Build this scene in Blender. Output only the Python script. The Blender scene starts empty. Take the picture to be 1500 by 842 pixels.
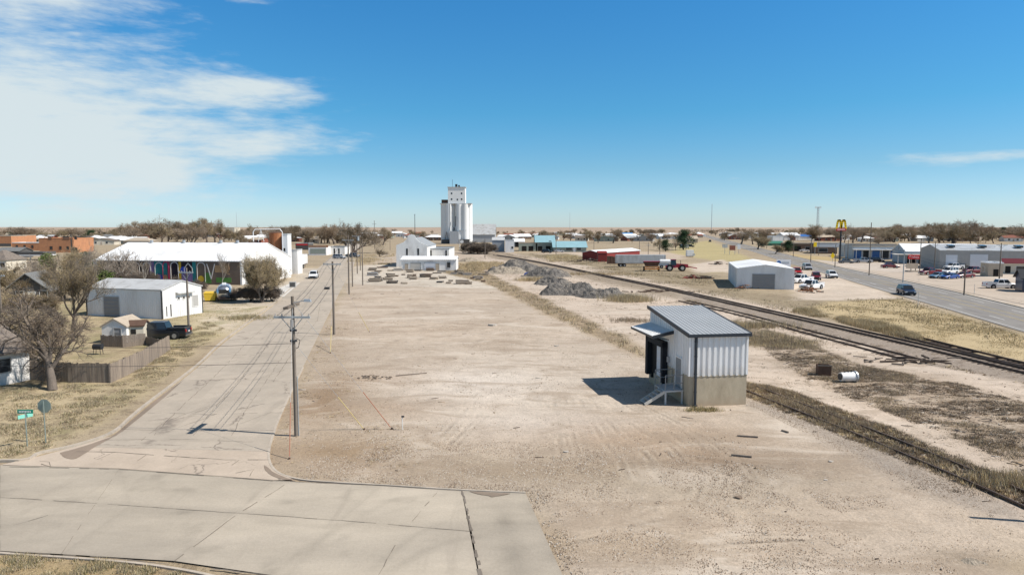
import bpy, math, random
import numpy as np
from mathutils import Vector, Matrix
R = math.radians
C = bpy.context.scene.collection
scene = bpy.context.scene

# ------------------------------------------------------------------ camera, sky, sun, exposure
CAMH = 12.0
PITCH = math.atan((421 - 333) / 1000)
cam = bpy.data.objects.new('camera', bpy.data.cameras.new('camera'))
C.objects.link(cam)
cam.location = (0, 0, CAMH)
cam.rotation_euler = (math.pi / 2 - PITCH, 0, 0)
cam.data.sensor_width = 36.0
cam.data.lens = 24.0
cam.data.clip_start = 0.5
cam.data.clip_end = 40000
scene.camera = cam
scene.view_settings.view_transform = 'Standard'
scene.view_settings.look = 'None'
scene.view_settings.gamma = 1.0
scene.view_settings.exposure = 0.45

SUN_EL = R(49.5)
SUN_DIR = Vector((6.5, -1.35, 0)).normalized()          # horizontal direction towards the sun
SUN_AZ = math.atan2(SUN_DIR.x, SUN_DIR.y)               # clockwise from +Y

world = bpy.data.worlds.new('World')
scene.world = world
world.use_nodes = True
nt = world.node_tree
nt.nodes.clear()
def wn(t, **k):
    n = nt.nodes.new(t)
    for a, b in k.items():
        setattr(n, a, b)
    return n
def wm(op, a, b=None, c=None):
    n = wn('ShaderNodeMath', operation=op)
    for i, v in enumerate((a, b, c)):
        if v is None: continue
        if isinstance(v, (int, float)): n.inputs[i].default_value = v
        else: nt.links.new(v, n.inputs[i])
    return n.outputs[0]
w_out = wn('ShaderNodeOutputWorld')
w_bg = wn('ShaderNodeBackground')
w_bg.inputs['Strength'].default_value = 0.114
w_sky = wn('ShaderNodeTexSky', sky_type='NISHITA', sun_disc=False)
w_sky.sun_elevation = SUN_EL
w_sky.sun_rotation = SUN_AZ
w_sky.altitude = 900
w_sky.air_density = 1.0
w_sky.dust_density = 0.6
w_sky.ozone_density = 2.5
w_tc = wn('ShaderNodeTexCoord')
w_sep = wn('ShaderNodeSeparateXYZ')
nt.links.new(w_tc.outputs['Generated'], w_sep.inputs[0])
X, Y, Z = w_sep.outputs
# tint: pale horizon to deep blue, greyed above the view for neutral ambient light
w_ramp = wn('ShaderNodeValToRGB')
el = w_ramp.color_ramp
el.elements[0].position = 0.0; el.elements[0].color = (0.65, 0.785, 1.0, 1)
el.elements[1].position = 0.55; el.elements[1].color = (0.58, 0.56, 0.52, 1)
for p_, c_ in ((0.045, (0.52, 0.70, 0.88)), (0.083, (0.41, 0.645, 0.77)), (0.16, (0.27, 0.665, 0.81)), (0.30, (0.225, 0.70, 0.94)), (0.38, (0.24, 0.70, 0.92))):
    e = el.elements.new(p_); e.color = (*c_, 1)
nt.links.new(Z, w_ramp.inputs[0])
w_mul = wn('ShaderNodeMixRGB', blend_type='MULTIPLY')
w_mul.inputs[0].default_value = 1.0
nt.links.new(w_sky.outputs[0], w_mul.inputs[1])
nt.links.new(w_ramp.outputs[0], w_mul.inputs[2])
# clouds: wispy deck low in the west, by direction of view (azimuth / elevation)
az = wm('ARCTAN2', X, Y)
elv = wm('ARCSINE', Z)
w_cmb = wn('ShaderNodeCombineXYZ')
nt.links.new(wm('MULTIPLY', az, 2.6), w_cmb.inputs[0])
nt.links.new(wm('MULTIPLY', elv, 11.0), w_cmb.inputs[1])
w_n1 = wn('ShaderNodeTexNoise')
w_n1.inputs['Scale'].default_value = 1.7
w_n1.inputs['Detail'].default_value = 9
w_n1.inputs['Roughness'].default_value = 0.62
w_n1.inputs['Distortion'].default_value = 0.35
nt.links.new(w_cmb.outputs[0], w_n1.inputs['Vector'])
w_n2 = wn('ShaderNodeTexNoise')
w_n2.inputs['Scale'].default_value = 7.0
w_n2.inputs['Detail'].default_value = 8
w_n2.inputs['Roughness'].default_value = 0.6
nt.links.new(w_cmb.outputs[0], w_n2.inputs['Vector'])
def blob(a0, e0, ra, re, amp):
    u = wm('DIVIDE', wm('SUBTRACT', az, a0), ra)
    v = wm('DIVIDE', wm('SUBTRACT', elv, e0), re)
    d = wm('ADD', wm('MULTIPLY', u, u), wm('MULTIPLY', v, v))
    return wm('MULTIPLY', wm('EXPONENT', wm('MULTIPLY', d, -1.0)), amp)
bl = blob(-0.60, 0.135, 0.24, 0.085, 1.2)
for b in ((-0.60, 0.055, 0.20, 0.035, 0.85), (-0.34, 0.180, 0.09, 0.020, 0.70), (-0.33, 0.112, 0.13, 0.022, 0.68), (-0.66, 0.285, 0.22, 0.034, 0.95), (-0.70, 0.34, 0.2, 0.05, 0.8), (-0.66, 0.235, 0.14, 0.03, 0.3),
          (-0.46, 0.305, 0.09, 0.012, 0.62), (-0.36, 0.29, 0.03, 0.005, 0.55), (0.62, 0.085, 0.12, 0.010, 0.85), (0.62, 0.03, 0.10, 0.02, 0.30), (0.30, 0.067, 0.03, 0.006, 0.45), (-1.2, 0.35, 0.5, 0.3, 0.9)):
    bl = wm('ADD', bl, blob(*b))
dens = wm('ADD', wm('ADD', bl, wm('MULTIPLY', wm('SUBTRACT', w_n1.outputs[0], 0.5), 1.9)), wm('MULTIPLY', wm('SUBTRACT', w_n2.outputs[0], 0.5), 1.0))
w_mr = wn('ShaderNodeMapRange', interpolation_type='SMOOTHSTEP')
w_mr.inputs['From Min'].default_value = 0.30
w_mr.inputs['From Max'].default_value = 1.25
w_mr.inputs['To Max'].default_value = 0.95
nt.links.new(dens, w_mr.inputs['Value'])
w_gate = wm('MULTIPLY', w_mr.outputs[0], wm('MINIMUM', wm('MULTIPLY', wm('MAXIMUM', wm('SUBTRACT', bl, 0.04), 0.0), 6.0), 1.0))
w_mix = wn('ShaderNodeMixRGB')
w_mix.inputs[2].default_value = (4.5, 5.05, 5.2, 1)
nt.links.new(w_gate, w_mix.inputs[0])
nt.links.new(w_mul.outputs[0], w_mix.inputs[1])
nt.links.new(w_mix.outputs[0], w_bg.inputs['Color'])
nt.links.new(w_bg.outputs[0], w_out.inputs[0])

sd = bpy.data.lights.new('sun', 'SUN')
sd.energy = 4.2
sd.angle = R(0.5)
sd.color = (1.0, 0.95, 0.88)
sun = bpy.data.objects.new('sun', sd)
C.objects.link(sun)
sv = Vector((SUN_DIR.x * math.cos(SUN_EL), SUN_DIR.y * math.cos(SUN_EL), math.sin(SUN_EL)))
sun.rotation_euler = sv.to_track_quat('Z', 'Y').to_euler()
sun.location = (60, -20, 80)

# ------------------------------------------------------------------ helpers
cp, sp = math.cos(PITCH), math.sin(PITCH)
def ray(px, py):
    u, v = (px - 750) / 1000.0, -(py - 421) / 1000.0
    return Vector((u, cp + v * sp, -sp + v * cp))
def G(px, py, z=0.0):
    """photo pixel -> point on the ground"""
    d = ray(px, py)
    t = (z - CAMH) / d.z
    return Vector((d.x * t, d.y * t, z))
def HT(px, pyb, pyt):
    """height of something standing at (px, pyb) whose top shows at row pyt"""
    g = G(px, pyb); d = ray(px, pyt)
    return CAMH + d.z * g.y / d.y
def poly(pts): return [G(x, y).to_2d() for x, y in pts]

def tag(o, label=None, cat=None, group=None, kind=None):
    if label: o['label'] = label
    if cat: o['category'] = cat
    if group: o['group'] = group
    if kind: o['kind'] = kind
    return o
def empty(name, loc=(0, 0, 0), rz=0.0):
    o = bpy.data.objects.new(name, None)
    C.objects.link(o)
    o.location = loc; o.rotation_euler = (0, 0, rz)
    o.empty_display_size = 0.3
    return o
def copy_tree(o, parent=None):
    c = o.copy(); C.objects.link(c)
    if parent: c.parent = parent
    for ch in list(o.children): copy_tree(ch, c)
    return c

class MB:
    def __init__(s): s.v = []; s.f = []; s.m = []
    def face(s, pts, m=0):
        n = len(s.v); s.v += [tuple(p) for p in pts]; s.f.append(tuple(range(n, n + len(pts)))); s.m.append(m); return s
    def raw(s, vs, fs, m=0):
        n = len(s.v); s.v += [tuple(p) for p in vs]; s.f += [tuple(i + n for i in f) for f in fs]; s.m += [m] * len(fs); return s
    def box(s, x0, y0, z0, x1, y1, z1, m=0):
        vs = [(x0,y0,z0),(x1,y0,z0),(x1,y1,z0),(x0,y1,z0),(x0,y0,z1),(x1,y0,z1),(x1,y1,z1),(x0,y1,z1)]
        return s.raw(vs, [(0,3,2,1),(4,5,6,7),(0,1,5,4),(1,2,6,5),(2,3,7,6),(3,0,4,7)], m)
    def hexa(s, b, t, m=0):
        """b, t: four bottom and four top corners, counter-clockwise seen from above"""
        return s.raw(list(b) + list(t), [(0,3,2,1),(4,5,6,7),(0,1,5,4),(1,2,6,5),(2,3,7,6),(3,0,4,7)], m)
    def bar(s, a, b, w, h=None, m=0):
        """square bar from a to b"""
        a, b = Vector(a), Vector(b); d = (b - a).normalized(); h = h or w
        sd_ = d.cross(Vector((0, 0, 1)))
        if sd_.length < 1e-4: sd_ = Vector((1, 0, 0))
        sd_.normalize(); up = sd_.cross(d)
        o = [sd_ * w / 2 * i + up * h / 2 * j for i, j in ((-1,-1),(1,-1),(1,1),(-1,1))]
        return s.raw([a + q for q in o] + [b + q for q in o], [(0,3,2,1),(4,5,6,7),(0,1,5,4),(1,2,6,5),(2,3,7,6),(3,0,4,7)], m)
    def tube(s, a, b, r0, r1=None, n=8, m=0, caps=True):
        a, b = Vector(a), Vector(b); r1 = r0 if r1 is None else r1
        d = (b - a).normalized(); p = d.orthogonal().normalized(); q = d.cross(p)
        vs = [a + (p * math.cos(t) + q * math.sin(t)) * r0 for t in [2*math.pi*i/n for i in range(n)]]
        vs += [b + (p * math.cos(t) + q * math.sin(t)) * r1 for t in [2*math.pi*i/n for i in range(n)]]
        fs = [(i, (i+1) % n, n + (i+1) % n, n + i) for i in range(n)]
        if caps: fs += [tuple(range(n-1, -1, -1)), tuple(range(n, 2*n))]
        return s.raw(vs, fs, m)
    def path(s, pts, r, n=6, m=0):
        for a, b in zip(pts[:-1], pts[1:]): s.tube(a, b, r, r, n, m)
        return s
    def prism(s, pts, h0, h1, m=0):
        """2-D outline (x, y) extruded from z=h0 to h1"""
        n = len(pts)
        vs = [(x, y, h0) for x, y in pts] + [(x, y, h1) for x, y in pts]
        fs = [(i, (i+1) % n, n + (i+1) % n, n + i) for i in range(n)] + [tuple(range(n-1,-1,-1)), tuple(range(n, 2*n))]
        return s.raw(vs, fs, m)
    def extr(s, pts, off, m=0):
        """3-D outline extruded by vector off"""
        n = len(pts); off = Vector(off)
        vs = [Vector(p) for p in pts]; vs += [p + off for p in vs[:n]]
        fs = [(i, (i+1) % n, n + (i+1) % n, n + i) for i in range(n)] + [tuple(range(n-1,-1,-1)), tuple(range(n, 2*n))]
        return s.raw(vs, fs, m)
    def build(s, name, mats, parent=None, smooth=False, fix=True):
        me = bpy.data.meshes.new(name)
        me.from_pydata(s.v, [], s.f)
        if not isinstance(mats, (list, tuple)): mats = [mats]
        for mm in mats: me.materials.append(mm)
        if any(s.m): me.polygons.foreach_set('material_index', s.m)
        if smooth: me.polygons.foreach_set('use_smooth', [True] * len(s.f))
        me.update()
        o = bpy.data.objects.new(name, me)
        C.objects.link(o)
        if parent: o.parent = parent
        return o
def fast_mesh(name, v, f, mats, mi=None, parent=None):
    """v (n,3), f (k,3 or 4) numpy arrays"""
    me = bpy.data.meshes.new(name)
    k, w = f.shape
    me.vertices.add(len(v)); me.vertices.foreach_set('co', np.ascontiguousarray(v, dtype=np.float32).ravel())
    me.loops.add(k * w); me.loops.foreach_set('vertex_index', np.ascontiguousarray(f, dtype=np.int32).ravel())
    me.polygons.add(k); me.polygons.foreach_set('loop_start', np.arange(0, k * w, w, dtype=np.int32))
    try: me.polygons.foreach_set('loop_total', np.full(k, w, dtype=np.int32))
    except Exception: pass
    for mm in (mats if isinstance(mats, (list, tuple)) else [mats]): me.materials.append(mm)
    if mi is not None: me.polygons.foreach_set('material_index', np.ascontiguousarray(mi, dtype=np.int32))
    me.update(calc_edges=True); me.validate()
    o = bpy.data.objects.new(name, me); C.objects.link(o)
    if parent: o.parent = parent
    return o

# ------------------------------------------------------------------ materials
MATS = {}
def mat(name, col, rough=0.8, var=0.12, scale=3.0, fine=25.0, fvar=0.08, bump=0.0, metal=0.0, col2=None, streak=None, wave=None, spec=0.3):
    """procedural material: two noises vary the colour, optional second colour in patches, optional ribs (wave=(axis, pitch, depth))"""
    if name in MATS: return MATS[name]
    m = bpy.data.materials.new(name); m.use_nodes = True
    t = m.node_tree; N = t.nodes; L = t.links
    b = N['Principled BSDF']
    b.inputs['Roughness'].default_value = rough
    b.inputs['Metallic'].default_value = metal
    b.inputs['Specular IOR Level'].default_value = spec
    tc = N.new('ShaderNodeTexCoord')
    mp = N.new('ShaderNodeMapping'); L.new(tc.outputs['Object'], mp.inputs[0])
    if streak: mp.inputs['Scale'].default_value = streak
    n1 = N.new('ShaderNodeTexNoise'); n1.inputs['Scale'].default_value = scale; n1.inputs['Detail'].default_value = 5; n1.inputs['Roughness'].default_value = 0.6
    L.new(mp.outputs[0], n1.inputs['Vector'])
    n2 = N.new('ShaderNodeTexNoise'); n2.inputs['Scale'].default_value = fine; n2.inputs['Detail'].default_value = 3
    L.new(mp.outputs[0], n2.inputs['Vector'])
    mr1 = N.new('ShaderNodeMapRange'); mr1.inputs[1].default_value = 0.3; mr1.inputs[2].default_value = 0.7; mr1.inputs[3].default_value = 1 - var; mr1.inputs[4].default_value = 1 + var
    L.new(n1.outputs[0], mr1.inputs[0])
    mr2 = N.new('ShaderNodeMapRange'); mr2.inputs[1].default_value = 0.3; mr2.inputs[2].default_value = 0.7; mr2.inputs[3].default_value = 1 - fvar; mr2.inputs[4].default_value = 1 + fvar
    L.new(n2.outputs[0], mr2.inputs[0])
    mu = N.new('ShaderNodeMath'); mu.operation = 'MULTIPLY'; L.new(mr1.outputs[0], mu.inputs[0]); L.new(mr2.outputs[0], mu.inputs[1])
    mx = N.new('ShaderNodeMixRGB'); mx.inputs[1].default_value = (*col, 1); mx.inputs[2].default_value = (*(col2 or col), 1)
    if col2:
        mr3 = N.new('ShaderNodeMapRange'); mr3.inputs[1].default_value = 0.48; mr3.inputs[2].default_value = 0.66
        n3 = N.new('ShaderNodeTexNoise'); n3.inputs['Scale'].default_value = scale * 0.7; n3.inputs['Detail'].default_value = 7; n3.inputs['Roughness'].default_value = 0.65
        off = N.new('ShaderNodeVectorMath'); off.inputs[1].default_value = (13.1, 7.7, 3.3); L.new(mp.outputs[0], off.inputs[0]); L.new(off.outputs[0], n3.inputs['Vector'])
        L.new(n3.outputs[0], mr3.inputs[0]); L.new(mr3.outputs[0], mx.inputs[0])
    else: mx.inputs[0].default_value = 0
    sc = N.new('ShaderNodeVectorMath'); sc.operation = 'SCALE'
    L.new(mx.outputs[0], sc.inputs[0]); L.new(mu.outputs[0], sc.inputs['Scale'])
    L.new(sc.outputs[0], b.inputs['Base Color'])
    if bump or wave:
        bp = N.new('ShaderNodeBump'); bp.inputs['Strength'].default_value = 1.0
        if wave:
            axis, pitch, depth = wave
            sx = N.new('ShaderNodeSeparateXYZ'); L.new(tc.outputs['Object'], sx.inputs[0])
            if axis == 'XY':
                a = N.new('ShaderNodeMath'); a.operation = 'ADD'; L.new(sx.outputs[0], a.inputs[0]); L.new(sx.outputs[1], a.inputs[1]); src = a.outputs[0]
            else: src = sx.outputs['XYZ'.index(axis)]
            ml = N.new('ShaderNodeMath'); ml.operation = 'MULTIPLY'; ml.inputs[1].default_value = 2 * math.pi / pitch; L.new(src, ml.inputs[0])
            sn = N.new('ShaderNodeMath'); sn.operation = 'SINE'; L.new(ml.outputs[0], sn.inputs[0])
            bp.inputs['Distance'].default_value = depth; L.new(sn.outputs[0], bp.inputs['Height'])
        else:
            bp.inputs['Distance'].default_value = bump; L.new(n2.outputs[0], bp.inputs['Height'])
        L.new(bp.outputs[0], b.inputs['Normal'])
    MATS[name] = m
    return m
def M(n): return MATS[n]
mat('white_metal', (0.80, 0.79, 0.77), 0.45, 0.05, 0.8, 20, 0.04, col2=(0.70, 0.68, 0.65), streak=(1, 1, 0.25))
mat('white_wall', (0.80, 0.78, 0.74), 0.7, 0.06, 0.8, 12, 0.05, col2=(0.62, 0.59, 0.55), streak=(1, 1, 0.3))
mat('bright_roof', (0.86, 0.855, 0.84), 0.5, 0.04, 0.3, 6, 0.03, col2=(0.68, 0.67, 0.64), wave=('X', 0.6, 0.03))
mat('grey_metal_wall', (0.42, 0.43, 0.44), 0.5, 0.06, 0.9, 14, 0.05, streak=(1, 1, 0.3), wave=('XY', 0.35, 0.02))
mat('dull_metal', (0.50, 0.50, 0.49), 0.5, 0.08, 0.9, 14, 0.05, col2=(0.38, 0.37, 0.35), streak=(1, 1, 0.3))
mat('galv_roof', (0.56, 0.56, 0.54), 0.42, 0.06, 0.5, 10, 0.05, metal=0.3, col2=(0.38, 0.36, 0.33), wave=('X', 0.5, 0.02))
mat('grey_roof', (0.30, 0.31, 0.31), 0.6, 0.1, 1.5, 30, 0.12, bump=0.01)
mat('brown_shingle', (0.20, 0.165, 0.135), 0.9, 0.15, 2, 40, 0.25, bump=0.01, col2=(0.13, 0.11, 0.10))
mat('grey_shingle', (0.17, 0.17, 0.165), 0.9, 0.12, 2, 40, 0.2, bump=0.01)
mat('red_shingle', (0.23, 0.09, 0.06), 0.9, 0.12, 2, 40, 0.2)
mat('tan_roof', (0.42, 0.35, 0.27), 0.9, 0.12, 2, 40, 0.2)
mat('teal_roof', (0.27, 0.44, 0.48), 0.5, 0.06, 0.5, 10, 0.05, wave=('X', 0.5, 0.03))
mat('blue_roof', (0.06, 0.22, 0.48), 0.5, 0.06, 0.5, 10, 0.05)
mat('green_roof', (0.05, 0.18, 0.12), 0.5, 0.06, 0.5, 10, 0.05)
mat('concrete', (0.45, 0.38, 0.275), 0.9, 0.12, 1.2, 25, 0.08, bump=0.004, col2=(0.35, 0.29, 0.205), streak=(1, 1, 0.4))
mat('pale_concrete', (0.52, 0.49, 0.44), 0.9, 0.08, 1.0, 20, 0.06)
mat('kerb_concrete', (0.45, 0.385, 0.31), 0.9, 0.12, 1.5, 20, 0.1, col2=(0.36, 0.31, 0.25))
mat('brick_red', (0.26, 0.10, 0.07), 0.9, 0.12, 1.5, 14, 0.15)
mat('orange_brick', (0.50, 0.235, 0.12), 0.9, 0.1, 0.8, 10, 0.12, col2=(0.42, 0.20, 0.11))
mat('brown_wall', (0.20, 0.13, 0.09), 0.9, 0.1, 1, 12, 0.1)
mat('tan_wall', (0.46, 0.38, 0.29), 0.85, 0.08, 1, 12, 0.06)
mat('cream_wall', (0.62, 0.56, 0.45), 0.85, 0.08, 1, 12, 0.06)
mat('grey_wall', (0.40, 0.385, 0.36), 0.85, 0.08, 1, 12, 0.06)
mat('dark_wall', (0.10, 0.095, 0.09), 0.9, 0.15, 1, 12, 0.1)
mat('blue_wall', (0.42, 0.46, 0.49), 0.8, 0.08, 1, 12, 0.06)
mat('red_wall', (0.22, 0.035, 0.03), 0.6, 0.1, 1, 12, 0.06)
mat('sage_wall', (0.30, 0.33, 0.28), 0.85, 0.08, 1, 12, 0.06)
mat('glass_dark', (0.025, 0.03, 0.035), 0.12, 0.05, 2, 10, 0.02, spec=0.6)
mat('dark_opening', (0.02, 0.018, 0.016), 0.8, 0.1)
mat('black_trim', (0.03, 0.032, 0.036), 0.5, 0.08)
mat('door_grey', (0.26, 0.26, 0.26), 0.6, 0.04, 1, 10, 0.03, wave=('Z', 0.5, 0.012))
mat('door_white', (0.66, 0.67, 0.69), 0.5, 0.04, 1, 10, 0.03, wave=('Z', 0.5, 0.012))
mat('rust', (0.32, 0.12, 0.05), 0.85, 0.18, 1.2, 12, 0.12, col2=(0.40, 0.20, 0.10), streak=(1, 1, 0.3))
mat('rust_dark', (0.11, 0.065, 0.045), 0.8, 0.2, 2, 20, 0.15)
mat('rail_steel', (0.12, 0.085, 0.065), 0.5, 0.15, 2, 20, 0.1, metal=0.4)
mat('old_wood', (0.22, 0.18, 0.145), 0.95, 0.18, 2, 30, 0.15, streak=(1, 1, 0.2))
mat('fence_wood', (0.30, 0.24, 0.185), 0.95, 0.22, 1.5, 30, 0.15, streak=(3, 3, 0.2), col2=(0.17, 0.135, 0.11))
mat('sleeper_wood', (0.085, 0.062, 0.048), 0.95, 0.25, 2, 20, 0.2)
mat('pole_wood', (0.15, 0.12, 0.095), 0.95, 0.18, 2, 30, 0.15, streak=(3, 3, 0.15), col2=(0.21, 0.18, 0.15))
mat('arm_grey', (0.34, 0.37, 0.38), 0.7, 0.1)
mat('galv', (0.42, 0.43, 0.44), 0.45, 0.08, metal=0.4)
mat('aluminium', (0.62, 0.63, 0.65), 0.25, 0.05, metal=0.9)
mat('insulator', (0.35, 0.33, 0.31), 0.3, 0.05)
mat('wire', (0.05, 0.05, 0.05), 0.6, 0.05)
mat('yellow', (0.75, 0.50, 0.05), 0.5, 0.06)
mat('yellow_marker', (0.58, 0.46, 0.20), 0.5, 0.05)
mat('orange_marker', (0.42, 0.18, 0.11), 0.5, 0.05)
mat('arch_yellow', (0.90, 0.62, 0.02), 0.4, 0.03)
mat('sign_red', (0.55, 0.03, 0.03), 0.45, 0.05)
mat('sign_green', (0.02, 0.28, 0.18), 0.4, 0.05)
mat('sign_pale_green', (0.24, 0.62, 0.50), 0.4, 0.05)
mat('sign_white', (0.78, 0.78, 0.78), 0.5, 0.03)
mat('sign_blue', (0.05, 0.14, 0.36), 0.5, 0.03)
mat('sign_back', (0.30, 0.36, 0.33), 0.45, 0.08, metal=0.4)
mat('rubber', (0.02, 0.02, 0.02), 0.85, 0.1)
mat('rim', (0.42, 0.42, 0.43), 0.35, 0.05, metal=0.7)
mat('tail_red', (0.35, 0.01, 0.01), 0.3, 0.03)
mat('head_light', (0.75, 0.75, 0.72), 0.15, 0.03)
mat('chrome', (0.5, 0.5, 0.5), 0.2, 0.03, metal=0.9)
mat('bark', (0.16, 0.13, 0.105), 0.95, 0.2, 2, 15, 0.15, streak=(2, 2, 0.3))
mat('bark_dark', (0.13, 0.10, 0.08), 0.95, 0.2, 2, 15, 0.15)
mat('bark_pale', (0.34, 0.31, 0.27), 0.95, 0.15, 2, 15, 0.15)
mat('twig_brown', (0.29, 0.225, 0.165), 0.95, 0.2, 0.5, 6, 0.15)
mat('twig_grey', (0.34, 0.285, 0.23), 0.95, 0.2, 0.5, 6, 0.15)
mat('twig_dark', (0.18, 0.145, 0.115), 0.95, 0.2, 0.5, 6, 0.15)
mat('bud_olive', (0.27, 0.21, 0.115), 0.9, 0.25, 0.6, 6, 0.2)
mat('bud_brown', (0.28, 0.205, 0.135), 0.9, 0.25, 0.6, 6, 0.2)
mat('leaf_evergreen', (0.035, 0.07, 0.03), 0.85, 0.3, 0.6, 6, 0.2)
mat('leaf_green', (0.09, 0.13, 0.03), 0.85, 0.3, 0.6, 6, 0.2)
mat('straw', (0.52, 0.41, 0.23), 0.95, 0.2, 0.3, 5, 0.15)
mat('straw_pale', (0.54, 0.45, 0.29), 0.95, 0.2, 0.3, 5, 0.15)
mat('weed_brown', (0.32, 0.235, 0.15), 0.95, 0.2, 0.3, 5, 0.15)
mat('weed_grey', (0.30, 0.25, 0.19), 0.95, 0.2, 0.3, 5, 0.15)
mat('grass_olive', (0.16, 0.155, 0.065), 0.95, 0.2, 0.3, 5, 0.15)
mat('stone_a', (0.36, 0.30, 0.24), 0.9, 0.15)
mat('stone_b', (0.22, 0.165, 0.12), 0.9, 0.15)
mat('stone_c', (0.46, 0.41, 0.35), 0.9, 0.15)
mat('gravel_grey', (0.14, 0.128, 0.115), 0.95, 0.3, 0.6, 5, 0.45, bump=0.25, col2=(0.24, 0.21, 0.175))
mat('gravel_tan', (0.32, 0.27, 0.21), 0.95, 0.2, 0.8, 9, 0.3, bump=0.10, col2=(0.24, 0.20, 0.15))
for nm, c_ in dict(car_white=(0.78, 0.78, 0.78), car_black=(0.012, 0.014, 0.02), car_navy=(0.012, 0.03, 0.07), car_silver=(0.42, 0.43, 0.45), car_red=(0.42, 0.012, 0.015), car_maroon=(0.16, 0.015, 0.025),
                   car_blue=(0.02, 0.07, 0.28), car_steel=(0.12, 0.22, 0.32), car_grey=(0.14, 0.15, 0.16), tractor_red=(0.36, 0.02, 0.03), machine_orange=(0.62, 0.22, 0.03)).items():
    mat(nm, c_, 0.28, 0.03, 1, 8, 0.02, spec=0.6)
# ------------------------------------------------------------------ ground sheet
def vnoise(x, y, scale, seed, octs=4):
    out = np.zeros_like(x); amp = 1.0; tot = 0
    for o in range(octs):
        rs = np.random.RandomState(seed * 17 + o); g = rs.rand(257, 257)
        fx, fy = x / scale * (2 ** o) + 71.3, y / scale * (2 ** o) + 33.7
        ix, iy = np.floor(fx).astype(int), np.floor(fy).astype(int)
        tx, ty = fx - ix, fy - iy; tx = tx * tx * (3 - 2 * tx); ty = ty * ty * (3 - 2 * ty)
        a, b_, c_, d_ = g[ix % 256, iy % 256], g[(ix + 1) % 256, iy % 256], g[ix % 256, (iy + 1) % 256], g[(ix + 1) % 256, (iy + 1) % 256]
        out += amp * ((a * (1 - tx) + b_ * tx) * (1 - ty) + (c_ * (1 - tx) + d_ * tx) * ty); tot += amp; amp *= 0.55
    return out / tot
def sdist(px, py, pts):
    """signed distance to a polygon, positive inside"""
    n = len(pts); d = np.full(px.shape, 1e18); ins = np.zeros(px.shape, bool)
    for i in range(n):
        ax, ay = pts[i]; bx, by = pts[(i + 1) % n]
        ex, ey = bx - ax, by - ay; wx, wy = px - ax, py - ay
        t = np.clip((wx * ex + wy * ey) / (ex * ex + ey * ey + 1e-12), 0, 1)
        d = np.minimum(d, (wx - ex * t) ** 2 + (wy - ey * t) ** 2)
        cnd = ((ay > py) != (by > py)) & (px < (bx - ax) * (py - ay) / (by - ay + 1e-12) + ax)
        ins ^= cnd
    d = np.sqrt(d); return np.where(ins, d, -d)
def coords(segs):
    out = []
    for a, b, st in segs: out += list(np.arange(a, b, st))
    return out
ys = coords([(-60, 16, 4), (16, 24, 0.35), (24, 48, 0.14), (48, 62, 0.3), (62, 140, 0.9), (140, 320, 3.0)]); y = 320
while y < 22000: ys.append(y); y *= 1.035
xs = coords([(-45, -14, 0.4), (-14, 22, 0.16), (22, 50, 0.4), (50, 130, 1.2), (130, 300, 4)]); x = 300
while x < 22000: xs.append(x); x *= 1.08
xl = []; x = -46
st = 1.2
while x > -22000: xl.append(x); x -= st; st = 1.2 if x > -130 else (4 if x > -300 else abs(x) * 0.08)
xs = np.array(xl[::-1] + xs); ys = np.array(ys)
GX, GY = np.meshgrid(xs, ys); shp = GX.shape
fx, fy = GX.ravel(), GY.ravel()

Z_ = {}
Z_['lot'] = poly([(395,672),(440,560),(480,470),(520,408),(560,395),(690,395),(740,425),(945,520),(1090,585),(1380,722),(1500,800),(1500,842)]) + [Vector((60, 5)), Vector((1, 5))] + poly([(825,842),(770,722),(480,700)])
Z_['yard'] = poly([(510,415),(520,390),(560,386),(680,386),(740,420),(720,424)])
Z_['lawn'] = poly([(-500,700),(0,676),(60,664),(110,640),(205,580),(330,478),(395,448),(330,440),(250,440),(100,440),(-500,440)])
Z_['lawn2'] = poly([(200,520),(330,490),(398,450),(415,440),(330,436),(300,445),(240,470)])
Z_['lowleft'] = poly([(-300,800),(0,804),(150,818),(270,836),(300,842)]) + [Vector((-8,8)), Vector((-60,8))]
Z_['leftpale'] = poly([(290,470),(330,490),(395,452),(370,445),(300,447)])
Z_['wareh'] = poly([(395,448),(430,440),(500,425),(515,395),(440,392),(425,410),(400,420),(300,445)])
Z_['east'] = poly([(740,425),(700,395),(700,372),(735,368),(850,388),(1000,420),(1150,452),(1300,497),(1500,543),(1800,620),(1800,900),(1500,800),(1300,700),(1095,578),(945,510)])
Z_['bermline'] = poly([(640,382),(690,388),(745,415),(800,440),(900,488),(945,508),(945,524),(880,498),(760,440),(720,418),(650,400)])
Z_['bandN'] = poly([(1080,558),(1150,570),(1200,590),(1300,625),(1420,680),(1560,740),(1560,765),(1400,705),(1240,640),(1090,578)])
Z_['balN'] = poly([(1090,578),(1240,640),(1400,705),(1500,748),(1500,772),(1380,730),(1290,690),(1095,592)])
Z_['weedA'] = poly([(1100,490),(1190,505),(1260,535),(1400,560),(1500,590),(1700,650),(1700,740),(1500,690),(1400,640),(1290,600),(1190,560),(1130,520)])
Z_['weedB'] = poly([(1000,472),(1095,478),(1190,498),(1200,512),(1100,508)])
Z_['bal'] = poly([(1000,426),(1100,448),(1300,497),(1500,541),(1700,595),(1700,620),(1500,562),(1340,530),(1290,512),(1100,463),(1000,440)])
Z_['balfar'] = poly([(690,366),(740,370),(800,385),(900,405),(1000,426),(1000,441),(900,418),(800,396),(720,378)])
Z_['verge'] = poly([(740,372),(830,372),(920,385),(1000,395),(1060,405),(1090,425),(1190,440),(1320,436),(1500,492),(1800,590),(1800,600),(1500,538),(1300,493),(1100,446),(1000,424),(900,403)])
Z_['gold'] = poly([(1180,450),(1220,442),(1320,438),(1500,492),(1800,590),(1700,588),(1500,532),(1380,505),(1250,475)])
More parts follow.
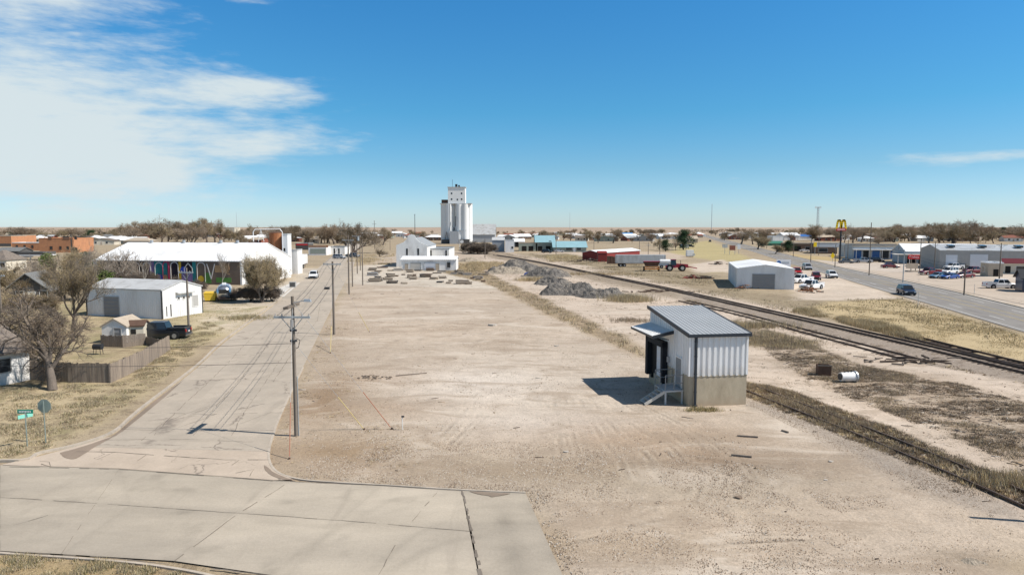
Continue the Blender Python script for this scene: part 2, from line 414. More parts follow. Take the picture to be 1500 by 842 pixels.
Z_['golden2'] = poly([(1040,400),(1060,385),(980,370),(1000,358),(1040,352),(1130,392),(1100,395)])
Z_['palelot'] = poly([(1020,400),(1060,398),(1170,428),(1165,440),(1220,440),(1330,436),(1380,455),(1300,430),(1200,398),(1150,392),(1090,395),(1060,380),(1010,388)])
Z_['eastlot'] = poly([(1190,380),(1250,385),(1440,380),(1700,390),(1700,500),(1500,450),(1400,427),(1300,406),(1240,394)])
Z_['goldstrip'] = poly([(1160,372),(1230,378),(1240,390),(1200,388),(1150,376)])
Z_['gate'] = poly([(770,372),(860,368),(1010,370),(1000,380),(880,382),(800,382)])
Z_['road2'] = poly([(560,395),(520,400),(560,372),(700,366),(740,372),(700,380),(640,384)])
Z_['lotw'] = poly([(398,668),(440,568),(480,475),(512,470),(505,540),(540,600),(640,650),(620,690),(440,698)])
Z_['lotn'] = poly([(640,660),(900,665),(1000,690),(1240,705),(1100,735),(790,728),(600,700)])
COLS = dict(lotw=(0.375, 0.295, 0.215), lotn=(0.40, 0.33, 0.25), base=(0.37, 0.295, 0.20), far=(0.36, 0.275, 0.205), lot=(0.445, 0.366, 0.286), yard=(0.50, 0.44, 0.36), lawn=(0.43, 0.345, 0.215), lawn2=(0.40, 0.33, 0.20), lowleft=(0.36, 0.27, 0.15),
            leftpale=(0.50, 0.42, 0.31), wareh=(0.44, 0.38, 0.30), east=(0.53, 0.435, 0.345), bermline=(0.36, 0.275, 0.18), bandN=(0.31, 0.24, 0.165), balN=(0.35, 0.295, 0.24), weedA=(0.42, 0.33, 0.245),
            weedB=(0.29, 0.23, 0.16), bal=(0.335, 0.275, 0.22), balfar=(0.33, 0.265, 0.195), verge=(0.33, 0.265, 0.175), gold=(0.46, 0.36, 0.21), golden2=(0.40, 0.33, 0.17), palelot=(0.53, 0.44, 0.35),
            eastlot=(0.50, 0.43, 0.36), goldstrip=(0.42, 0.32, 0.17), gate=(0.46, 0.37, 0.28), road2=(0.42, 0.34, 0.26))
#        softness(m), veg, pebble, streak
PROP = dict(lotw=(3.0, 0.42, 0.6, 0.6), lotn=(2.2, 0.22, 0.8, 0.6), lot=(1.0, 0.0, 0.42, 1.0), yard=(1.5, 0, 0.3, 0.6), lawn=(0.6, 0.62, 0, 0), lawn2=(1.2, 0.42, 0, 0), lowleft=(0.5, 0.6, 0.1, 0), leftpale=(1.5, 0.15, 0.1, 0.3), wareh=(1.2, 0.1, 0.2, 0.4), east=(2.0, 0.34, 0.35, 0.9),
            bermline=(0.8, 0.7, 0, 0), bandN=(0.5, 0.85, 0.1, 0), balN=(0.6, 0.0, 1.0, 0), weedA=(1.8, 0.66, 0.2, 0.6), weedB=(1.2, 0.75, 0, 0), bal=(0.7, 0.5, 0.9, 0), balfar=(1.5, 0.5, 0.4, 0), verge=(1.5, 0.6, 0.1, 0),
            gold=(1.2, 0.35, 0, 0), golden2=(2, 0.3, 0, 0), palelot=(1.2, 0.03, 0.25, 0.5), eastlot=(1.2, 0.03, 0.2, 0.5), goldstrip=(1.5, 0.2, 0, 0), gate=(2, 0.1, 0.1, 0.4), road2=(2, 0.15, 0.1, 0.5))
col = np.zeros((fx.size, 3)); att = np.zeros((fx.size, 3))
farw = np.clip((fy - 500) / 1500, 0, 1)
col[:] = np.array(COLS['base']); col = col * (1 - farw[:, None]) + np.array(COLS['far']) * farw[:, None]
green_ = 0
att[:, 0] = 0.5 * (1 - farw)
# field strips far out
strip = vnoise(fx * 0.3, fy, 900, 5, 2); col *= (0.86 + 0.32 * strip)[:, None]
wx = fx + (vnoise(fx, fy, 5.0, 11) - 0.5) * 3.2; wy = fy + (vnoise(fx, fy, 5.0, 12) - 0.5) * 3.2
near = np.clip(1 - (fy - 30) / 60, 0, 1) * 0.6
wx = fx + (wx - fx) * (1 - near); wy = fy + (wy - fy) * (1 - near)
for k in ('road2', 'gate', 'verge', 'golden2', 'goldstrip', 'palelot', 'eastlot', 'gold', 'lawn', 'lawn2', 'leftpale', 'wareh', 'east', 'weedA', 'weedB', 'balfar', 'bal', 'lot', 'lotw', 'lotn', 'yard', 'bermline', 'bandN', 'balN', 'lowleft'):
    soft, vg, pb, stt = PROP[k]
    w = np.clip(sdist(wx, wy, [tuple(p) for p in Z_[k]]) / soft * 0.5 + 0.5, 0, 1)[:, None]
    col = col * (1 - w) + np.array(COLS[k]) * w; att = att * (1 - w) + np.array((vg, pb, stt)) * w
lw_ = np.clip(sdist(fx, fy, [tuple(p) for p in Z_['lawn']]), 0, 1) * np.clip((vnoise(fx, fy, 4.0, 24, 4) - .5) * 7, 0, 1); col = col * (1 - .55 * lw_[:, None]) + np.array((0.215, 0.20, 0.095)) * (.55 * lw_[:, None])
big = vnoise(fx, fy, 9.0, 21); col *= (0.86 + 0.28 * big)[:, None]
brn = np.clip((vnoise(fx, fy * 1.6, 6.0, 23, 5) - .52) * 6, 0, 1) * (att[:, 2]); col = col * (1 - .38 * brn[:, None]) + np.array((0.315, 0.24, 0.172)) * (.38 * brn[:, None])
# worn paler sweep in the middle of the lot, browner western rim
def gw(px_, py_, rx, ry):
    g = G(px_, py_); return np.exp(-(((fx - g.x) / rx) ** 2 + ((fy - g.y) / ry) ** 2))
for px_, py_, rx, ry, tint in ((760,560,9,12,(0.07,0.075,0.075)), (820,620,6,3,(0.08,0.08,0.08)), (690,560,5,6,(0.05,0.055,0.06)), (940,640,7,3.5,(-0.08,-0.085,-0.08)), (560,560,3,3,(-0.06,-0.07,-0.07)), (470,580,2.2,7,(-0.09,-0.095,-0.09)), (500,660,6,2.0,(-0.08,-0.085,-0.085)), (560,600,5,2.5,(-0.05,-0.06,-0.06)),
                               (640,480,14,10,(0.03,0.02,0.012)), (720,690,8,1.8,(-0.07,-0.07,-0.065)), (1150,680,6,2.5,(-0.07,-0.06,-0.05)), (1010,680,5,2,(-0.05,-0.05,-0.045)), (1420,820,1.6,1.0,(-0.16,-0.14,-0.12)),
                               (940,640,6,3,(-0.03,-0.04,-0.045)), (1080,760,9,3,(0.02,0.01,0.0)), (620,440,22,6,(0.04,0.03,0.02)), (900,800,5,1.5,(-0.06,-0.06,-0.06)), (1300,610,10,3,(0.06,0.05,0.04)), (1180,560,8,4,(0.05,0.04,0.03))):
    col += gw(px_, py_, rx, ry)[:, None] * np.array(tint)
gz = (vnoise(fx, fy, 3.0, 31) - 0.5) * 0.05
ROADZ = 0.03
flat = np.ones(fx.size)
road_polys_px = dict(
    cross=[(-700,640),(-300,663),(0,681),(400,704),(780,723),(825,842),(840,900),(330,843),(0,806),(-300,778),(-700,742)],
    street=[(0,681),(100,668),(170,637),(290,540),(395,452),(440,415),(470,389),(520,389),(512,405),(480,466),(430,560),(395,640),(398,690),(400,704)])
for k in ('cross', 'street'):
    s = sdist(fx, fy, [tuple(p) for p in poly(road_polys_px[k])]); flat *= np.clip(1 - (s + 1.2) / 1.0, 0, 1)
gz = gz * flat - 0.03 * (1 - flat) + 0.0
# embankment under the tracks
def seg_dist(pts):
    d = np.full(fx.shape, 1e9)
    for a, b_ in zip(pts[:-1], pts[1:]):
        e = b_ - a; t = np.clip(((fx - a.x) * e.x + (fy - a.y) * e.y) / e.length_squared, 0, 1)
        d = np.minimum(d, np.hypot(fx - a.x - e.x * t, fy - a.y - e.y * t))
    return d
TR_MAIN = poly([(2300,745),(1500,548),(1300,499),(1100,453),(1000,430),(950,419),(891,406.8),(850,398),(800,387.5),(760,380),(725,374.5)])
def smooth(pts, n=8):
    out = []
    P = [pts[0]] + list(pts) + [pts[-1]]
    for i in range(1, len(P) - 2):
        p0, p1, p2, p3 = P[i-1], P[i], P[i+1], P[i+2]
        for j in range(n):
            t = j / n
            out.append(0.5 * ((2*p1) + (p2-p0)*t + (2*p0-5*p1+4*p2-p3)*t*t + (3*p1-p0-3*p2+p3)*t*t*t))
    return out + [pts[-1]]
TR_MAIN = smooth(TR_MAIN)
gz += 0.22 * np.clip(1 - (seg_dist(TR_MAIN) - 1.5) / 1.6, 0, 1) * np.clip((400 - fy) / 100, 0, 1)
gz = np.where(fy > 350, np.minimum(gz, 0.0), gz)
hgt = np.clip((fy - 2500) / 6000, 0, 1) * (vnoise(fx, fy, 2500, 41, 3)) * 26 - np.clip((fy - 2500) / 6000, 0, 1) * 6
gz += hgt
def poly_dist(pts, lim=4.0):
    P = np.array([(p.x, p.y) for p in pts]); m_ = (fx > P[:, 0].min() - lim) & (fx < P[:, 0].max() + lim) & (fy > P[:, 1].min() - lim) & (fy < P[:, 1].max() + lim)
    d = np.full(fx.shape, 99.0); X_, Y_ = fx[m_], fy[m_]; dd = np.full(X_.shape, 99.0)
    for (ax, ay), (bx, by) in zip(P[:-1], P[1:]):
        ex, ey = bx - ax, by - ay; t = np.clip(((X_ - ax) * ex + (Y_ - ay) * ey) / (ex*ex + ey*ey + 1e-9), 0, 1); dd = np.minimum(dd, np.hypot(X_ - ax - ex*t, Y_ - ay - ey*t))
    d[m_] = dd; return d
rutn = np.clip((vnoise(fx, fy, 2.2, 51, 4) - .42) * 4.5, 0, 1)
RUTS = [[(812,585),(817,630),(826,675)], [(828,585),(838,630),(850,676)], [(850,585),(880,638),(905,668),(922,702)], [(866,585),(905,632),(940,660),(962,694)], [(884,585),(935,628),(985,655),(1006,690),(1008,718)], [(900,584),(960,620),(1010,655),(1030,690),(1024,724),(1006,748)],
        [(914,584),(978,618),(1030,655),(1048,688),(1044,714)], [(930,588),(1005,625),(1062,662),(1090,698)], [(942,662),(968,688),(972,714),(960,740)], [(975,660),(1000,684),(1000,708)], [(640,645),(662,622),(684,598)], [(655,655),(680,630),(704,606)], [(880,775),(1000,756),(1120,760)], [(830,795),(960,776),(1110,782)], [(1010,800),(1150,790),(1290,800)],
        [(760,560),(800,590),(812,640)], [(700,470),(800,520),(868,585)], [(724,466),(830,520),(890,580)], [(560,500),(640,496),(720,500)], [(540,470),(620,476),(700,474)]]
for k, pts_ in enumerate(RUTS):
    for off, amp in ((0.0, 1.0), (0.42, .6)):
        P_ = [p + Vector((off, .0)) for p in smooth(poly(pts_), 6)]; d = poly_dist(P_)
        rut = np.exp(-(d / .13) ** 2) * rutn * amp; rid = (np.exp(-((d - .26) / .12) ** 2)) * rutn * amp
        gz += (-.020 * rut + .013 * rid) * flat; col = col * (1 - .20 * rut[:, None]) + np.array((.54, .46, .36)) * (.22 * rid[:, None]) + col * 0 - col * (.22 * rid[:, None]) * 0.85
gz += (vnoise(fx, fy, .6, 52, 3) - .5) * .035 * flat * (fy < 60)
idx = np.arange(fx.size).reshape(shp)
F = np.stack([idx[:-1, :-1].ravel(), idx[:-1, 1:].ravel(), idx[1:, 1:].ravel(), idx[1:, :-1].ravel()], 1)
gm = bpy.data.materials.new('ground_dirt'); gm.use_nodes = True
t = gm.node_tree; N = t.nodes; L = t.links; b = N['Principled BSDF']; b.inputs['Roughness'].default_value = 0.95; b.inputs['Specular IOR Level'].default_value = 0.15
def nd(ty, **k):
    n = N.new(ty)
    for a, v in k.items(): setattr(n, a, v)
    return n
def noise(scale, detail=6, rough=0.6, stretch=None, rot=0, dist=0):
    n = nd('ShaderNodeTexNoise'); n.inputs['Scale'].default_value = scale; n.inputs['Detail'].default_value = detail; n.inputs['Roughness'].default_value = rough; n.inputs['Distortion'].default_value = dist
    mp = nd('ShaderNodeMapping'); L.new(geo.outputs['Position'], mp.inputs[0])
    if stretch: mp.inputs['Scale'].default_value = stretch
    mp.inputs['Rotation'].default_value = (0, 0, rot)
    L.new(mp.outputs[0], n.inputs['Vector']); return n.outputs[0]
def mrange(src, a, b_, c_, d_, smoothstep=False):
    n = nd('ShaderNodeMapRange'); 
    if smoothstep: n.interpolation_type = 'SMOOTHSTEP'
    for i, v in enumerate((a, b_, c_, d_)): n.inputs[i + 1].default_value = v
    L.new(src, n.inputs[0]); return n.outputs[0]
def mth(op, a, b_=None):
    n = nd('ShaderNodeMath', operation=op)
    for i, v in enumerate((a, b_)):
        if v is None: continue
        if isinstance(v, (int, float)): n.inputs[i].default_value = v
        else: L.new(v, n.inputs[i])
    return n.outputs[0]
def mixc(f, a, b_, mode='MIX'):
    n = nd('ShaderNodeMixRGB', blend_type=mode)
    for i, v in enumerate((f, a, b_)):
        if isinstance(v, (int, float)): n.inputs[i].default_value = v
        elif isinstance(v, tuple): n.inputs[i].default_value = (*v, 1)
        else: L.new(v, n.inputs[i])
    return n.outputs[0]
geo = nd('ShaderNodeNewGeometry')
a_col = nd('ShaderNodeAttribute', attribute_name='albedo').outputs['Color']
a_att = nd('ShaderNodeAttribute', attribute_name='cover').outputs['Color']
sp_ = nd('ShaderNodeSeparateColor'); L.new(a_att, sp_.inputs[0]); veg, peb, stk = sp_.outputs
n_big = noise(0.12, 5); n_mid = noise(0.9, 6, 0.65); n_fine = noise(6.0, 5, 0.7); n_vf = noise(22, 3, 0.7)
n_str = noise(0.35, 6, 0.65, (0.42, 1.0, 1), 0.2, 0.9)
c1 = mixc(1.0, a_col, mrange(n_mid, 0.3, 0.7, 0.88, 1.12), 'MULTIPLY')
n_gr = noise(55, 2, 0.6)
c1 = mixc(1.0, c1, mrange(n_fine, 0.3, 0.7, 0.80, 1.18), 'MULTIPLY')
c1 = mixc(1.0, c1, mrange(n_vf, 0.3, 0.7, 0.82, 1.18), 'MULTIPLY')
c1 = mixc(1.0, c1, mrange(n_gr, 0.3, 0.7, 0.84, 1.16), 'MULTIPLY')
# washed streaks of browner and paler dirt
sfac = mth('MULTIPLY', mrange(n_str, 0.49, 0.64, 0, 1, True), mth('MULTIPLY', stk, 0.62))
c2 = mixc(sfac, c1, (0.31, 0.24, 0.175))
n_str2 = noise(0.16, 7, 0.65, (0.5, 1.0, 1), -0.2, 1.2)
sfac2 = mth('MULTIPLY', mrange(n_str2, 0.51, 0.66, 0, 1, True), mth('MULTIPLY', stk, 0.75))
c2 = mixc(sfac2, c2, (0.56, 0.48, 0.39))
# pebbles: dark and pale specks
vo = nd('ShaderNodeTexVoronoi'); vo.inputs['Scale'].default_value = 5.5; L.new(geo.outputs['Position'], vo.inputs['Vector'])
vc = nd('ShaderNodeSeparateColor'); L.new(vo.outputs['Color'], vc.inputs[0])
patch = mrange(noise(0.5, 5, 0.7), 0.38, 0.62, 0.15, 1.0, True)
near_c = mth('MULTIPLY', mrange(vo.outputs['Distance'], 0.28, 0.42, 1, 0), mth('MULTIPLY', peb, patch))
c3 = mixc(mth('MULTIPLY', near_c, mrange(vc.outputs[0], 0.55, 0.65, 0, 0.62)), c2, (0.17, 0.135, 0.105))
c3 = mixc(mth('MULTIPLY', near_c, mrange(vc.outputs[1], 0.8, 0.85, 0, 0.5)), c3, (0.62, 0.56, 0.50))
c3 = mixc(mth('MULTIPLY', mth('MULTIPLY', mrange(n_vf, 0.52, 0.62, 0, 0.42), peb), patch), c3, (0.17, 0.14, 0.115))
# patchy dead growth
vn = mth('ADD', mth('MULTIPLY', n_fine, 0.42), mth('ADD', mth('MULTIPLY', n_mid, 0.40), mth('MULTIPLY', n_big, 0.18)))
vthr = mth('SUBTRACT', 0.60, mth('MULTIPLY', veg, 0.17))
vf = mth('MULTIPLY', mth('MINIMUM', mth('MAXIMUM', mth('MULTIPLY', mth('SUBTRACT', vn, vthr), 15.0), 0.0), 1.0), mth('MINIMUM', mth('MULTIPLY', veg, 4.0), 0.8))
vcol = mixc(mrange(n_big, 0.45, 0.56, 0, 1, True), (0.145, 0.104, 0.070), (0.195, 0.148, 0.098))
vcol = mixc(1.0, vcol, mrange(n_vf, 0.3, 0.7, 0.7, 1.35), 'MULTIPLY')
c4 = mixc(vf, c3, vcol)
L.new(c4, b.inputs['Base Color'])
bp = nd('ShaderNodeBump'); bp.inputs['Strength'].default_value = 0.7; bp.inputs['Distance'].default_value = 0.09
hsum = mth('ADD', mth('MULTIPLY', n_mid, 0.8), mth('ADD', mth('MULTIPLY', n_fine, 0.42), mth('ADD', mth('MULTIPLY', near_c, 0.22), mth('MULTIPLY', vf, 0.35))))
L.new(hsum, bp.inputs['Height']); L.new(bp.outputs[0], b.inputs['Normal'])
ground = fast_mesh('ground', np.stack([fx, fy, gz], 1), F, gm)
tag(ground, 'dry dirt and dead grass plain reaching the horizon', kind='structure')
ca = ground.data.color_attributes.new('albedo', 'FLOAT_COLOR', 'POINT'); ca.data.foreach_set('color', np.concatenate([np.clip(col, 0.03, 0.8), np.ones((fx.size, 1))], 1).ravel())
ca = ground.data.color_attributes.new('cover', 'FLOAT_COLOR', 'POINT'); ca.data.foreach_set('color', np.concatenate([np.clip(att, 0, 1), np.ones((fx.size, 1))], 1).ravel())
ground.data.polygons.foreach_set('use_smooth', [True] * len(F))

# ------------------------------------------------------------------ roads
def road_mat(name, base, alt, stain, cell=None, crack=0.0, rot=0.0, stretch=(1, 1, 1), rough=0.85, stainamt=0.5):
    global N, L, geo
    m = bpy.data.materials.new(name); m.use_nodes = True; tt = m.node_tree; N = tt.nodes; L = tt.links
    bb = N['Principled BSDF']; bb.inputs['Roughness'].default_value = rough; bb.inputs['Specular IOR Level'].default_value = 0.25
    geo = nd('ShaderNodeNewGeometry')
    a = noise(0.16, 5, 0.6, stretch, rot); f_ = noise(9, 4, 0.7); g_ = noise(0.7, 6, 0.65, stretch, rot); lw = noise(0.9, 6, 0.6, (1.0, 0.09, 1), rot)
    att_ = nd('ShaderNodeAttribute', attribute_name='slab').outputs['Color']
    c_ = mixc(mrange(a, 0.35, 0.65, 0, 1, True), base, alt)
    c_ = mixc(1.0, c_, att_, 'MULTIPLY')
    c_ = mixc(1.0, c_, mrange(g_, 0.3, 0.7, 0.90, 1.08), 'MULTIPLY')
    c_ = mixc(1.0, c_, mrange(f_, 0.3, 0.7, 0.94, 1.06), 'MULTIPLY')
    c_ = mixc(mth('MULTIPLY', mrange(lw, 0.56, 0.74, 0, 1, True), stainamt), c_, stain)
    if crack:
        v2 = nd('ShaderNodeTexVoronoi', feature='DISTANCE_TO_EDGE'); v2.inputs['Scale'].default_value = crack
        wn_ = nd('ShaderNodeTexNoise'); wn_.inputs['Scale'].default_value = 1.2; wn_.inputs['Detail'].default_value = 6; L.new(geo.outputs['Position'], wn_.inputs['Vector'])
        av = nd('ShaderNodeVectorMath', operation='MULTIPLY_ADD'); L.new(wn_.outputs['Color'], av.inputs[0]); av.inputs[1].default_value = (1.6, 1.6, 0); L.new(geo.outputs['Position'], av.inputs[2])
        L.new(av.outputs[0], v2.inputs['Vector'])
        brk = noise(0.35, 4)
        cf = mth('MULTIPLY', mrange(v2.outputs['Distance'], 0.004, 0.014, 1, 0), mrange(brk, 0.46, 0.56, 0, 0.7, True))
        c_ = mixc(cf, c_, (0.17, 0.14, 0.115))
    L.new(c_, bb.inputs['Base Color'])
    bp_ = nd('ShaderNodeBump'); bp_.inputs['Distance'].default_value = 0.01; L.new(f_, bp_.inputs['Height']); L.new(bp_.outputs[0], bb.inputs['Normal'])
    return m
def sheet(name, polys, z, m, label=None, vals=None):
    mb = MB()
    for p in polys: mb.face([(q[0], q[1], z) for q in p])
    o = mb.build(name, m)
    for f_ in o.data.polygons:
        pass
    at = o.data.color_attributes.new('slab', 'FLOAT_COLOR', 'CORNER'); arr = []
    for i, f_ in enumerate(o.data.polygons):
        v = vals[i] if vals else 1.0
        v = v if isinstance(v, tuple) else (v, v, v)
        arr += [*v, 1.0] * f_.loop_total
    at.data.foreach_set('color', arr)
    tag(o, label, kind='structure'); return o
rng = random.Random(5)
m_cross = road_mat('cross_concrete', (0.435, 0.375, 0.295), (0.375, 0.325, 0.26), (0.31, 0.265, 0.21), rot=0.15, stretch=(0.35, 1, 1), stainamt=0.5)
m_street = road_mat('street_concrete', (0.43, 0.365, 0.29), (0.385, 0.33, 0.265), (0.27, 0.23, 0.185), crack=0.16, rot=-0.21, stainamt=0.35)
m_apron = road_mat('apron_concrete', (0.48, 0.395, 0.31), (0.44, 0.36, 0.28), (0.30, 0.25, 0.21), crack=0.25, stainamt=0.3)
m_asph = road_mat('highway_asphalt', (0.225, 0.205, 0.185), (0.25, 0.23, 0.205), (0.15, 0.14, 0.13), rot=0.25, stainamt=0.8)
m_paint = road_mat('road_paint', (0.62, 0.61, 0.58), (0.5, 0.5, 0.48), (0.35, 0.34, 0.33), stainamt=0.4)
m_paint_y = road_mat('road_paint_yellow', (0.40, 0.32, 0.17), (0.34, 0.28, 0.17), (0.35, 0.3, 0.2), stainamt=0.4)
m_seam = road_mat('joint_tar', (0.15, 0.125, 0.10), (0.20, 0.17, 0.14), (0.2, 0.17, 0.14), stainamt=0.3)
m_wet = road_mat('dark_silt', (0.27, 0.21, 0.16), (0.21, 0.165, 0.125), (0.27, 0.22, 0.17), stainamt=0.4)

# cross road: slabs between long and transverse joints (photo rows of the joint lines)
def lerp(a, b_, t): return a + (b_ - a) * t
TOP = [(-700,640),(-300,664),(0,682),(175,687),(400,704),(560,712),(676,719)]
MIDL = [(-700,684),(-300,711),(0,729),(190,741),(345,752),(500,763),(691,779)]
BOT = [(-700,742),(-300,778),(0,807),(90,812),(255,822),(420,846),(707,868)]
def addbelow(pts): return pts
tops = poly(TOP); mids = poly(MIDL); bots = poly(BOT)
slabs = []; vals = []
for i in range(6):
    for a, c_ in ((tops, mids), (mids, bots)):
        slabs.append([a[i], a[i+1], c_[i+1], c_[i]][::-1]); v = rng.uniform(0.93, 1.05); vals.append((v, v * rng.uniform(0.995, 1.01), v * rng.uniform(0.98, 1.02)))
# wide grey slab east of the joint
sx = poly([(676,719),(770,723),(826,842),(850,900),(712,900),(700,842)])
slabs.append(sx[::-1]); vals.append((0.97, 0.985, 1.0))
slabs.append([bots[-1], bots[-2], bots[-2] + Vector((1.5, -12)), bots[-1] + Vector((1.5, -12))]); vals.append(0.97)
MARKS = [([(540,860),(640,800),(760,776),(850,770)], .22, .12), ([(690,850),(770,806),(830,788)], .2, .10), ([(380,764),(500,770),(620,738),(700,734)], .2, .10), ([(722,722),(742,775),(765,860)], .5, .20), ([(530,850),(600,790),(650,765)], .18, .12), ([(690,745),(800,735)], .15, .10), ([(690,768),(810,766)], .2, .10),
         ([(395,842),(470,790),(560,740)], .18, .09), ([(180,842),(300,780),(420,712)], .35, -.08), ([(60,720),(200,742),(340,752)], .4, .06), ([(100,690),(250,720),(420,740),(660,760)], .5, .05), ([(0,760),(200,790),(420,820)], .5, .05)]
MK = [([tuple(p) for p in smooth(poly(p_), 6)], w_, a_) for p_, w_, a_ in MARKS]
def patch_sheet(name, quads, tones, z, m, label, step=.22):
    V_, F_, A_ = [], [], []
    for q, tn in zip(quads, tones):
        q = [Vector((v[0], v[1])) for v in q]
        if len(q) > 4: continue
        nu = max(2, int(max((q[1]-q[0]).length, (q[2]-q[3]).length) / step)); nv = max(2, int(max((q[3]-q[0]).length, (q[2]-q[1]).length) / step)); nu, nv = min(nu, 90), min(nv, 60)
        U, W = np.meshgrid(np.linspace(0, 1, nu+1), np.linspace(0, 1, nv+1)); U, W = U.ravel(), W.ravel()
        P = [np.array(v) for v in q]; XY = ((1-U)*(1-W))[:, None]*P[0] + (U*(1-W))[:, None]*P[1] + (U*W)[:, None]*P[2] + ((1-U)*W)[:, None]*P[3]
        k0 = sum(map(len, V_)); V_.append(np.concatenate([XY, np.full((len(XY), 1), z)], 1)); I = np.arange(len(XY)).reshape(nv+1, nu+1) + k0
        F_.append(np.stack([I[:-1,:-1].ravel(), I[:-1,1:].ravel(), I[1:,1:].ravel(), I[1:,:-1].ravel()], 1)); tone = np.full(len(XY), tn if not isinstance(tn, tuple) else tn[1])
        # grime gathers along the joints
        ed = np.minimum(np.minimum(U, 1-U) * nu, np.minimum(W, 1-W) * nv) * step; tone *= 1 - .07 * np.exp(-ed / .25)
        brk = vnoise(XY[:, 0], XY[:, 1], 3.0, 81, 3)
        for pts, w_, a_ in MK:
            d = np.full(len(XY), 99.)
            for (ax, ay), (bx, by) in zip(pts[:-1], pts[1:]):
                ex, ey = bx-ax, by-ay; t = np.clip(((XY[:,0]-ax)*ex + (XY[:,1]-ay)*ey)/(ex*ex+ey*ey+1e-9), 0, 1); d = np.minimum(d, np.hypot(XY[:,0]-ax-ex*t, XY[:,1]-ay-ey*t))
            tone *= 1 - a_ * np.exp(-(d / w_) ** 2) * np.clip(brk * 2.4 - .5, 0, 1)
        tone *= .90 + .2 * vnoise(XY[:, 0] * .6, XY[:, 1], 2.2, 82, 5); bl2 = np.clip((vnoise(XY[:, 0], XY[:, 1], 1.2, 83, 4) - .66) * 6, 0, 1); tone *= 1 - .16 * bl2; A_.append(tone)
    o = fast_mesh(name, np.concatenate(V_), np.concatenate(F_), m); tag(o, label, kind='structure'); A_ = np.concatenate(A_)
    at = o.data.color_attributes.new('slab', 'FLOAT_COLOR', 'POINT'); at.data.foreach_set('color', np.stack([A_, A_, A_, np.ones_like(A_)], 1).ravel()); return o
sq = poly([(676,719),(770,723),(850,900),(712,900)])
patch_sheet('cross_street', slabs[:12] + [sq] + [slabs[-1]], vals[:12] + [.95, .97], ROADZ, m_cross, 'broad pale concrete street crossing the foreground')
# apron between both streets
ap = poly([(0,681.5),(60,668),(120,652),(160,640)]) + poly([(396,660),(395,680),(409,693),(432,703.5),(400,703.7),(175,686.7)])
sheet('intersection_apron', [ap[::-1]], ROADZ + 0.004, m_apron, 'pinkish worn concrete apron where the streets meet')
street_l = [(120,655),(168,637),(205,605),(290,538),(330,501),(395,452),(440,414),(470,389.5),(490,372),(510,356)]
street_r = [(396,662),(400,640),(412,605),(444,538),(462,501),(486,452),(505,414),(518,389.5),(523,372),(528,356)]
sl, sr = smooth(poly(street_l), 3), smooth(poly(street_r), 3)
qs = []; vals = []
for i in range(len(sl) - 1):
    n_ = 3
    for k in range(n_):
        a0, a1 = lerp(sl[i], sr[i], k / n_), lerp(sl[i], sr[i], (k + 1) / n_); b0, b1 = lerp(sl[i+1], sr[i+1], k / n_), lerp(sl[i+1], sr[i+1], (k + 1) / n_)
        qs.append([a0, a1, b1, b0]); vals.append(rng.uniform(0.965, 1.03))
sheet('side_street', qs, ROADZ + 0.008, m_street, 'cracked pale concrete street running away on the left', vals)
# kerbs: a real step
def ribbon_pts(pts, w):
    out = []
    for i, p in enumerate(pts):
        a = pts[max(0, i-1)]; c_ = pts[min(len(pts)-1, i+1)]; d = (c_ - a).normalized(); n_ = Vector((-d.y, d.x)); out.append((p + n_ * w / 2, p - n_ * w / 2))
    return out
def strip3d(name, pts, w, z0, z1, m, label=None, kind='structure'):
    mb = MB(); rb = ribbon_pts(pts, w)
    for (a, b_), (c_, d) in zip(rb[:-1], rb[1:]):
        mb.hexa([(*b_, z0), (*d, z0), (*c_, z0), (*a, z0)], [(*b_, z1), (*d, z1), (*c_, z1), (*a, z1)])
    o = mb.build(name, m); tag(o, label, kind=kind); return o
strip3d('kerb', smooth(poly([(-300,659),(0,676),(60,664),(118,651),(168,632),(205,600),(290,534),(330,497),(395,449),(436,414)]), 5), 0.17, -0.05, 0.12, M('kerb_concrete'), 'low worn concrete kerb along the lawn')
strip3d('kerb', smooth(poly([(444,538),(412,605),(400,638),(393.5,662),(397,681),(411,694),(440,702),(490,706.3),(560,710.2),(676,717.5),(770,721.5)]), 5), 0.12, -0.05, 0.042, M('kerb_concrete'), 'low worn concrete kerb rounding the corner of the dirt lot')
strip3d('kerb', smooth(poly([(-300,782),(0,810),(90,816),(200,825),(275,836),(330,848)]), 4), 0.12, -0.05, 0.042, M('kerb_concrete'), 'low worn concrete kerb by the lower left dry grass')
# silt that settled in the gutters
def blot(name, pts, z, m, label):
    P = smooth([*poly(pts), poly(pts)[0]], 5); r_ = random.Random(3)
    sheet(name, [[(p.x + r_.gauss(0, .012), p.y + r_.gauss(0, .012)) for p in P[:-1]][::-1]], z, m, label)
blot('gutter_silt', [(88,664),(120,655),(150,645),(172,634),(215,597),(262,562),(268,558),(232,590),(180,632),(165,641),(140,655),(112,672),(96,671)], ROADZ + 0.016, m_wet, 'dark silt washed along the kerb of the lawn corner')
blot('gutter_silt', [(387,682),(393,686),(404,694),(422,701),(434,703.8),(416,703),(400,698),(389,690)], ROADZ + 0.016, m_wet, 'dark silt at the rounded corner of the dirt lot')
blot('gutter_silt', [(688,720.5),(705,721),(730,722.5),(748,723.6),(738,726),(722,728.5),(714,726.5),(700,724.5)], ROADZ + 0.016, m_wet, 'dark silt patch beside the wide grey slab')
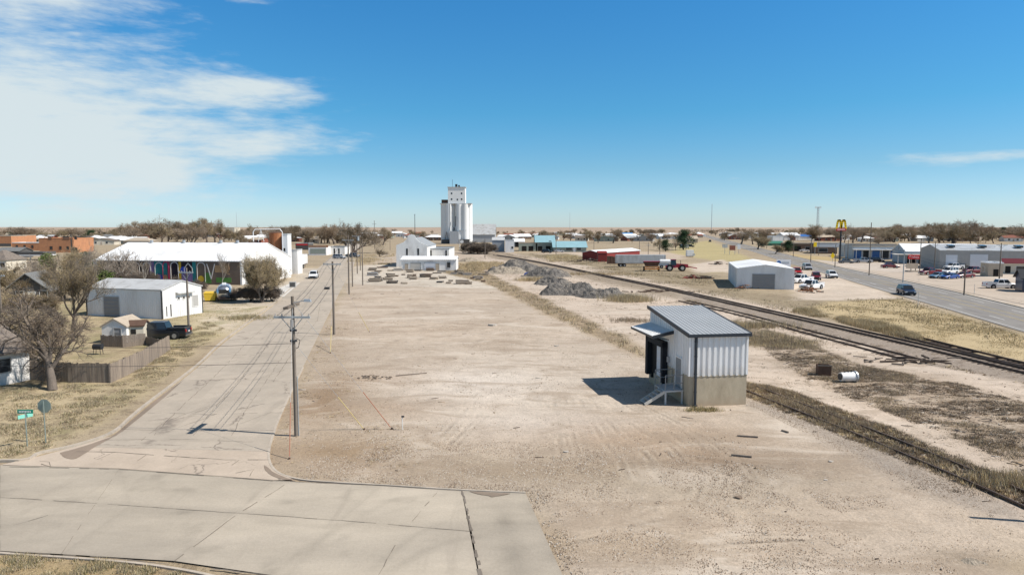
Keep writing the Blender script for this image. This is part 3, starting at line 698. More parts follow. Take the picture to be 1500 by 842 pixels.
# joints and cracks
def crackline(mb, pts, w, r_, jit=0.05, z=ROADZ + 0.012, step=0.5):
    P = poly(pts) if not isinstance(pts[0], Vector) else pts; Q = []
    for a, b_ in zip(P[:-1], P[1:]):
        k = max(2, int((b_ - a).length / step))
        for j in range(k): Q.append(lerp(a, b_, j / k) + Vector((r_.uniform(-jit, jit), r_.uniform(-jit, jit))))
    Q.append(P[-1])
    rb = ribbon_pts(Q, w)
    for (a, b_), (c_, d) in zip(rb[:-1], rb[1:]):
        s1 = r_.uniform(0.35, 1.2)
        if r_.random() < .18: continue
        m1, m2 = (a + b_) / 2, (c_ + d) / 2
        mb.face([(*(m1 + (b_ - m1) * s1), z), (*(m2 + (d - m2) * s1), z), (*(m2 + (c_ - m2) * s1), z), (*(m1 + (a - m1) * s1), z)])
mb = MB(); rr = random.Random(8)
crackline(mb, [(677,719),(684,745),(690,778),(698,812),(704,845)], 0.13, rr, 0.03, step=0.25)
crackline(mb, MIDL, 0.028, rr, 0.02); crackline(mb, [(-300,664),(0,684),(175,688),(400,705),(560,712),(676,719.5)], 0.04, rr, 0.01, z=ROADZ + 0.02)
for i in (2, 3): crackline(mb, [TOP[i], BOT[i]], 0.014, rr, 0.012)
crackline(mb, [(417,711),(345,756),(255,823)], 0.045, rr, 0.02); crackline(mb, [(640,722),(590,780),(555,842)], 0.03, rr, 0.02)
crackline(mb, [(20,770),(62,758),(78,752)], 0.02, rr, 0.02); crackline(mb, [(0,808),(150,817),(330,836),(420,847)], 0.06, rr, 0.02)
crackline(mb, [(112,662),(170,663),(240,668),(330,674),(395,674)], 0.05, rr, 0.03, z=ROADZ + 0.018)
for p in ([(130,679),(165,664)], [(200,676),(214,667)], [(262,688),(300,672)], [(330,690),(350,675)], [(345,694),(372,688),(366,698)], [(60,680),(75,684),(72,677),(58,676)]): crackline(mb, p, 0.03, rr, 0.03, z=ROADZ + 0.018)
for tt in (0.25, 0.5, 0.74):
    pts_ = [lerp(a, b_, tt) for a, b_ in zip(sl[3:], sr[3:])]
    crackline(mb, pts_[:22], 0.035, rr, 0.05, z=ROADZ + 0.016)
for i in range(2, 22, 2): 
    if i < len(sl): crackline(mb, [sl[i], lerp(sl[i], sr[i], 0.5) + Vector((0, rr.uniform(-.4, .4))), sr[i]], 0.03, rr, 0.04, z=ROADZ + 0.016)
for k in range(11):
    i = rr.randint(2, min(20, len(sl) - 2)); p = lerp(sl[i], sr[i], rr.uniform(0.1, 0.8)); q = p + Vector((rr.uniform(-1, 2.2), rr.uniform(2, 6)))
    crackline(mb, [p, lerp(p, q, .5) + Vector((rr.uniform(-.3, .3), 0)), q], 0.03, rr, 0.08, z=ROADZ + 0.0165)
crackline(mb, poly([(470,440),(465,470),(440,500),(420,530),(400,560)]), 0.04, rr, 0.04, z=ROADZ + 0.017)
o = mb.build('road_cracks', m_seam); tag(o, 'dark joints and cracks in the concrete streets', kind='structure')
at = o.data.color_attributes.new('slab', 'FLOAT_COLOR', 'CORNER'); at.data.foreach_set('color', [1.0] * (4 * len(o.data.loops)))
# faint long tyre marks swept over the cross street and the lot
# highway with lane lines
hw_n = [(2300,720),(1500,487),(1380,451),(1300,428),(1220,404),(1160,387),(1110,371),(1075,360),(1045,351),(1025,344),(1020,340)]
hw_f = [(2300,640),(1500,452),(1400,428),(1300,406.5),(1240,394),(1180,379.5),(1125,366.5),(1085,357),(1053,349),(1031,343),(1024,339.5)]
hn, hf = poly(hw_n), poly(hw_f)
def resample(pts, k=60):
    d = [0]
    for a, b_ in zip(pts[:-1], pts[1:]): d.append(d[-1] + (b_ - a).length)
    out = []
    for i in range(k + 1):
        s = d[-1] * (i / k) ** 1.6
        for j in range(len(pts) - 1):
            if d[j+1] >= s - 1e-9: out.append(lerp(pts[j], pts[j+1], (s - d[j]) / (d[j+1] - d[j] + 1e-9))); break
    return out
hn, hf = resample(smooth(hn, 5)), resample(smooth(hf, 5))
sheet('highway', [[hf[i], hf[i+1], hn[i+1], hn[i]][::-1] for i in range(len(hn) - 1)], 0.05, m_asph, 'grey asphalt highway with lane lines running off to the right')
mb1, mb2 = MB(), MB()
def laneline(mb_, t_, w, dash=False):
    P = [lerp(a, b_, t_) for a, b_ in zip(hn, hf)]
    if dash:
        P2 = []
        for a, b_ in zip(P[:-1], P[1:]):
            k = max(1, int((b_ - a).length / 4))
            for j in range(k): P2.append(lerp(a, b_, j / k))
        rb = ribbon_pts(P2, w)
        for i in range(0, len(rb) - 1, 3):
            (a, b_), (c_, d) = rb[i], rb[i+1]; mb_.face([(*b_, .056), (*d, .056), (*c_, .056), (*a, .056)])
    else:
        rb = ribbon_pts(P, w)
        for (a, b_), (c_, d) in zip(rb[:-1], rb[1:]): mb_.face([(*b_, .056), (*d, .056), (*c_, .056), (*a, .056)])
laneline(mb1, 0.06, 0.14); laneline(mb1, 0.94, 0.14); laneline(mb1, 0.24, 0.14, True); laneline(mb1, 0.76, 0.14, True)
for t_ in (0.405, 0.42, 0.58, 0.595): laneline(mb2, t_, 0.12)
for mb_, mm, nm, lb in ((mb1, m_paint, 'lane_lines', 'white painted lane lines on the highway'), (mb2, m_paint_y, 'centre_lines', 'yellow painted centre lines on the highway')):
    o = mb_.build(nm, mm); tag(o, lb, kind='structure'); at = o.data.color_attributes.new('slab', 'FLOAT_COLOR', 'CORNER'); at.data.foreach_set('color', [1.0] * (4 * len(o.data.loops)))
strip3d('kerb', [p for p in hf[:46]], 0.3, 0.0, 0.16, M('kerb_concrete'), 'pale kerb on the far side of the highway')
# paved forecourt beyond the highway, and slab by the warehouse
sheet('parking_lot', [poly([(1240,392),(1300,404),(1500,446),(1700,482),(1700,425),(1500,412),(1380,402),(1300,398)])], 0.04, m_apron, 'pale paved parking area beyond the highway')
sheet('warehouse_apron', [poly([(402,425),(410,436),(432,430),(452,416),(430,413)])], 0.035, road_mat('pale_apron', (0.60, 0.57, 0.52), (0.55, 0.52, 0.47), (0.4, 0.38, 0.34), stainamt=0.2), 'white concrete apron beside the white warehouse')

# ------------------------------------------------------------------ railway tracks
def arc_points(pts, step):
    out = []; rest = 0
    for a, b_ in zip(pts[:-1], pts[1:]):
        Ls = (b_ - a).length; d = (b_ - a) / Ls; s = rest
        while s < Ls: out.append((a + d * s, d)); s += step
        rest = s - Ls
    return out
def track(label, pts, z, nties, maxy=1e9, rails=(1, 1), tie_skip=0.0, step=0.62, ghost=False, hi=0.16):
    root = empty('railway_track', (pts[len(pts)//2].x, pts[len(pts)//2].y, 0)); tag(root, label, 'railway track')
    off = Vector((root.location.x, root.location.y)); r_ = random.Random(4)
    for k, s in enumerate((-1, 1)):
        if not rails[k]: continue
        mb_ = MB(); rb = ribbon_pts(pts, 1.5)
        line = [p[0 if s < 0 else 1] - off for p in rb]; rb2 = ribbon_pts(line, 0.075); rb3 = ribbon_pts(line, 0.14)
        for j in range(len(line) - 1):
            (a, b_), (c_, d) = rb2[j], rb2[j+1]; mb_.hexa([(*b_, z), (*d, z), (*c_, z), (*a, z)], [(*b_, z + hi), (*d, z + hi), (*c_, z + hi), (*a, z + hi)])
            (a, b_), (c_, d) = rb3[j], rb3[j+1]; mb_.hexa([(*b_, z - .03), (*d, z - .03), (*c_, z - .03), (*a, z - .03)], [(*b_, z + .03), (*d, z + .03), (*c_, z + .03), (*a, z + .03)])
        mb_.build('rail', M('rail_steel'), root)
    tp = [q for q in arc_points(pts, step) if 20 < q[0].y < maxy]
    tp.sort(key=lambda q: q[0].length)
    vis = [q for q in tp if abs(q[0].x / q[0].y) < 0.8 and r_.random() >= tie_skip]
    rest = MB()
    src = None
    for j, (p, d) in enumerate(vis):
        rz = math.atan2(d.y, d.x) + r_.uniform(-.04, .04); q = p - off
        if j < nties:
            if src is None: src = MB().box(-.115, -1.3, -.16, .115, 1.3, 0.0).build('sleeper', M('sleeper_wood'), root); o_ = src
            else: o_ = src.copy(); C.objects.link(o_); o_.parent = root
            o_.location = (q.x, q.y, z + r_.uniform(-.02, 0.005)); o_.rotation_euler = (0, 0, rz)
        else:
            c_, s_ = math.cos(rz), math.sin(rz); u = Vector((c_, s_)); v = Vector((-s_, c_)); zz = z + r_.uniform(-.02, 0.03)
            B = [q - u * .13 - v * 1.3, q + u * .13 - v * 1.3, q + u * .13 + v * 1.3, q - u * .13 + v * 1.3]
            rest.hexa([(*k, zz - .16) for k in B], [(*k, zz) for k in B])
    if rest.v: tag(rest.build('sleeper', M('sleeper_wood'), root), kind='stuff')
    return root
track('main railway track with two dark rails crossing from the right edge', TR_MAIN, 0.25, 100, maxy=290)
SPUR = smooth(poly([(1352,531),(1335,527),(1260,507),(1180,486),(1100,464.5),(1040,450),(1000,441)]), 6)
track('overgrown spur track ending at the pile of broken sleepers', SPUR, 0.03, 60, tie_skip=0.45, hi=0.13, rails=(1, 1))
TURN = smooth(poly([(1900,610),(1600,560),(1500,538),(1420,518),(1345,499),(1330,496)]), 6)
track('second track joining the main line beside the golden verge', TURN, 0.16, 60, tie_skip=0.3)
SIDE = smooth(poly([(1800,868),(1500,733),(1400,690),(1262,633),(1150,590),(1095,568)]), 6)
track('old siding half buried in weeds beside the metal shed', SIDE, 0.0, 0, tie_skip=1.0, hi=0.15)
# ------------------------------------------------------------------ building kit
def facept(face, L_, D, u, z, off):
    return {'F': (u, -off, z), 'B': (L_ - u, D + off, z), 'R': (L_ + off, u, z), 'L': (-off, D - u, z)}[face]
def panel(mb, face, L_, D, u, z, w, h, t0, t1, m=0):
    """thin box lying on a face, from t0 to t1 outside of the wall plane"""
    a, b_, c_, d = facept(face, L_, D, u, z, t0), facept(face, L_, D, u + w, z, t0), facept(face, L_, D, u + w, z + h, t0), facept(face, L_, D, u, z + h, t0)
    n_ = Vector(facept(face, L_, D, u, z, t1)) - Vector(a)
    mb.extr([a, b_, c_, d], n_, m)
def building(name, label, cat, p0, p1, D, h, rise=1.5, roof='gx', wall='white_wall', rf='grey_roof', feats=(), group=None, over=0.35, ribs=None, z0=-0.15, trim=None, thick=0.14, chimney=None):
    """p0, p1: world points of the front corners. Local x along the front, y backwards."""
    p0 = Vector(p0).to_2d(); p1 = Vector(p1).to_2d(); e = p1 - p0; L_ = e.length
    root = empty(name, (p0.x, p0.y, 0), math.atan2(e.y, e.x)); tag(root, label, cat, group)
    w = MB(); r_ = MB()
    if roof == 'gx':
        w.raw([(0,0,z0),(L_,0,z0),(L_,D,z0),(0,D,z0),(0,0,h),(L_,0,h),(L_,D,h),(0,D,h),(0,D/2,h+rise),(L_,D/2,h+rise)],
              [(0,3,2,1),(0,1,5,4),(1,2,6,9,5),(2,3,7,6),(3,0,4,8,7),(4,5,9,8),(6,7,8,9)])
        k = rise / (D / 2); o = over
        r_.extr([(-o,-o,h-k*o),(L_+o,-o,h-k*o),(L_+o,D/2,h+rise),(-o,D/2,h+rise)], (0,0,thick)); r_.extr([(-o,D/2,h+rise),(L_+o,D/2,h+rise),(L_+o,D+o,h-k*o),(-o,D+o,h-k*o)], (0,0,thick))
    elif roof == 'gy':
        w.raw([(0,0,z0),(L_,0,z0),(L_,D,z0),(0,D,z0),(0,0,h),(L_,0,h),(L_,D,h),(0,D,h),(L_/2,0,h+rise),(L_/2,D,h+rise)],
              [(0,3,2,1),(0,1,5,8,4),(1,2,6,5),(2,3,7,9,6),(3,0,4,7),(4,8,9,7),(5,6,9,8)])
        k = rise / (L_ / 2); o = over
        r_.extr([(-o,-o,h-k*o),(L_/2,-o,h+rise),(L_/2,D+o,h+rise),(-o,D+o,h-k*o)], (0,0,thick)); r_.extr([(L_/2,-o,h+rise),(L_+o,-o,h-k*o),(L_+o,D+o,h-k*o),(L_/2,D+o,h+rise)], (0,0,thick))
    elif roof == 'hip':
        w.box(0,0,z0,L_,D,h); o = over; m_ = min(L_, D) / 2 + o
        A = [(-o,-o,h),(L_+o,-o,h),(L_+o,D+o,h),(-o,D+o,h)]
        if L_ >= D: T = [(-o+m_,D/2,h+rise),(L_+o-m_,D/2,h+rise)]; fs = [(0,1,5,4),(1,2,5),(2,3,4,5),(3,0,4),(0,3,2,1)]
        else: T = [(L_/2,-o+m_,h+rise),(L_/2,D+o-m_,h+rise)]; fs = [(0,1,4),(1,2,5,4),(2,3,5),(3,0,4,5),(0,3,2,1)]
        r_.raw(A + T, fs)
    else:
        w.box(0,0,z0,L_,D,h)
        r_.box(0.12,0.12,h+.003,L_-.12,D-.12,h+.05)
        for q in ((-.06,-.06,L_+.06,.14),(-.06,D-.14,L_+.06,D+.06),(-.06,.14,.14,D-.14),(L_-.14,.14,L_+.06,D-.14)): r_.box(q[0],q[1],h+.002,q[2],q[3],h+.3)
    if ribs:
        pitch, mat_ = ribs
        for f_, ln in (('F', L_), ('R', D), ('L', D)):
            u = pitch / 2
            while u < ln:
                hh = h - 0.02
                if (roof == 'gx' and f_ in 'RL'): hh = h + rise * (1 - abs(u - D/2) / (D/2)) - 0.05
                if (roof == 'gy' and f_ == 'F'): hh = h + rise * (1 - abs(u - L_/2) / (L_/2)) - 0.05
                panel(w, f_, L_, D, u, 0.0, 0.07, hh, -0.01, 0.035); u += pitch
    wo = w.build('wall', M(wall), root); ro = r_.build('roof', M(rf), root)
    if trim:
        t_ = MB()
        for x_, y_ in ((0,0),(L_,0),(0,D),(L_,D)): t_.box(x_-.07,y_-.07,0,x_+.07,y_+.07,h-.02)
        t_.build('corner_trim', M(trim), root)
    if chimney:
        cx, cy, hh = chimney; MB().box(cx-.3,cy-.3,h,cx+.3,cy+.3,hh).build('chimney', M('brick_red'), ro)
    for f_ in feats:
        kind, face, u, z, ww, hh = f_[:6]; mt = f_[6] if len(f_) > 6 else None
        if kind == 'window':
            a = MB(); panel(a, face, L_, D, u, z, ww, hh, -.02, .045); wi = a.build('window', M(mt or 'glass_dark'), root)
            b_ = MB(); t_ = 0.07
            for q in ((u-t_,z-t_,ww+2*t_,t_),(u-t_,z+hh,ww+2*t_,t_),(u-t_,z,t_,hh),(u+ww,z,t_,hh)): panel(b_, face, L_, D, *q, -.02, .08)
            b_.build('frame', M('rust' if wall == 'orange_brick' else 'white_wall' if wall != 'white_wall' else 'grey_wall'), wi)
        elif kind == 'door':
            a = MB(); panel(a, face, L_, D, u, z, ww, hh, -.02, .055); dr = a.build('door', M(mt or 'door_grey'), root)
            b_ = MB(); t_ = 0.09
            for q in ((u-t_,z,t_,hh),(u+ww,z,t_,hh),(u-t_,z+hh,ww+2*t_,t_)): panel(b_, face, L_, D, *q, -.02, .09)
            b_.build('frame', M('dull_metal' if wall != 'dull_metal' else 'white_metal'), dr)
        elif kind == 'opening':
            a = MB(); panel(a, face, L_, D, u, z, ww, hh, -.02, .042); a.build('opening', M('dark_opening'), root)
        elif kind == 'awning':
            a = MB(); q = [facept(face,L_,D,u,z+hh,0.0), facept(face,L_,D,u+ww,z+hh,0.0), facept(face,L_,D,u+ww,z,f_[7]), facept(face,L_,D,u,z,f_[7])]
            a.extr(q, (0,0,.12)); a.build('awning', M(mt), root)
        elif kind == 'sign':
            a = MB(); panel(a, face, L_, D, u, z, ww, hh, .02, .14); a.build('sign_panel', M(mt), root)
        elif kind == 'band':
            a = MB(); panel(a, face, L_, D, u, z, ww, hh, -.02, .04); a.build('trim_band', M(mt), root)
        elif kind == 'post':
            a = MB(); p_ = Vector(facept(face,L_,D,u,0,f_[7])); a.box(p_.x-.09,p_.y-.09,0,p_.x+.09,p_.y+.09,z); a.build('post', M(mt or 'white_wall'), root)
        elif kind == 'vent':
            MB().tube((u, z, ww - .4), (u, z, ww + hh), .2, n=8).build('roof_vent', M('galv'), root)
    return root
def line_pts(xa, xb, yb, yb2=None):
    return G(xa, yb), G(xb, yb2 if yb2 else yb)

# ------------------------------------------------------------------ hero: small corrugated dock building
P0 = G(1008, 595.5); P1 = G(1092.5, 592)
e_ = (P1 - P0); SW = e_.length; rz_ = math.atan2(e_.y, e_.x); SD = 7.6
shed = empty('loading_dock_building', (P0.x, P0.y, 0), rz_)
tag(shed, 'small white corrugated metal building on a concrete base with a sloping grey ribbed roof', 'building')
ZF, ZB = HT(1008, 595.5, 490.5), 5.82; ZC = HT(1008, 595.5, 551)
b_ = MB(); b_.box(0, 0, -.2, SW, SD, ZC); b_.box(-.02, -.02, ZC - .06, SW + .02, .0, ZC - .003)
base_o = b_.build('concrete_base', M('concrete'), shed)
def splash(name, src, col, z0, z1, amt):
    """copy of a material with soil splashed up from the ground"""
    m = M(src).copy(); m.name = name; t = m.node_tree; N_ = t.nodes; bs = N_['Principled BSDF']; lk = bs.inputs['Base Color'].links[0].from_socket
    tc = N_.new('ShaderNodeTexCoord'); sx = N_.new('ShaderNodeSeparateXYZ'); t.links.new(tc.outputs['Object'], sx.inputs[0]); nz = N_.new('ShaderNodeTexNoise'); nz.inputs['Scale'].default_value = 2.2; nz.inputs['Detail'].default_value = 6; t.links.new(tc.outputs['Object'], nz.inputs['Vector'])
    ad = N_.new('ShaderNodeMath'); ad.operation = 'MULTIPLY_ADD'; t.links.new(nz.outputs[0], ad.inputs[0]); ad.inputs[1].default_value = -(z1 - z0) * 1.6; t.links.new(sx.outputs[2], ad.inputs[2])
    mr = N_.new('ShaderNodeMapRange'); mr.inputs[1].default_value = z0 - (z1 - z0) * .8; mr.inputs[2].default_value = z1 - (z1 - z0) * .8; mr.inputs[3].default_value = amt; mr.inputs[4].default_value = 0; t.links.new(ad.outputs[0], mr.inputs[0])
    mx = N_.new('ShaderNodeMixRGB'); t.links.new(mr.outputs[0], mx.inputs[0]); t.links.new(lk, mx.inputs[1]); mx.inputs[2].default_value = (*col, 1); t.links.new(mx.outputs[0], bs.inputs['Base Color']); MATS[name] = m; return m
base_o.data.materials[0] = splash('concrete_splashed', 'concrete', (0.40, 0.31, 0.215), 0.0, .75, .75)
def zr(y): return ZF + (ZB - ZF) * y / SD
w = MB()
w.raw([(0.03,.03,ZC),(SW-.03,.03,ZC),(SW-.03,SD-.03,ZC),(.03,SD-.03,ZC),(.03,.03,zr(0)),(SW-.03,.03,zr(0)),(SW-.03,SD-.03,zr(SD)),(.03,SD-.03,zr(SD))],
      [(0,3,2,1),(0,1,5,4),(1,2,6,5),(2,3,7,6),(3,0,4,7),(4,5,6,7)])
u = 0.14
while u < SW - .1:        # deep ribs of the front cladding
    w.hexa([(u,-.045,ZC-.04),(u+.17,-.045,ZC-.04),(u+.21,.03,ZC-.04),(u-.04,.03,ZC-.04)], [(u,-.045,zr(0)-.02),(u+.17,-.045,zr(0)-.02),(u+.21,.03,zr(0)-.02),(u-.04,.03,zr(0)-.02)]); u += .40
for f_ in (0, 1):
    v = .2
    while v < SD - .1:
        z1 = zr(v) - .03
        zb = ZC - .04
        if f_ == 0: w.hexa([(-.03,v,zb),(.04,v-.03,zb),(.04,v+.09,zb),(-.03,v+.06,zb)], [(-.03,v,z1),(.04,v-.03,z1),(.04,v+.09,z1),(-.03,v+.06,z1)])
        else: w.hexa([(SW-.04,v-.03,zb),(SW+.03,v,zb),(SW+.03,v+.06,zb),(SW-.04,v+.09,zb)], [(SW-.04,v-.03,z1),(SW+.03,v,z1),(SW+.03,v+.06,z1),(SW-.04,v+.09,z1)])
        v += .40
splash('white_metal_dusty', 'white_metal', (0.50, 0.42, 0.33), ZC - .1, ZC + .7, .35)
w.build('wall', M('white_metal_dusty'), shed)
mat('shed_roof', (0.40, 0.41, 0.41), 0.45, 0.06, 0.6, 10, 0.05, metal=0.1)
mat('shed_trim', (0.035, 0.042, 0.052), 0.45, 0.05)
r_ = MB()
r_.hexa([(-.12,-.2,zr(-.2)+.02),(SW+.12,-.2,zr(-.2)+.02),(SW+.12,SD+.15,zr(SD+.15)+.02),(-.12,SD+.15,zr(SD+.15)+.02)], [(-.12,-.2,zr(-.2)+.07),(SW+.12,-.2,zr(-.2)+.07),(SW+.12,SD+.15,zr(SD+.15)+.07),(-.12,SD+.15,zr(SD+.15)+.07)])
u = -.05
while u < SW + .1:
    r_.hexa([(u,-.2,zr(-.2)+.06),(u+.09,-.2,zr(-.2)+.06),(u+.09,SD+.15,zr(SD+.15)+.06),(u,SD+.15,zr(SD+.15)+.06)], [(u+.02,-.2,zr(-.2)+.095),(u+.07,-.2,zr(-.2)+.095),(u+.07,SD+.15,zr(SD+.15)+.095),(u+.02,SD+.15,zr(SD+.15)+.095)]); u += .30
ro = r_.build('roof', M('shed_roof'), shed)
t_ = MB()
t_.hexa([(-.17,-.26,zr(-.2)-.12),(SW+.17,-.26,zr(-.2)-.12),(SW+.17,-.205,zr(-.2)-.12),(-.17,-.205,zr(-.2)-.12)], [(-.17,-.26,zr(-.2)+.09),(SW+.17,-.26,zr(-.2)+.09),(SW+.17,-.205,zr(-.2)+.09),(-.17,-.205,zr(-.2)+.09)])
for x0, x1 in ((-.18, -.125), (SW + .125, SW + .18)):
    t_.hexa([(x0,-.2,zr(-.2)-.12),(x1,-.2,zr(-.2)-.12),(x1,SD+.2,zr(SD+.2)-.12),(x0,SD+.2,zr(SD+.2)-.12)], [(x0,-.2,zr(-.2)+.13),(x1,-.2,zr(-.2)+.13),(x1,SD+.2,zr(SD+.2)+.13),(x0,SD+.2,zr(SD+.2)+.13)])
t_.build('trim', M('shed_trim'), ro)
t_ = MB(); t_.box(.36,-.17,.15,.50,-.05,zr(0)-.1); t_.box(.34,-.30,.02,.52,-.05,.16)
for z in (1.0, 2.2, 3.4, 4.4): t_.box(.33,-.15,z,.53,-.04,z+.05)
t_.build('downpipe', M('shed_trim'), shed)
t_ = MB(); t_.box(-.045,-.055,ZC,.09,.02,zr(0)-.02); t_.box(SW-.09,-.055,ZC,SW+.045,.02,zr(0)-.02); t_.build('corner_trim', M('white_metal'), shed)
# left (dock) face: local x = 0 plane, y from 0 (near) to SD
dz0, dz1 = 0.95, 3.5
d_ = MB(); d_.box(-.05, 4.15, dz0, .0, 6.9, dz1 - .1); dd = d_.build('dock_door', M('dark_opening'), shed)
d_ = MB(); d_.box(-.09, 5.0, dz0, -.055, 5.75, dz1 - .35); d_.build('door_leaf', M('door_white'), dd)
mat('dock_rubber', (0.022, 0.024, 0.028), 0.9, 0.1)
d_ = MB(); d_.box(-.42, 3.75, dz0 - .2, -.035, 4.15, dz1 + .25); d_.box(-.42, 6.9, dz0 - .2, -.035, 7.35, dz1 + .25); d_.box(-.42, 3.75, dz1 - .15, -.035, 7.35, dz1 + .27)
d_.build('dock_seal', M('dock_rubber'), shed)
d_ = MB(); d_.box(-.16, 4.2, .55, -.01, 4.45, .95); d_.box(-.16, 6.6, .55, -.01, 6.85, .95); d_.build('dock_bumper', M('rubber'), shed)
d_ = MB(); d_.box(-.055, 1.15, .98, .0, 2.15, 3.0); dr = d_.build('door', M('door_grey'), shed)
d_ = MB()
for q in ((1.07, .98, 1.15, 3.08), (2.15, .98, 2.23, 3.08), (1.15, 3.0, 2.15, 3.08)): d_.box(-.075, q[0], q[1], -.001, q[2], q[3])
d_.build('frame', M('white_metal'), dr); MB().box(-.11, 2.0, 1.95, -.055, 2.08, 2.05).build('handle', M('galv'), dr)
d_ = MB(); d_.box(-.16, 3.35, 2.35, -.03, 3.6, 2.75); d_.build('electric_box', M('grey_wall'), shed)
# canopy
c_ = MB(); cy0, cy1 = 2.75, 7.5; zi, zo = 4.62, 4.30
def cz(x): return zi + (zo - zi) * (-x / 1.5)
c_.hexa([(-1.5,cy0,cz(-1.5)),(-.02,cy0,cz(0)),(-.02,cy1,cz(0)),(-1.5,cy1,cz(-1.5))], [(-1.5,cy0,cz(-1.5)+.05),(-.02,cy0,cz(0)+.05),(-.02,cy1,cz(0)+.05),(-1.5,cy1,cz(-1.5)+.05)])
v = cy0 + .05
while v < cy1:
    c_.hexa([(-1.5,v,cz(-1.5)+.04),(-.02,v,cz(0)+.04),(-.02,v+.1,cz(0)+.04),(-1.5,v+.1,cz(-1.5)+.04)], [(-1.5,v+.02,cz(-1.5)+.1),(-.02,v+.02,cz(0)+.1),(-.02,v+.08,cz(0)+.1),(-1.5,v+.08,cz(-1.5)+.1)]); v += .33
can = c_.build('canopy', M('white_metal'), shed)
c_ = MB(); c_.hexa([(-1.55,cy0-.06,cz(-1.5)-.1),(0,cy0-.06,cz(0)-.1),(0,cy0-.003,cz(0)-.1),(-1.55,cy0-.003,cz(-1.5)-.1)], [(-1.55,cy0-.06,cz(-1.5)+.12),(0,cy0-.06,cz(0)+.14),(0,cy0-.003,cz(0)+.14),(-1.55,cy0-.003,cz(-1.5)+.12)])
c_.box(-1.57, cy0, cz(-1.5) - .08, -1.53, cy1, cz(-1.5) + .08)
for v in (3.6, 5.1, 6.8): c_.bar((-.03, v, 3.95), (-1.35, v, cz(-1.35) - .03), .05)
c_.build('bracket', M('shed_trim'), can)
# landing, rails, stairs
lz = .95
l_ = MB(); l_.box(-1.35, .75, lz - .1, -.03, 2.75, lz)
for q in ((-1.3, .8), (-1.3, 2.7), (-.12, .8)): l_.box(q[0]-.05, q[1]-.05, 0, q[0]+.05, q[1]+.05, lz - .1)
land = l_.build('landing', M('dull_metal'), shed)
g_ = MB(); rz1 = lz + 1.05
for q in ((-1.32,1.78),(-1.32,2.72),(-.08,2.72),(-1.32,.78),(-.7,.78),(-.08,.78)): g_.tube((*q, lz), (*q, rz1), .032, n=8)
for z in (lz + .5, rz1):
    g_.tube((-1.32,1.78,z), (-1.32,2.72,z), .03, n=8); g_.tube((-1.32,2.72,z), (-.08,2.72,z), .03, n=8); g_.tube((-1.32,.78,z), (-.08,.78,z), .03, n=8)
mat('worn_steel', (0.27, 0.265, 0.255), 0.6, 0.15)
g_.build('railing', M('worn_steel'), land)
s_ = MB(); x0, x1 = -1.36, -2.75
for y in (.80, 1.72): s_.hexa([(x1,y,-.02),(x1+.3,y,-.02),(x0,y,lz-.22),(x0,y,lz-.22)], [(x1,y+.06,.12),(x1+.3,y+.06,.12),(x0,y+.06,lz),(x0,y+.06,lz)]) if False else s_.bar((x1, y, .05), (x0, y, lz - .08), .06, .2)
for k in range(5):
    t = (k + .5) / 5; x = x1 + (x0 - x1) * t; z = lz * t; s_.box(x - .13, .83, z - .02, x + .13, 1.69, z + .02)
s_.build('stair', M('pale_concrete'), shed)

# ------------------------------------------------------------------ left side: houses, sheds, warehouse
Gp = G
# near white cottage with brown shingles
cot = building('cottage', 'white rough-walled cottage with a weathered brown shingle roof at the left edge', 'house', G(-70, 580), G(45, 556), 7.2, 2.55, 1.75, 'gx', 'white_wall', 'brown_shingle',
         [('window', 'F', 3.0, 1.0, 1.1, 1.0), ('door', 'R', 2.2, 0, .9, 2.0, 'cream_wall'), ('window', 'R', 4.6, 1.0, 1.0, 1.0)], over=.4)
building('gabled_house', 'dark brown gable-fronted house with grey shingles behind the bare trees', 'house', G(8, 448), G(72, 446), 9, HT(8, 448, 425), HT(8,448,402) - HT(8,448,425), 'gy', 'dark_wall', 'grey_shingle',
         [('window', 'F', 1.5, 1.1, 1.0, 1.1), ('window', 'F', 4.6, 1.1, 1.0, 1.1), ('door', 'F', 3.1, 0, .9, 2, 'cream_wall')], over=.45)
# mid white and grey metal workshop
wa, wb = G(128, 462.0), G(238, 467.5)
wn_dir = (wb - wa).to_2d().normalized()
building('metal_workshop', 'long white and grey metal workshop with a dark-cornered ribbed wall behind the wooden pen', 'workshop', wa, wb, 7.2, 3.76, 1.0, 'gx', 'white_metal', 'dull_metal',
         [('door', 'F', 3.1, 0, 2.6, 2.7, 'door_grey'), ('window', 'R', 2.7, 2.35, .35, .3), ('window', 'R', 3.6, 2.35, .35, .3), ('window', 'R', 4.5, 2.35, .35, .3), ('opening', 'R', .7, .3, .12, 1.3), ('opening', 'R', 1.4, .2, .16, 1.6),
          ('window', 'R', 5.4, 1.1, 1.0, 1.5, 'grey_wall'), ('awning', 'R', 2.4, 3.1, 3.0, .15, 'dull_metal', .5)], ribs=(.33, 0), over=.12, trim='black_trim')
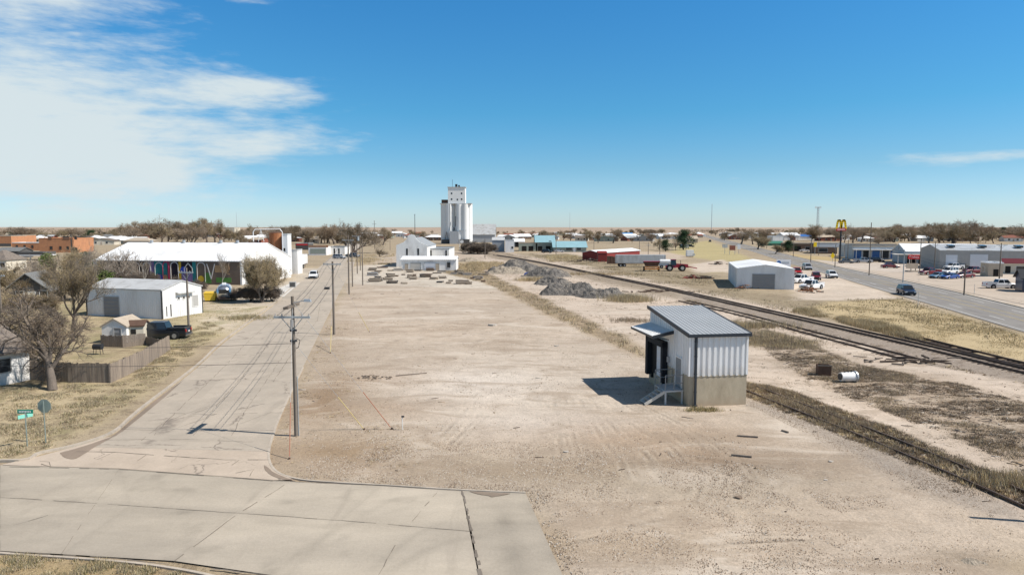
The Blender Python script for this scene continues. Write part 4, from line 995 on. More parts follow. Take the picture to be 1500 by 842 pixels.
# white warehouse with the mural
A_ = G(355, 417.5); dirw = Vector((-22, 3)).normalized(); Bq = A_.to_2d() + dirw * 34
mural = [('opening', 'F', 1, 0, .1, .1)]
whs = building('warehouse', 'long white warehouse with a bright white roof and a colourful mural on its shaded side', 'warehouse', (Bq.x, Bq.y, 0), A_, 22.5, HT(355, 417.5, 383), HT(355, 417.5, 383) * 0 + 3.5, 'gx', 'white_wall', 'bright_roof',
         [('window', 'R', 16.5, 1.2, 1.0, 1.3), ('opening', 'R', 9, 0, 1.0, 2.1)], over=.12)
WL = 34.0
for nm_, c_ in dict(mural_teal=(0.03, 0.22, 0.23), mural_pink=(0.45, 0.06, 0.13), mural_yellow=(0.62, 0.42, 0.04), mural_black=(0.025, 0.02, 0.03), mural_blue=(0.03, 0.07, 0.42), mural_purple=(0.22, 0.16, 0.32),
                    mural_white=(0.62, 0.60, 0.58), mural_brown=(0.17, 0.13, 0.10), mural_green=(0.10, 0.24, 0.06), mural_tan=(0.40, 0.26, 0.14)).items(): mat(nm_, c_, 0.8, 0.1, 0.6, 8, 0.1)
mm = MB(); hw = HT(355, 417.5, 383) - .12
order = ['mural_teal','mural_pink','mural_yellow','mural_black','mural_blue','mural_purple','mural_white','mural_brown','mural_green','mural_tan']
def mp_(u, z, w, h, c_, lay=1): panel(mm, 'F', WL, 22, u, z, w, h, -.02, .01 + .012 * lay, order.index(c_))
def arch(u, w, z1, c_, t=.22, z0=.6, lay=3):
    pts = [(u, z0), (u, z1 - w/2)] + [(u + w/2 - math.cos(k*math.pi/8)*w/2, z1 - w/2 + math.sin(k*math.pi/8)*w/2) for k in range(1, 8)] + [(u + w, z1 - w/2), (u + w, z0)]
    for (a, b1), (c2, d2) in zip(pts[:-1], pts[1:]):
        mm.bar((a, -.045, b1), (c2, -.045, d2), .05, t, order.index(c_))
mp_(1, 0, 32.6, hw, 'mural_brown', 0)
for u, w_, c_ in ((7, 3.4, 'mural_brown'), (10.4, 2.6, 'mural_black'), (13, 3.2, 'mural_purple'), (16.2, 1.1, 'mural_tan'), (17.2, .5, 'mural_pink'), (18.2, 1.6, 'mural_black'), (19.8, .55, 'mural_yellow'), (20.4, 2.5, 'mural_black'), (22.9, .8, 'mural_teal'), (14.2, 3.0, 'mural_teal')):
    mp_(u, .05, w_, hw - .1, c_, 1 if c_ != 'mural_teal' or u > 20 else 1.4)
mp_(20.4, .3, 2.5, 2.4, 'mural_purple', 2); mp_(25.6, .3, 1.5, 2.2, 'mural_green', 2); mp_(28.2, .5, 3.4, 1.0, 'mural_green', 2); mp_(28, 2.6, 3, 1.5, 'mural_tan', 1.5)
for u in (9.0, 11.6, 14.4): arch(u, 1.8, hw - .25, 'mural_white', .2)
arch(16.2, 1.4, hw - .1, 'mural_pink', .25); arch(18.0, 1.7, hw - .1, 'mural_white', .18); arch(24.0, 1.8, hw - .15, 'mural_white', .16)
for a, b1 in (((21.1, 2.4), (21.1, 3.4)), ((21.1, 3.4), (22, 4.5)), ((22, 4.5), (22.9, 3.4)), ((22.9, 3.4), (22.9, 2.4)), ((22.9, 2.4), (21.1, 2.4))): mm.bar((a[0], -.06, a[1]), (b1[0], -.06, b1[1]), .05, .16, 6)
for a, b1 in (((26.2, 4.4), (27.1, 1.2)), ((27.1, 1.2), (28.0, 4.4)), ((29.0, 4.3), (31.2, 4.3)), ((31.2, 4.3), (31.2, 3.2)), ((31.2, 3.2), (29.2, 3.0)), ((29.2, 3.0), (31.3, 2.2))): mm.bar((a[0], -.06, a[1]), (b1[0], -.06, b1[1]), .05, .18, 9 if a[0] > 28.5 else 6)
for cx, cz_, rr_, c_ in ((20.9, 3.0, .75, 'mural_blue'), (13.9, 1.6, .6, 'mural_yellow'), (15.2, 1.3, .9, 'mural_blue'), (16.7, 1.5, .5, 'mural_tan'), (12, 1.4, .6, 'mural_pink'), (24.8, 1.2, .7, 'mural_yellow')):
    mm.extr([(cx + math.cos(k*math.pi/6)*rr_, -.05, cz_ + math.sin(k*math.pi/6)*rr_) for k in range(12)], (0, -.03, 0), order.index(c_))
mm.build('mural', [M(k) for k in order], whs)
MB().box(-.0, -.06, hw + .03, 34.0, -.005, hw + .16).build('gutter', M('black_trim'), whs)
v_ = MB()
for u in (6, 14, 23, 27): v_.tube((u, 11, hw + 3.3), (u, 11, hw + 4.3), .35, n=8)
v_.build('roof_vent', M('galv'), whs)
# rusty tank, white bin and pipe loop behind the warehouse
def at_h(px, dist, py):   # height at a given depth that shows at row py
    d = ray(px, py); return CAMH + d.z * dist / d.y
def at_x(px, dist): d = ray(px, 421); return d.x * dist / d.y
dT = 174; xT = at_x(406.5, dT); zt = at_h(406, dT, 341)
tk = empty('rusty_tank', (xT, dT, 0)); tag(tk, 'rust orange cylindrical tank rising behind the end of the white warehouse', 'tank')
t_ = MB(); t_.tube((0,0,0), (0,0,zt), 1.65, n=24); t_.build('tank_body', M('rust'), tk, smooth=False)
t_ = MB(); t_.tube((0,0,zt), (0,0,zt+.35), 1.68, .5, n=24)
t_.build('tank_top', M('rust_dark'), tk)
d2 = 172; bx0, bx1 = at_x(415, d2), at_x(423, d2)
building('bin_tower', 'narrow white metal bin tower beside the rusty tank', 'tower', (bx0, d2, 0), (bx1, d2, 0), 3, at_h(420, d2, 344), roof='flat', wall='white_metal', rf='dull_metal', feats=[('opening', 'F', .3, 6, .5, .8)])
building('lean_to', 'low white lean-to between the bin tower and the parked trailer', 'shed', (at_x(428, 176), 176, 0), (at_x(437, 176), 176, 0), 4, at_h(430, 176, 367), roof='flat', wall='white_wall', rf='dull_metal')
pl = MB(); zz = at_h(380, 168, 336); xa, xb = at_x(373.5, 168), at_x(416, 168)
pl.path([(xa,0,at_h(373,168,354)),(xa,0,zz-.6),(xa+.5,0,zz),(xb-.6,0,zz+.1),(xb,0,zz-.7),(xb,0,0.2)], .11)
pl.path([(xa+1.9,0,zz),(xa+1.2,0,at_h(373,168,354))], .07); pl.path([(xa+1.9,0,zz),(xa+2.6,0,at_h(373,168,354))], .07)
po = pl.build('conveyor_pipe', M('white_metal')); po.location = (0, 168, 0); tag(po, 'looping pale pipe standing over the roof end of the white warehouse', 'pipe')
# objects by the warehouse
def place(o, px, py, rz=0.0, z=0.0):
    g = G(px, py); o.location = (g.x, g.y, z); o.rotation_euler = (0, 0, rz); return o
# semi trailer
def semi_trailer(label, loc, rz, L_=10.0, wall='white_metal', H_=2.7, wheels=True, group=None, door=False):
    t = empty('box_trailer', loc, rz); tag(t, label, 'trailer', group)
    b_ = MB(); b_.box(0, 0, 1.15, 2.5, L_, 1.15 + H_)
    for k in range(int(L_ / .6)): b_.box(-.03, .3 + k * .6, 1.2, 2.53, .36 + k * .6, 1.1 + H_)
    b_.build('box_body', M(wall), t)
    MB().box(.1, .2, .95, 2.4, L_ - .2, 1.147).build('chassis', M('rust_dark'), t)
    if door: MB().box(-.06, L_ * .25, 1.3, -.035, L_ * .25 + .9, 3.4).build('door', M('grey_wall'), t)
    for s in (0, 1): d_ = MB(); d_.box(.06 + s * 1.2, -.04, 1.25, 1.24 + s * 1.2, -.003, 1.05 + H_); d_.build('door', M('dull_metal'), t)
    for y in ((1.3, 2.5) if wheels else (1.8,)):
        for x in (.15, 2.35):
            w_ = MB(); w_.tube((x - .14, y, .5), (x + .14, y, .5), .5, n=16); wo = w_.build('wheel', M('rubber'), t)
            MB().tube((x - .15, y, .5), (x + .15, y, .5), .26, n=12).build('rim', M('rim'), wo)
    l_ = MB(); l_.box(.4, L_ - 2.2, 0, .5, L_ - 2.1, .95); l_.box(2.0, L_ - 2.2, 0, 2.1, L_ - 2.1, .95); l_.build('landing_leg', M('rust_dark'), t)
    return t
gq = G(430.5, 393.5); semi_trailer('white box trailer parked at the far end of the warehouse', (gq.x, gq.y, 0), R(8), 9.5, H_=at_h(440, gq.y, 374) - 1.15)
gq = G(903, 391); tr = semi_trailer('weathered pale grey box trailer lying left of the red tractor', (gq.x, gq.y, 0), R(-83), 15.0, 'dull_metal', 2.5, wheels=True, door=True)
tr.location = G(968, 388)[:2] + (0,) if False else tr.location
tr.rotation_euler = (0, 0, R(-90)); tr.location = (gq.x, gq.y + 2.6, 0)
# utility box by the road
u_ = MB(); u_.box(-.6, -.4, 0, .6, .4, 1.05); u_.box(-.64, -.44, 1.05, .64, .44, 1.13); u_.box(-.5, -.42, .2, .5, -.40, .95, 1)
o = u_.build('utility_cabinet', [M('grey_wall'), M('dark_wall')]); place(o, 429, 421, R(8)); tag(o, 'squat dark grey utility cabinet on the white apron by the warehouse', 'cabinet')
# yellow dumpster
t = empty('dumpster'); tag(t, 'yellow dumpster standing beside the silver caravan', 'dumpster'); place(t, 309, 441, R(12))
MB().extr([(-.75,-.75,.18),(.75,-.75,.18),(.95,-.75,1.35),(-.95,-.75,1.35)], (0,1.5,0)).build('bin_body', M('yellow'), t)
MB().hexa([(-.97,-.78,1.35),(.97,-.78,1.35),(.97,.78,1.5),(-.97,.78,1.5)], [(-.97,-.78,1.40),(.97,-.78,1.40),(.97,.78,1.56),(-.97,.78,1.56)]).build('lid', M('yellow'), t)
for x in (-1, 1): MB().box(x*.98-.06, -.3, .7, x*.98+.06, .3, .85).build('lift_pocket', M('rust_dark'), t)
w_ = MB(); [w_.box(x-.08, y-.08, 0, x+.08, y+.08, .18) for x in (-.6,.6) for y in (-.6,.6)]; w_.build('caster', M('rubber'), t)
# silver caravan
t = empty('travel_trailer'); tag(t, 'rounded silver caravan parked in front of the mural', 'caravan'); place(t, 328, 442, R(20))
prof = [(-1.15,.6),(-1.2,1.3),(-1.12,2.0),(-.85,2.45),(-.4,2.65),(.4,2.65),(.85,2.45),(1.12,2.0),(1.2,1.3),(1.15,.6)]
rings = []; LL = 6.0
for k in range(13):
    y = -.0 + LL * k / 12; tt_ = 2 * k / 12 - 1; s_ = (1 - abs(tt_) ** 5) ** .5 * .30 + .70
    rings.append([(x * s_, y, .6 + (z - .6) * s_) for x, z in prof])
b_ = MB(); vs = [p for r0 in rings for p in r0]; n_ = len(prof); fs = [(i*n_+j, i*n_+j+1, (i+1)*n_+j+1, (i+1)*n_+j) for i in range(12) for j in range(n_-1)] + [tuple(range(n_))[::-1], tuple(12*n_+j for j in range(n_))] + [(i*n_, (i+1)*n_, (i+1)*n_+n_-1, i*n_+n_-1) for i in range(12)]
b_.raw(vs, fs); b_.build('shell', M('aluminium'), t, smooth=True)
MB().box(-.7, -.05, 1.35, .7, .03, 2.0).build('window', M('glass_dark'), t)
for y in (1.0, 2.9, 4.4): MB().box(-1.22, y, 1.45, -1.13, y + .9, 1.95).build('window', M('glass_dark'), t)
MB().box(-.3, 2.2, 2.6, .3, 3.0, 2.9).build('roof_unit', M('white_metal'), t)
MB().box(-.9, -.1, .45, .9, .3, .62).build('bumper', M('rust_dark'), t)
for x in (-1.0, 1.0):
    for y in (2.5, 3.4):
        wo = MB().tube((x - .1, y, .36), (x + .1, y, .36), .36, n=14).build('wheel', M('rubber'), t); MB().tube((x - .12, y, .36), (x + .12, y, .36), .18, n=10).build('rim', M('rim'), wo)

# plank fences
def plank_fence(label, pts, h, name='wooden_fence', m='fence_wood', rails_=True, w=.15):
    root = empty(name, (pts[0].x, pts[0].y, 0)); tag(root, label, 'fence'); off = Vector((pts[0].x, pts[0].y)); r_ = random.Random(int(pts[0].x * 10))
    b_ = MB(); p_ = MB(); q_ = MB()
    for a, c_ in zip(pts[:-1], pts[1:]):
        a = Vector(a).to_2d() - off; c_ = Vector(c_).to_2d() - off; Ls = (c_ - a).length; d = (c_ - a) / Ls; n_ = Vector((-d.y, d.x)); s = 0
        while s < Ls - .02:
            hh = h + r_.uniform(-.07, .05); u0 = a + d * s; u1 = a + d * min(Ls, s + w - .012); tl = r_.uniform(-.01, .01)
            b_.hexa([(*u0, -.05), (*u1, -.05), (*(u1 + n_*.022), -.05), (*(u0 + n_*.022), -.05)], [(*(u0+d*tl), hh), (*(u1+d*tl), hh), (*(u1 + n_*.022+d*tl), hh), (*(u0 + n_*.022+d*tl), hh)]); s += w
        s = 0
        while s <= Ls + .01:
            c0 = a + d * s + n_ * .09; p_.box(c0.x-.05, c0.y-.05, -.1, c0.x+.05, c0.y+.05, h + .02); s += 2.4
        for z in (.4, h - .35): q_.bar((*(a + n_*.045), z), (*(c_ + n_*.045), z), .045, .09)
    b_.build('plank_panel', M(m), root); p_.build('post', M('old_wood'), root); q_.build('rail', M('old_wood'), root)
    return root
plank_fence('grey plank fence facing the camera behind the near big tree trunk', [G(44, 556), G(100, 560), G(163, 560.5)], 1.55)
plank_fence('weathered plank fence running back along the lawn towards the black pickup', [G(163, 560.5), G(205, 541), G(249, 513)], 1.5)
plank_fence('dark slatted fence of the small pen before the cream shed', [G(148, 508), G(180, 509), G(214, 505)], 1.2, 'pen_fence', 'old_wood', w=.22)
plank_fence('short dark fence closing the right side of the small pen', [G(214, 505), G(249, 513)], .85, 'pen_fence', 'old_wood', w=.3)
building('garden_shed', 'small cream and white gabled shed behind the slatted pen', 'shed', G(150, 503), G(186, 503), 3.4, 1.75, .75, 'gy', 'white_wall', 'tan_roof', [('door', 'F', 1.3, 0, .7, 1.6, 'door_grey')], over=.12)
building('garden_shed', 'cream yellow lean-to shed next to the black pickup', 'shed', G(187.5, 502), G(211, 501), 2.4, 1.7, .4, 'gx', 'cream_wall', 'rust_dark', [('opening', 'F', .3, .9, .5, .5)], over=.12)
bk = empty('picnic_junk'); tag(bk, 'dark barbecue drum on legs standing in the fenced yard', 'barbecue'); place(bk, 144, 519)
MB().tube((-.4,0,.75),(.4,0,.75),.28,n=14).build('drum', M('black_trim'), bk)
l_ = MB(); [l_.tube((x,y,0),(x*.8,y*.8,.6),.025,n=6) for x in (-.35,.35) for y in (-.22,.22)]; l_.build('leg', M('black_trim'), bk)
bk.name = 'barbecue'

# ------------------------------------------------------------------ vehicles
def wheel_pair(t, x, y, r=.33, wd=.22):
    for s in (-1, 1):
        wo = MB().tube((s*x - wd/2, y, r), (s*x + wd/2, y, r), r, n=18).build('wheel', M('rubber'), t)
        MB().tube((s*x - wd/2 - .01, y, r), (s*x + wd/2 + .01, y, r), r * .6, n=12).build('rim', M('rim'), wo)
def vehicle(name, label, cat, paint, kind='sedan', px=None, py=None, rz=0.0, group=None, loc=None):
    """front of the vehicle points to local -Y; length along Y"""
    S = dict(sedan=dict(L=4.8, W=1.82, prof=[(0,.62),(.15,.74),(1.25,.92),(3.7,.98),(4.65,.95),(4.8,.70)], cab=(1.15, 1.95, 3.35, 4.1, .92, 1.44), r=.32),
             suv=dict(L=4.9, W=1.94, prof=[(0,.72),(.15,.90),(1.25,1.08),(4.8,1.10),(4.9,.85)], cab=(1.15, 1.75, 4.45, 4.82, 1.07, 1.75), r=.37),
             van=dict(L=5.1, W=1.98, prof=[(0,.70),(.15,.92),(.95,1.12),(5.0,1.14),(5.1,.85)], cab=(.6, 1.5, 4.75, 5.03, 1.1, 1.82), r=.35),
             pickup=dict(L=5.8, W=2.0, prof=[(0,.78),(.12,.98),(1.4,1.12),(5.72,1.12),(5.8,.95)], cab=(1.35, 1.95, 3.55, 3.85, 1.1, 1.84), r=.40))[kind]
    t = empty(name, (0, 0, 0), rz); tag(t, label, cat, group)
    L_, W, prof, r = S['L'], S['W'], S['prof'], S['r']; hw_ = W / 2; gz_ = r * .75
    b_ = MB(); n_ = len(prof); sec = []
    for y, z in prof:
        nose = .93 if y < .2 or y > L_ - .2 else 1.0
        sec.append([(-hw_*.96*nose, y, gz_), (-hw_*nose, y, gz_ + (z-gz_)*.45), (-hw_*.985*nose, y, z - .08), (-hw_*.90*nose, y, z), (hw_*.90*nose, y, z), (hw_*.985*nose, y, z - .08), (hw_*nose, y, gz_ + (z-gz_)*.45), (hw_*.96*nose, y, gz_)])
    b_.raw([p for s in sec for p in s], [(i*8+j, i*8+(j+1) % 8, (i+1)*8+(j+1) % 8, (i+1)*8+j) for i in range(n_-1) for j in range(8)] + [tuple(range(8)), tuple((n_-1)*8+j for j in range(8))[::-1]])
    body = b_.build('body', M(paint), t)
    y0, y1, y2, y3, zb, zt_ = S['cab']; wb_, wt = hw_ * .90, hw_ * .74
    c_ = MB(); c_.hexa([(-wb_, y0, zb-.02), (wb_, y0, zb-.02), (wb_, y3, zb-.02), (-wb_, y3, zb-.02)], [(-wt, y1, zt_), (wt, y1, zt_), (wt, y2, zt_), (-wt, y2, zt_)])
    cabin = c_.build('cabin', M(paint), t)
    def cq(a, b1, c2, d2, inset=.12, off=.012):
        q = [Vector(v) for v in (a, b1, c2, d2)]; ce = sum(q, Vector()) / 4; n2 = (q[1]-q[0]).cross(q[3]-q[0]).normalized()
        if n2.dot(ce - Vector((0, (y0+y3)/2, zb))) < 0: n2 = -n2
        q = [ce + (v - ce) * (1 - inset) + n2 * off for v in q]
        return q, n2
    B = [(-wb_, y0, zb), (wb_, y0, zb), (wb_, y3, zb), (-wb_, y3, zb)]; T = [(-wt, y1, zt_), (wt, y1, zt_), (wt, y2, zt_), (-wt, y2, zt_)]
    for i, nm in ((0, 'windscreen'), (2, 'rear_window')):
        q, n2 = cq(B[i], B[(i+1) % 4], T[(i+1) % 4], T[i]); MB().extr(q, -n2 * .02).build(nm, M('glass_dark'), cabin)
    ns = 3 if kind in ('suv', 'van') else 2
    for i, (a, b1, c2, d2) in ((1, (B[1], B[2], T[2], T[1])), (3, (B[3], B[0], T[0], T[3]))):
        a, b1, c2, d2 = map(Vector, (a, b1, c2, d2))
        for k in range(ns):
            s0, s1 = k / ns, (k + 1) / ns
            q, n2 = cq(a.lerp(b1, s0), a.lerp(b1, s1), d2.lerp(c2, s1), d2.lerp(c2, s0), .14); MB().extr(q, -n2 * .02).build('side_window', M('glass_dark'), cabin)
    if kind == 'pickup':
        MB().box(-hw_*.80, 4.0, 1.118, hw_*.80, 5.65, 1.128).build('bed_liner', M('rubber'), body)
        r__ = MB(); [r__.box(x0, 3.9, 1.10, x1, 5.76, 1.30) for x0, x1 in ((-hw_*.98, -hw_*.84), (hw_*.84, hw_*.98))]; r__.box(-hw_*.84, 5.66, 1.10, hw_*.84, 5.76, 1.30); r__.build('bed_side', M(paint), body)
    wheel_pair(t, hw_ - .09, L_ * .19, r); wheel_pair(t, hw_ - .09, L_ * .80, r)
    ar = MB()
    for y in (L_*.19, L_*.80):
        for s in (-1, 1): ar.tube((s*(hw_+.004), y, r+.02), (s*(hw_-.14), y, r+.02), r*1.22, n=16)
    ar.build('wheel_arch', M('rubber'), body)
    for s in (-1, 1):
        MB().box(s*hw_*.72-.2, -.03, prof[0][1]-.12, s*hw_*.72+.2, .05, prof[0][1]+.06).build('headlight', M('head_light'), t)
        MB().box(s*hw_*.78-.13, L_-.05, prof[-1][1]-.16, s*hw_*.78+.13, L_+.03, prof[-1][1]+.12).build('tail_light', M('tail_red'), t)
        MB().box(s*(hw_+.02)-.10, y0+.45, zb+.02, s*(hw_+.02)+.10, y0+.55, zb+.2).build('mirror', M('black_trim'), t)
    bm_ = M('chrome') if kind == 'pickup' else M('black_trim')
    MB().box(-hw_*.9, -.1, gz_+.02, hw_*.9, .04, gz_+.22).build('bumper', bm_, t); MB().box(-hw_*.9, L_-.04, gz_+.02, hw_*.9, L_+.1, gz_+.22).build('bumper', bm_, t)
    MB().box(-.55, -.05, prof[0][1]-.22, .55, .03, prof[0][1]-.04).build('grille', M('black_trim'), t)
    MB().box(-.16, L_+.02, prof[-1][1]-.22, .16, L_+.045, prof[-1][1]-.08).build('number_plate', M('sign_white'), t)
    if loc is None: g = G(px, py); loc = (g.x, g.y, 0)
    # the given point is the middle of the footprint
    mid = Matrix.Rotation(rz, 3, 'Z') @ Vector((0, L_ / 2, 0)); t.location = (loc[0] - mid.x, loc[1] - mid.y, loc[2] if len(loc) > 2 else 0)
    return t
ST = R(12)   # side street heading (+Y turned left by 12 degrees)
vehicle('suv', 'white suv driving on the side street towards the camera', 'suv', 'car_white', 'suv', 459.5, 407.5, R(10))
vehicle('pickup_truck', 'black pickup parked behind the plank fence', 'pickup truck', 'car_black', 'pickup', 236, 495.5, R(-84))
hwa = math.atan2(-(hf[20] - hf[12]).x, (hf[20] - hf[12]).y)
def hang(px): return R(38)
def road_dir(px, py):
    g = G(px, py).to_2d(); k = min(range(len(hn)-1), key=lambda i: (lerp(hn[i], hf[i], .5) - g).length); d = hn[min(k+1, len(hn)-1)] - hn[max(0, k-1)]; d = d.normalized()
    return math.atan2(-d.x, d.y)
vehicle('suv', 'dark navy suv nearest on the highway', 'suv', 'car_navy', 'suv', 1327, 431.5, road_dir(1327, 431))
vehicle('suv', 'pearl white suv on the highway beyond the navy suv', 'suv', 'car_white', 'suv', 1218, 407, road_dir(1218, 407))
vehicle('van', 'silver van on the highway above the metal garage roof', 'van', 'car_silver', 'van', 1182, 395, road_dir(1182, 395))
vehicle('pickup_truck', 'white pickup with dark bed right of the grey metal garage', 'pickup truck', 'car_white', 'pickup', 1174, 414, R(-60))
vehicle('pickup_truck', 'white pickup nearest the wood pile by the metal garage', 'pickup truck', 'car_white', 'pickup', 1189, 423.5, R(-55))
vehicle('sedan', 'dark red car parked between the two white pickups and the highway', 'car', 'car_maroon', 'suv', 1195, 409.5, R(-20))
vehicle('pickup_truck', 'red truck half hidden behind the metal garage corner', 'pickup truck', 'car_red', 'pickup', 1166, 402, R(-10))
vehicle('sedan', 'maroon sedan alone beside the red roadside sign', 'car', 'car_maroon', 'sedan', 1304, 392.5, R(86))
vehicle('pickup_truck', 'silver pickup in front of the blue storefronts', 'pickup truck', 'car_silver', 'pickup', 1264, 385, R(78))
vehicle('suv', 'black suv parked under the storefront canopy', 'suv', 'car_black', 'suv', 1283, 384, R(85))
vehicle('sedan', 'dark car at the far end of the storefront canopy', 'car', 'car_grey', 'sedan', 1240, 385.5, R(80))
vehicle('pickup_truck', 'white pickup parked against the big grey shop wall', 'pickup truck', 'car_white', 'pickup', 1398, 394.5, R(-82))
vehicle('pickup_truck', 'maroon pickup at the left end of the parked row', 'pickup truck', 'car_maroon', 'pickup', 1362, 402.5, R(-72))
vehicle('suv', 'white suv in the middle of the parked row', 'suv', 'car_white', 'suv', 1391, 401.5, R(-66))
vehicle('sedan', 'steel blue car parked between the maroon pickup and the bright blue car', 'car', 'car_steel', 'sedan', 1374, 407.5, R(-62))
vehicle('sedan', 'bright blue car in the front of the parked row', 'car', 'car_blue', 'sedan', 1391, 408.5, R(-66))
vehicle('sedan', 'dark maroon sedan at the right end of the parked row', 'car', 'car_maroon', 'sedan', 1412, 407, R(-75))
vehicle('pickup_truck', 'dark red pickup parked nose to tail with the bright red pickup', 'pickup truck', 'car_maroon', 'pickup', 1427, 400.5, R(-82))
vehicle('pickup_truck', 'bright red pickup by the small brick shop', 'pickup truck', 'car_red', 'pickup', 1446, 399.5, R(-84))
vehicle('pickup_truck', 'white pickup alone near the dark building at the right edge', 'pickup truck', 'car_white', 'pickup', 1465, 422.5, R(83))
vehicle('suv', 'black suv in front of the teal roofed building', 'suv', 'car_black', 'suv', 801, 370.5, R(80))
vehicle('sedan', 'small white and blue car right of the black suv by the teal roofs', 'car', 'car_silver', 'sedan', 819, 369.5, R(100))
vehicle('sedan', 'white car parked in front of the brown restaurant', 'car', 'car_white', 'sedan', 1178, 369, R(85))
vehicle('sedan', 'silver car behind the street poles by the white storehouse', 'car', 'car_silver', 'suv', 497, 379, R(70))
vehicle('pickup_truck', 'grey pickup behind the street poles by the white storehouse', 'pickup truck', 'car_grey', 'pickup', 517, 377, R(70))
vehicle('sedan', 'distant dark car coming along the highway', 'car', 'car_black', 'suv', 1040, 354.5, road_dir(1040, 354))
vehicle('sedan', 'dark car by the leaning shed near the highway', 'car', 'car_black', 'suv', 1011, 362, R(80))
# ------------------------------------------------------------------ mid and far buildings
def bfar(name, label, cat, x0, x1, yb, yt, D, roof='gx', rise_px=None, wall='white_wall', rf='grey_roof', feats=(), group=None, tilt=0.0, **kw):
    """front edge from photo column x0 to x1, base row yb, eave row yt"""
    g0, g1 = G(x0, yb), G(x1, yb + tilt); h = at_h(x0, g0.y, yt); rise = (rise_px or 0) * g0.y / 1000
    return building(name, label, cat, g0, g1, D, h, rise or 1.0, roof, wall, rf, feats, group, **kw)
def rside(name, label, cat, x0, x1, yb, yt, D, roof='gx', rise_px=None, wall='white_wall', rf='grey_roof', feats=(), th=16, **kw):
    """front-left corner at (x0, yb); front wall turned clockwise by th degrees and ending at column x1"""
    g0 = G(x0, yb).to_2d(); c_, s_ = math.cos(R(th)), math.sin(R(th)); k = (x1 - 750) / (1000 * (cos_p + 0)) if False else ray(x1, 421).x / ray(x1, 421).y
    L_ = (k * g0.y - g0.x) / (c_ + k * s_); p1 = g0 + Vector((c_, -s_)) * L_
    return building(name, label, cat, g0, p1, D, at_h(x0, g0.y, yt), (rise_px or 0) * g0.y / 1000 or 1.0, roof, wall, rf, feats, **kw)
# grain elevator
dE = G(670, 357).y; ex = at_x(670, dE)
el_ = empty('grain_elevator', (ex, dE, 0)); tag(el_, 'tall white concrete grain elevator with clustered silos and a square headhouse', 'grain elevator')
hs = at_h(670, dE, 299); hh_ = at_h(670, dE, 275)
px = dE / 1000.0
mat('silo_white', (0.84, 0.83, 0.80), 0.7, 0.03, 0.15, 3, 0.03, col2=(0.76, 0.74, 0.70), streak=(1, 1, 0.15))
for x, y, r0 in ((-9.2, 1.2, 2.7), (-5.6, -.4, 2.6), (1.9, -.2, 2.9), (-1.6, 2.2, 2.2), (6.0, -.6, 2.9), (8.6, 1.4, 2.6)):
    MB().tube((x, y, 0), (x, y, hs), r0, n=32).build('silo', M('silo_white'), el_, smooth=False)
core = MB(); core.box(-11.2, .6, 0, 10.6, 14, hs + .2); core.box(2.0, -2.6, 0, 6.4, .6, hs + .1); core.build('wall', M('silo_white'), el_)
cap = MB(); cap.box(-12.2, -2.6, hs, 11.0, 14.3, hs + .55); cap.build('roof_slab', M('dull_metal'), el_)
hd = MB(); hd.box(-6.3, -1.5, hs + .55, 6.2, 9, hh_); hdo = hd.build('headhouse', M('silo_white'), el_)
t_ = MB(); t_.box(-6.7, -1.9, hh_, 6.6, 9.4, hh_ + .5); t_.build('roof_slab', M('dull_metal'), hdo)
MB().box(-6.5, -1.7, hs + .55, -3.6, -1.503, hh_ - .3).build('shade_panel', M('pale_concrete'), hdo) if False else None
for x, z in ((-3.6, .42), (-3.6, .12), (.6, .1), (3.7, .42), (3.7, .12)):
    MB().box(x - .5, -1.56, hs + 1.2 + z * 14, x + .5, -1.495, hs + 2.4 + z * 14).build('window', M('glass_dark'), hdo)
MB().box(-11.2, 0, hs + .55, -6.8, 7, hs + 3.2).build('gallery', M('rust_dark'), el_)
a_ = MB(); a_.box(-1.2, 1, hh_ + .5, .4, 2.4, hh_ + 2.6); a_.box(1.0, 1, hh_ + .5, 2.2, 2.2, hh_ + 1.9); a_.tube((-3.2, 1, hh_ + .5), (-3.2, 1, hh_ + 6), .12, n=5); a_.build('roof_gear', M('black_trim'), el_)
l_ = MB(); l_.bar((-6.9, -4.0, .2), (-6.9, -4.0, 8), .35); l_.path([(-2.6, -4.4, 8), (-.6, -4.4, 14), (-.6, -3.4, 20)], .25); l_.path([(-.6, -4.4, 8.5), (-3, -4.4, 13)], .2); l_.bar((-8.9, -4.2, 0), (-7.2, -3.8, 9), .3); l_.build('spout', M('black_trim'), el_)
MB().box(-4.8, -7.5, 0, 1.8, -3.2, 9.2).build('driveway_shed', M('grey_metal_wall'), el_)
MB().box(-11, -4.8, 0, -5.4, -3.1, 3.2).build('scale_house', M('dark_wall'), el_)
MB().box(2.0, -6.8, 0, 9.5, -3.2, 3.4).build('dust_shed', M('dark_wall'), el_)
MB().box(1.9, -3.45, 9.3, 6.9, -2.6, 10.1).build('trim_band', M('dull_metal'), el_)
for x in (-5.4, -1.5, 6.9): MB().tube((x*.9, -2.9, 0), (x*.9, -2.9, hs), .16, n=6).build('downpipe', M('black_trim'), el_)
d_ = MB().tube((4.2, -9.0, 1.7), (4.2, -9.6, 1.7), 1.2, n=16).build('round_hatch', M('white_metal'), el_)

bfar('storage_building', 'big metal storage building with a silvery pitched roof right of the elevator', 'barn', 690, 725, 355, 343.5, 32, 'gx', 15, 'grey_metal_wall', 'galv_roof', over=.5)
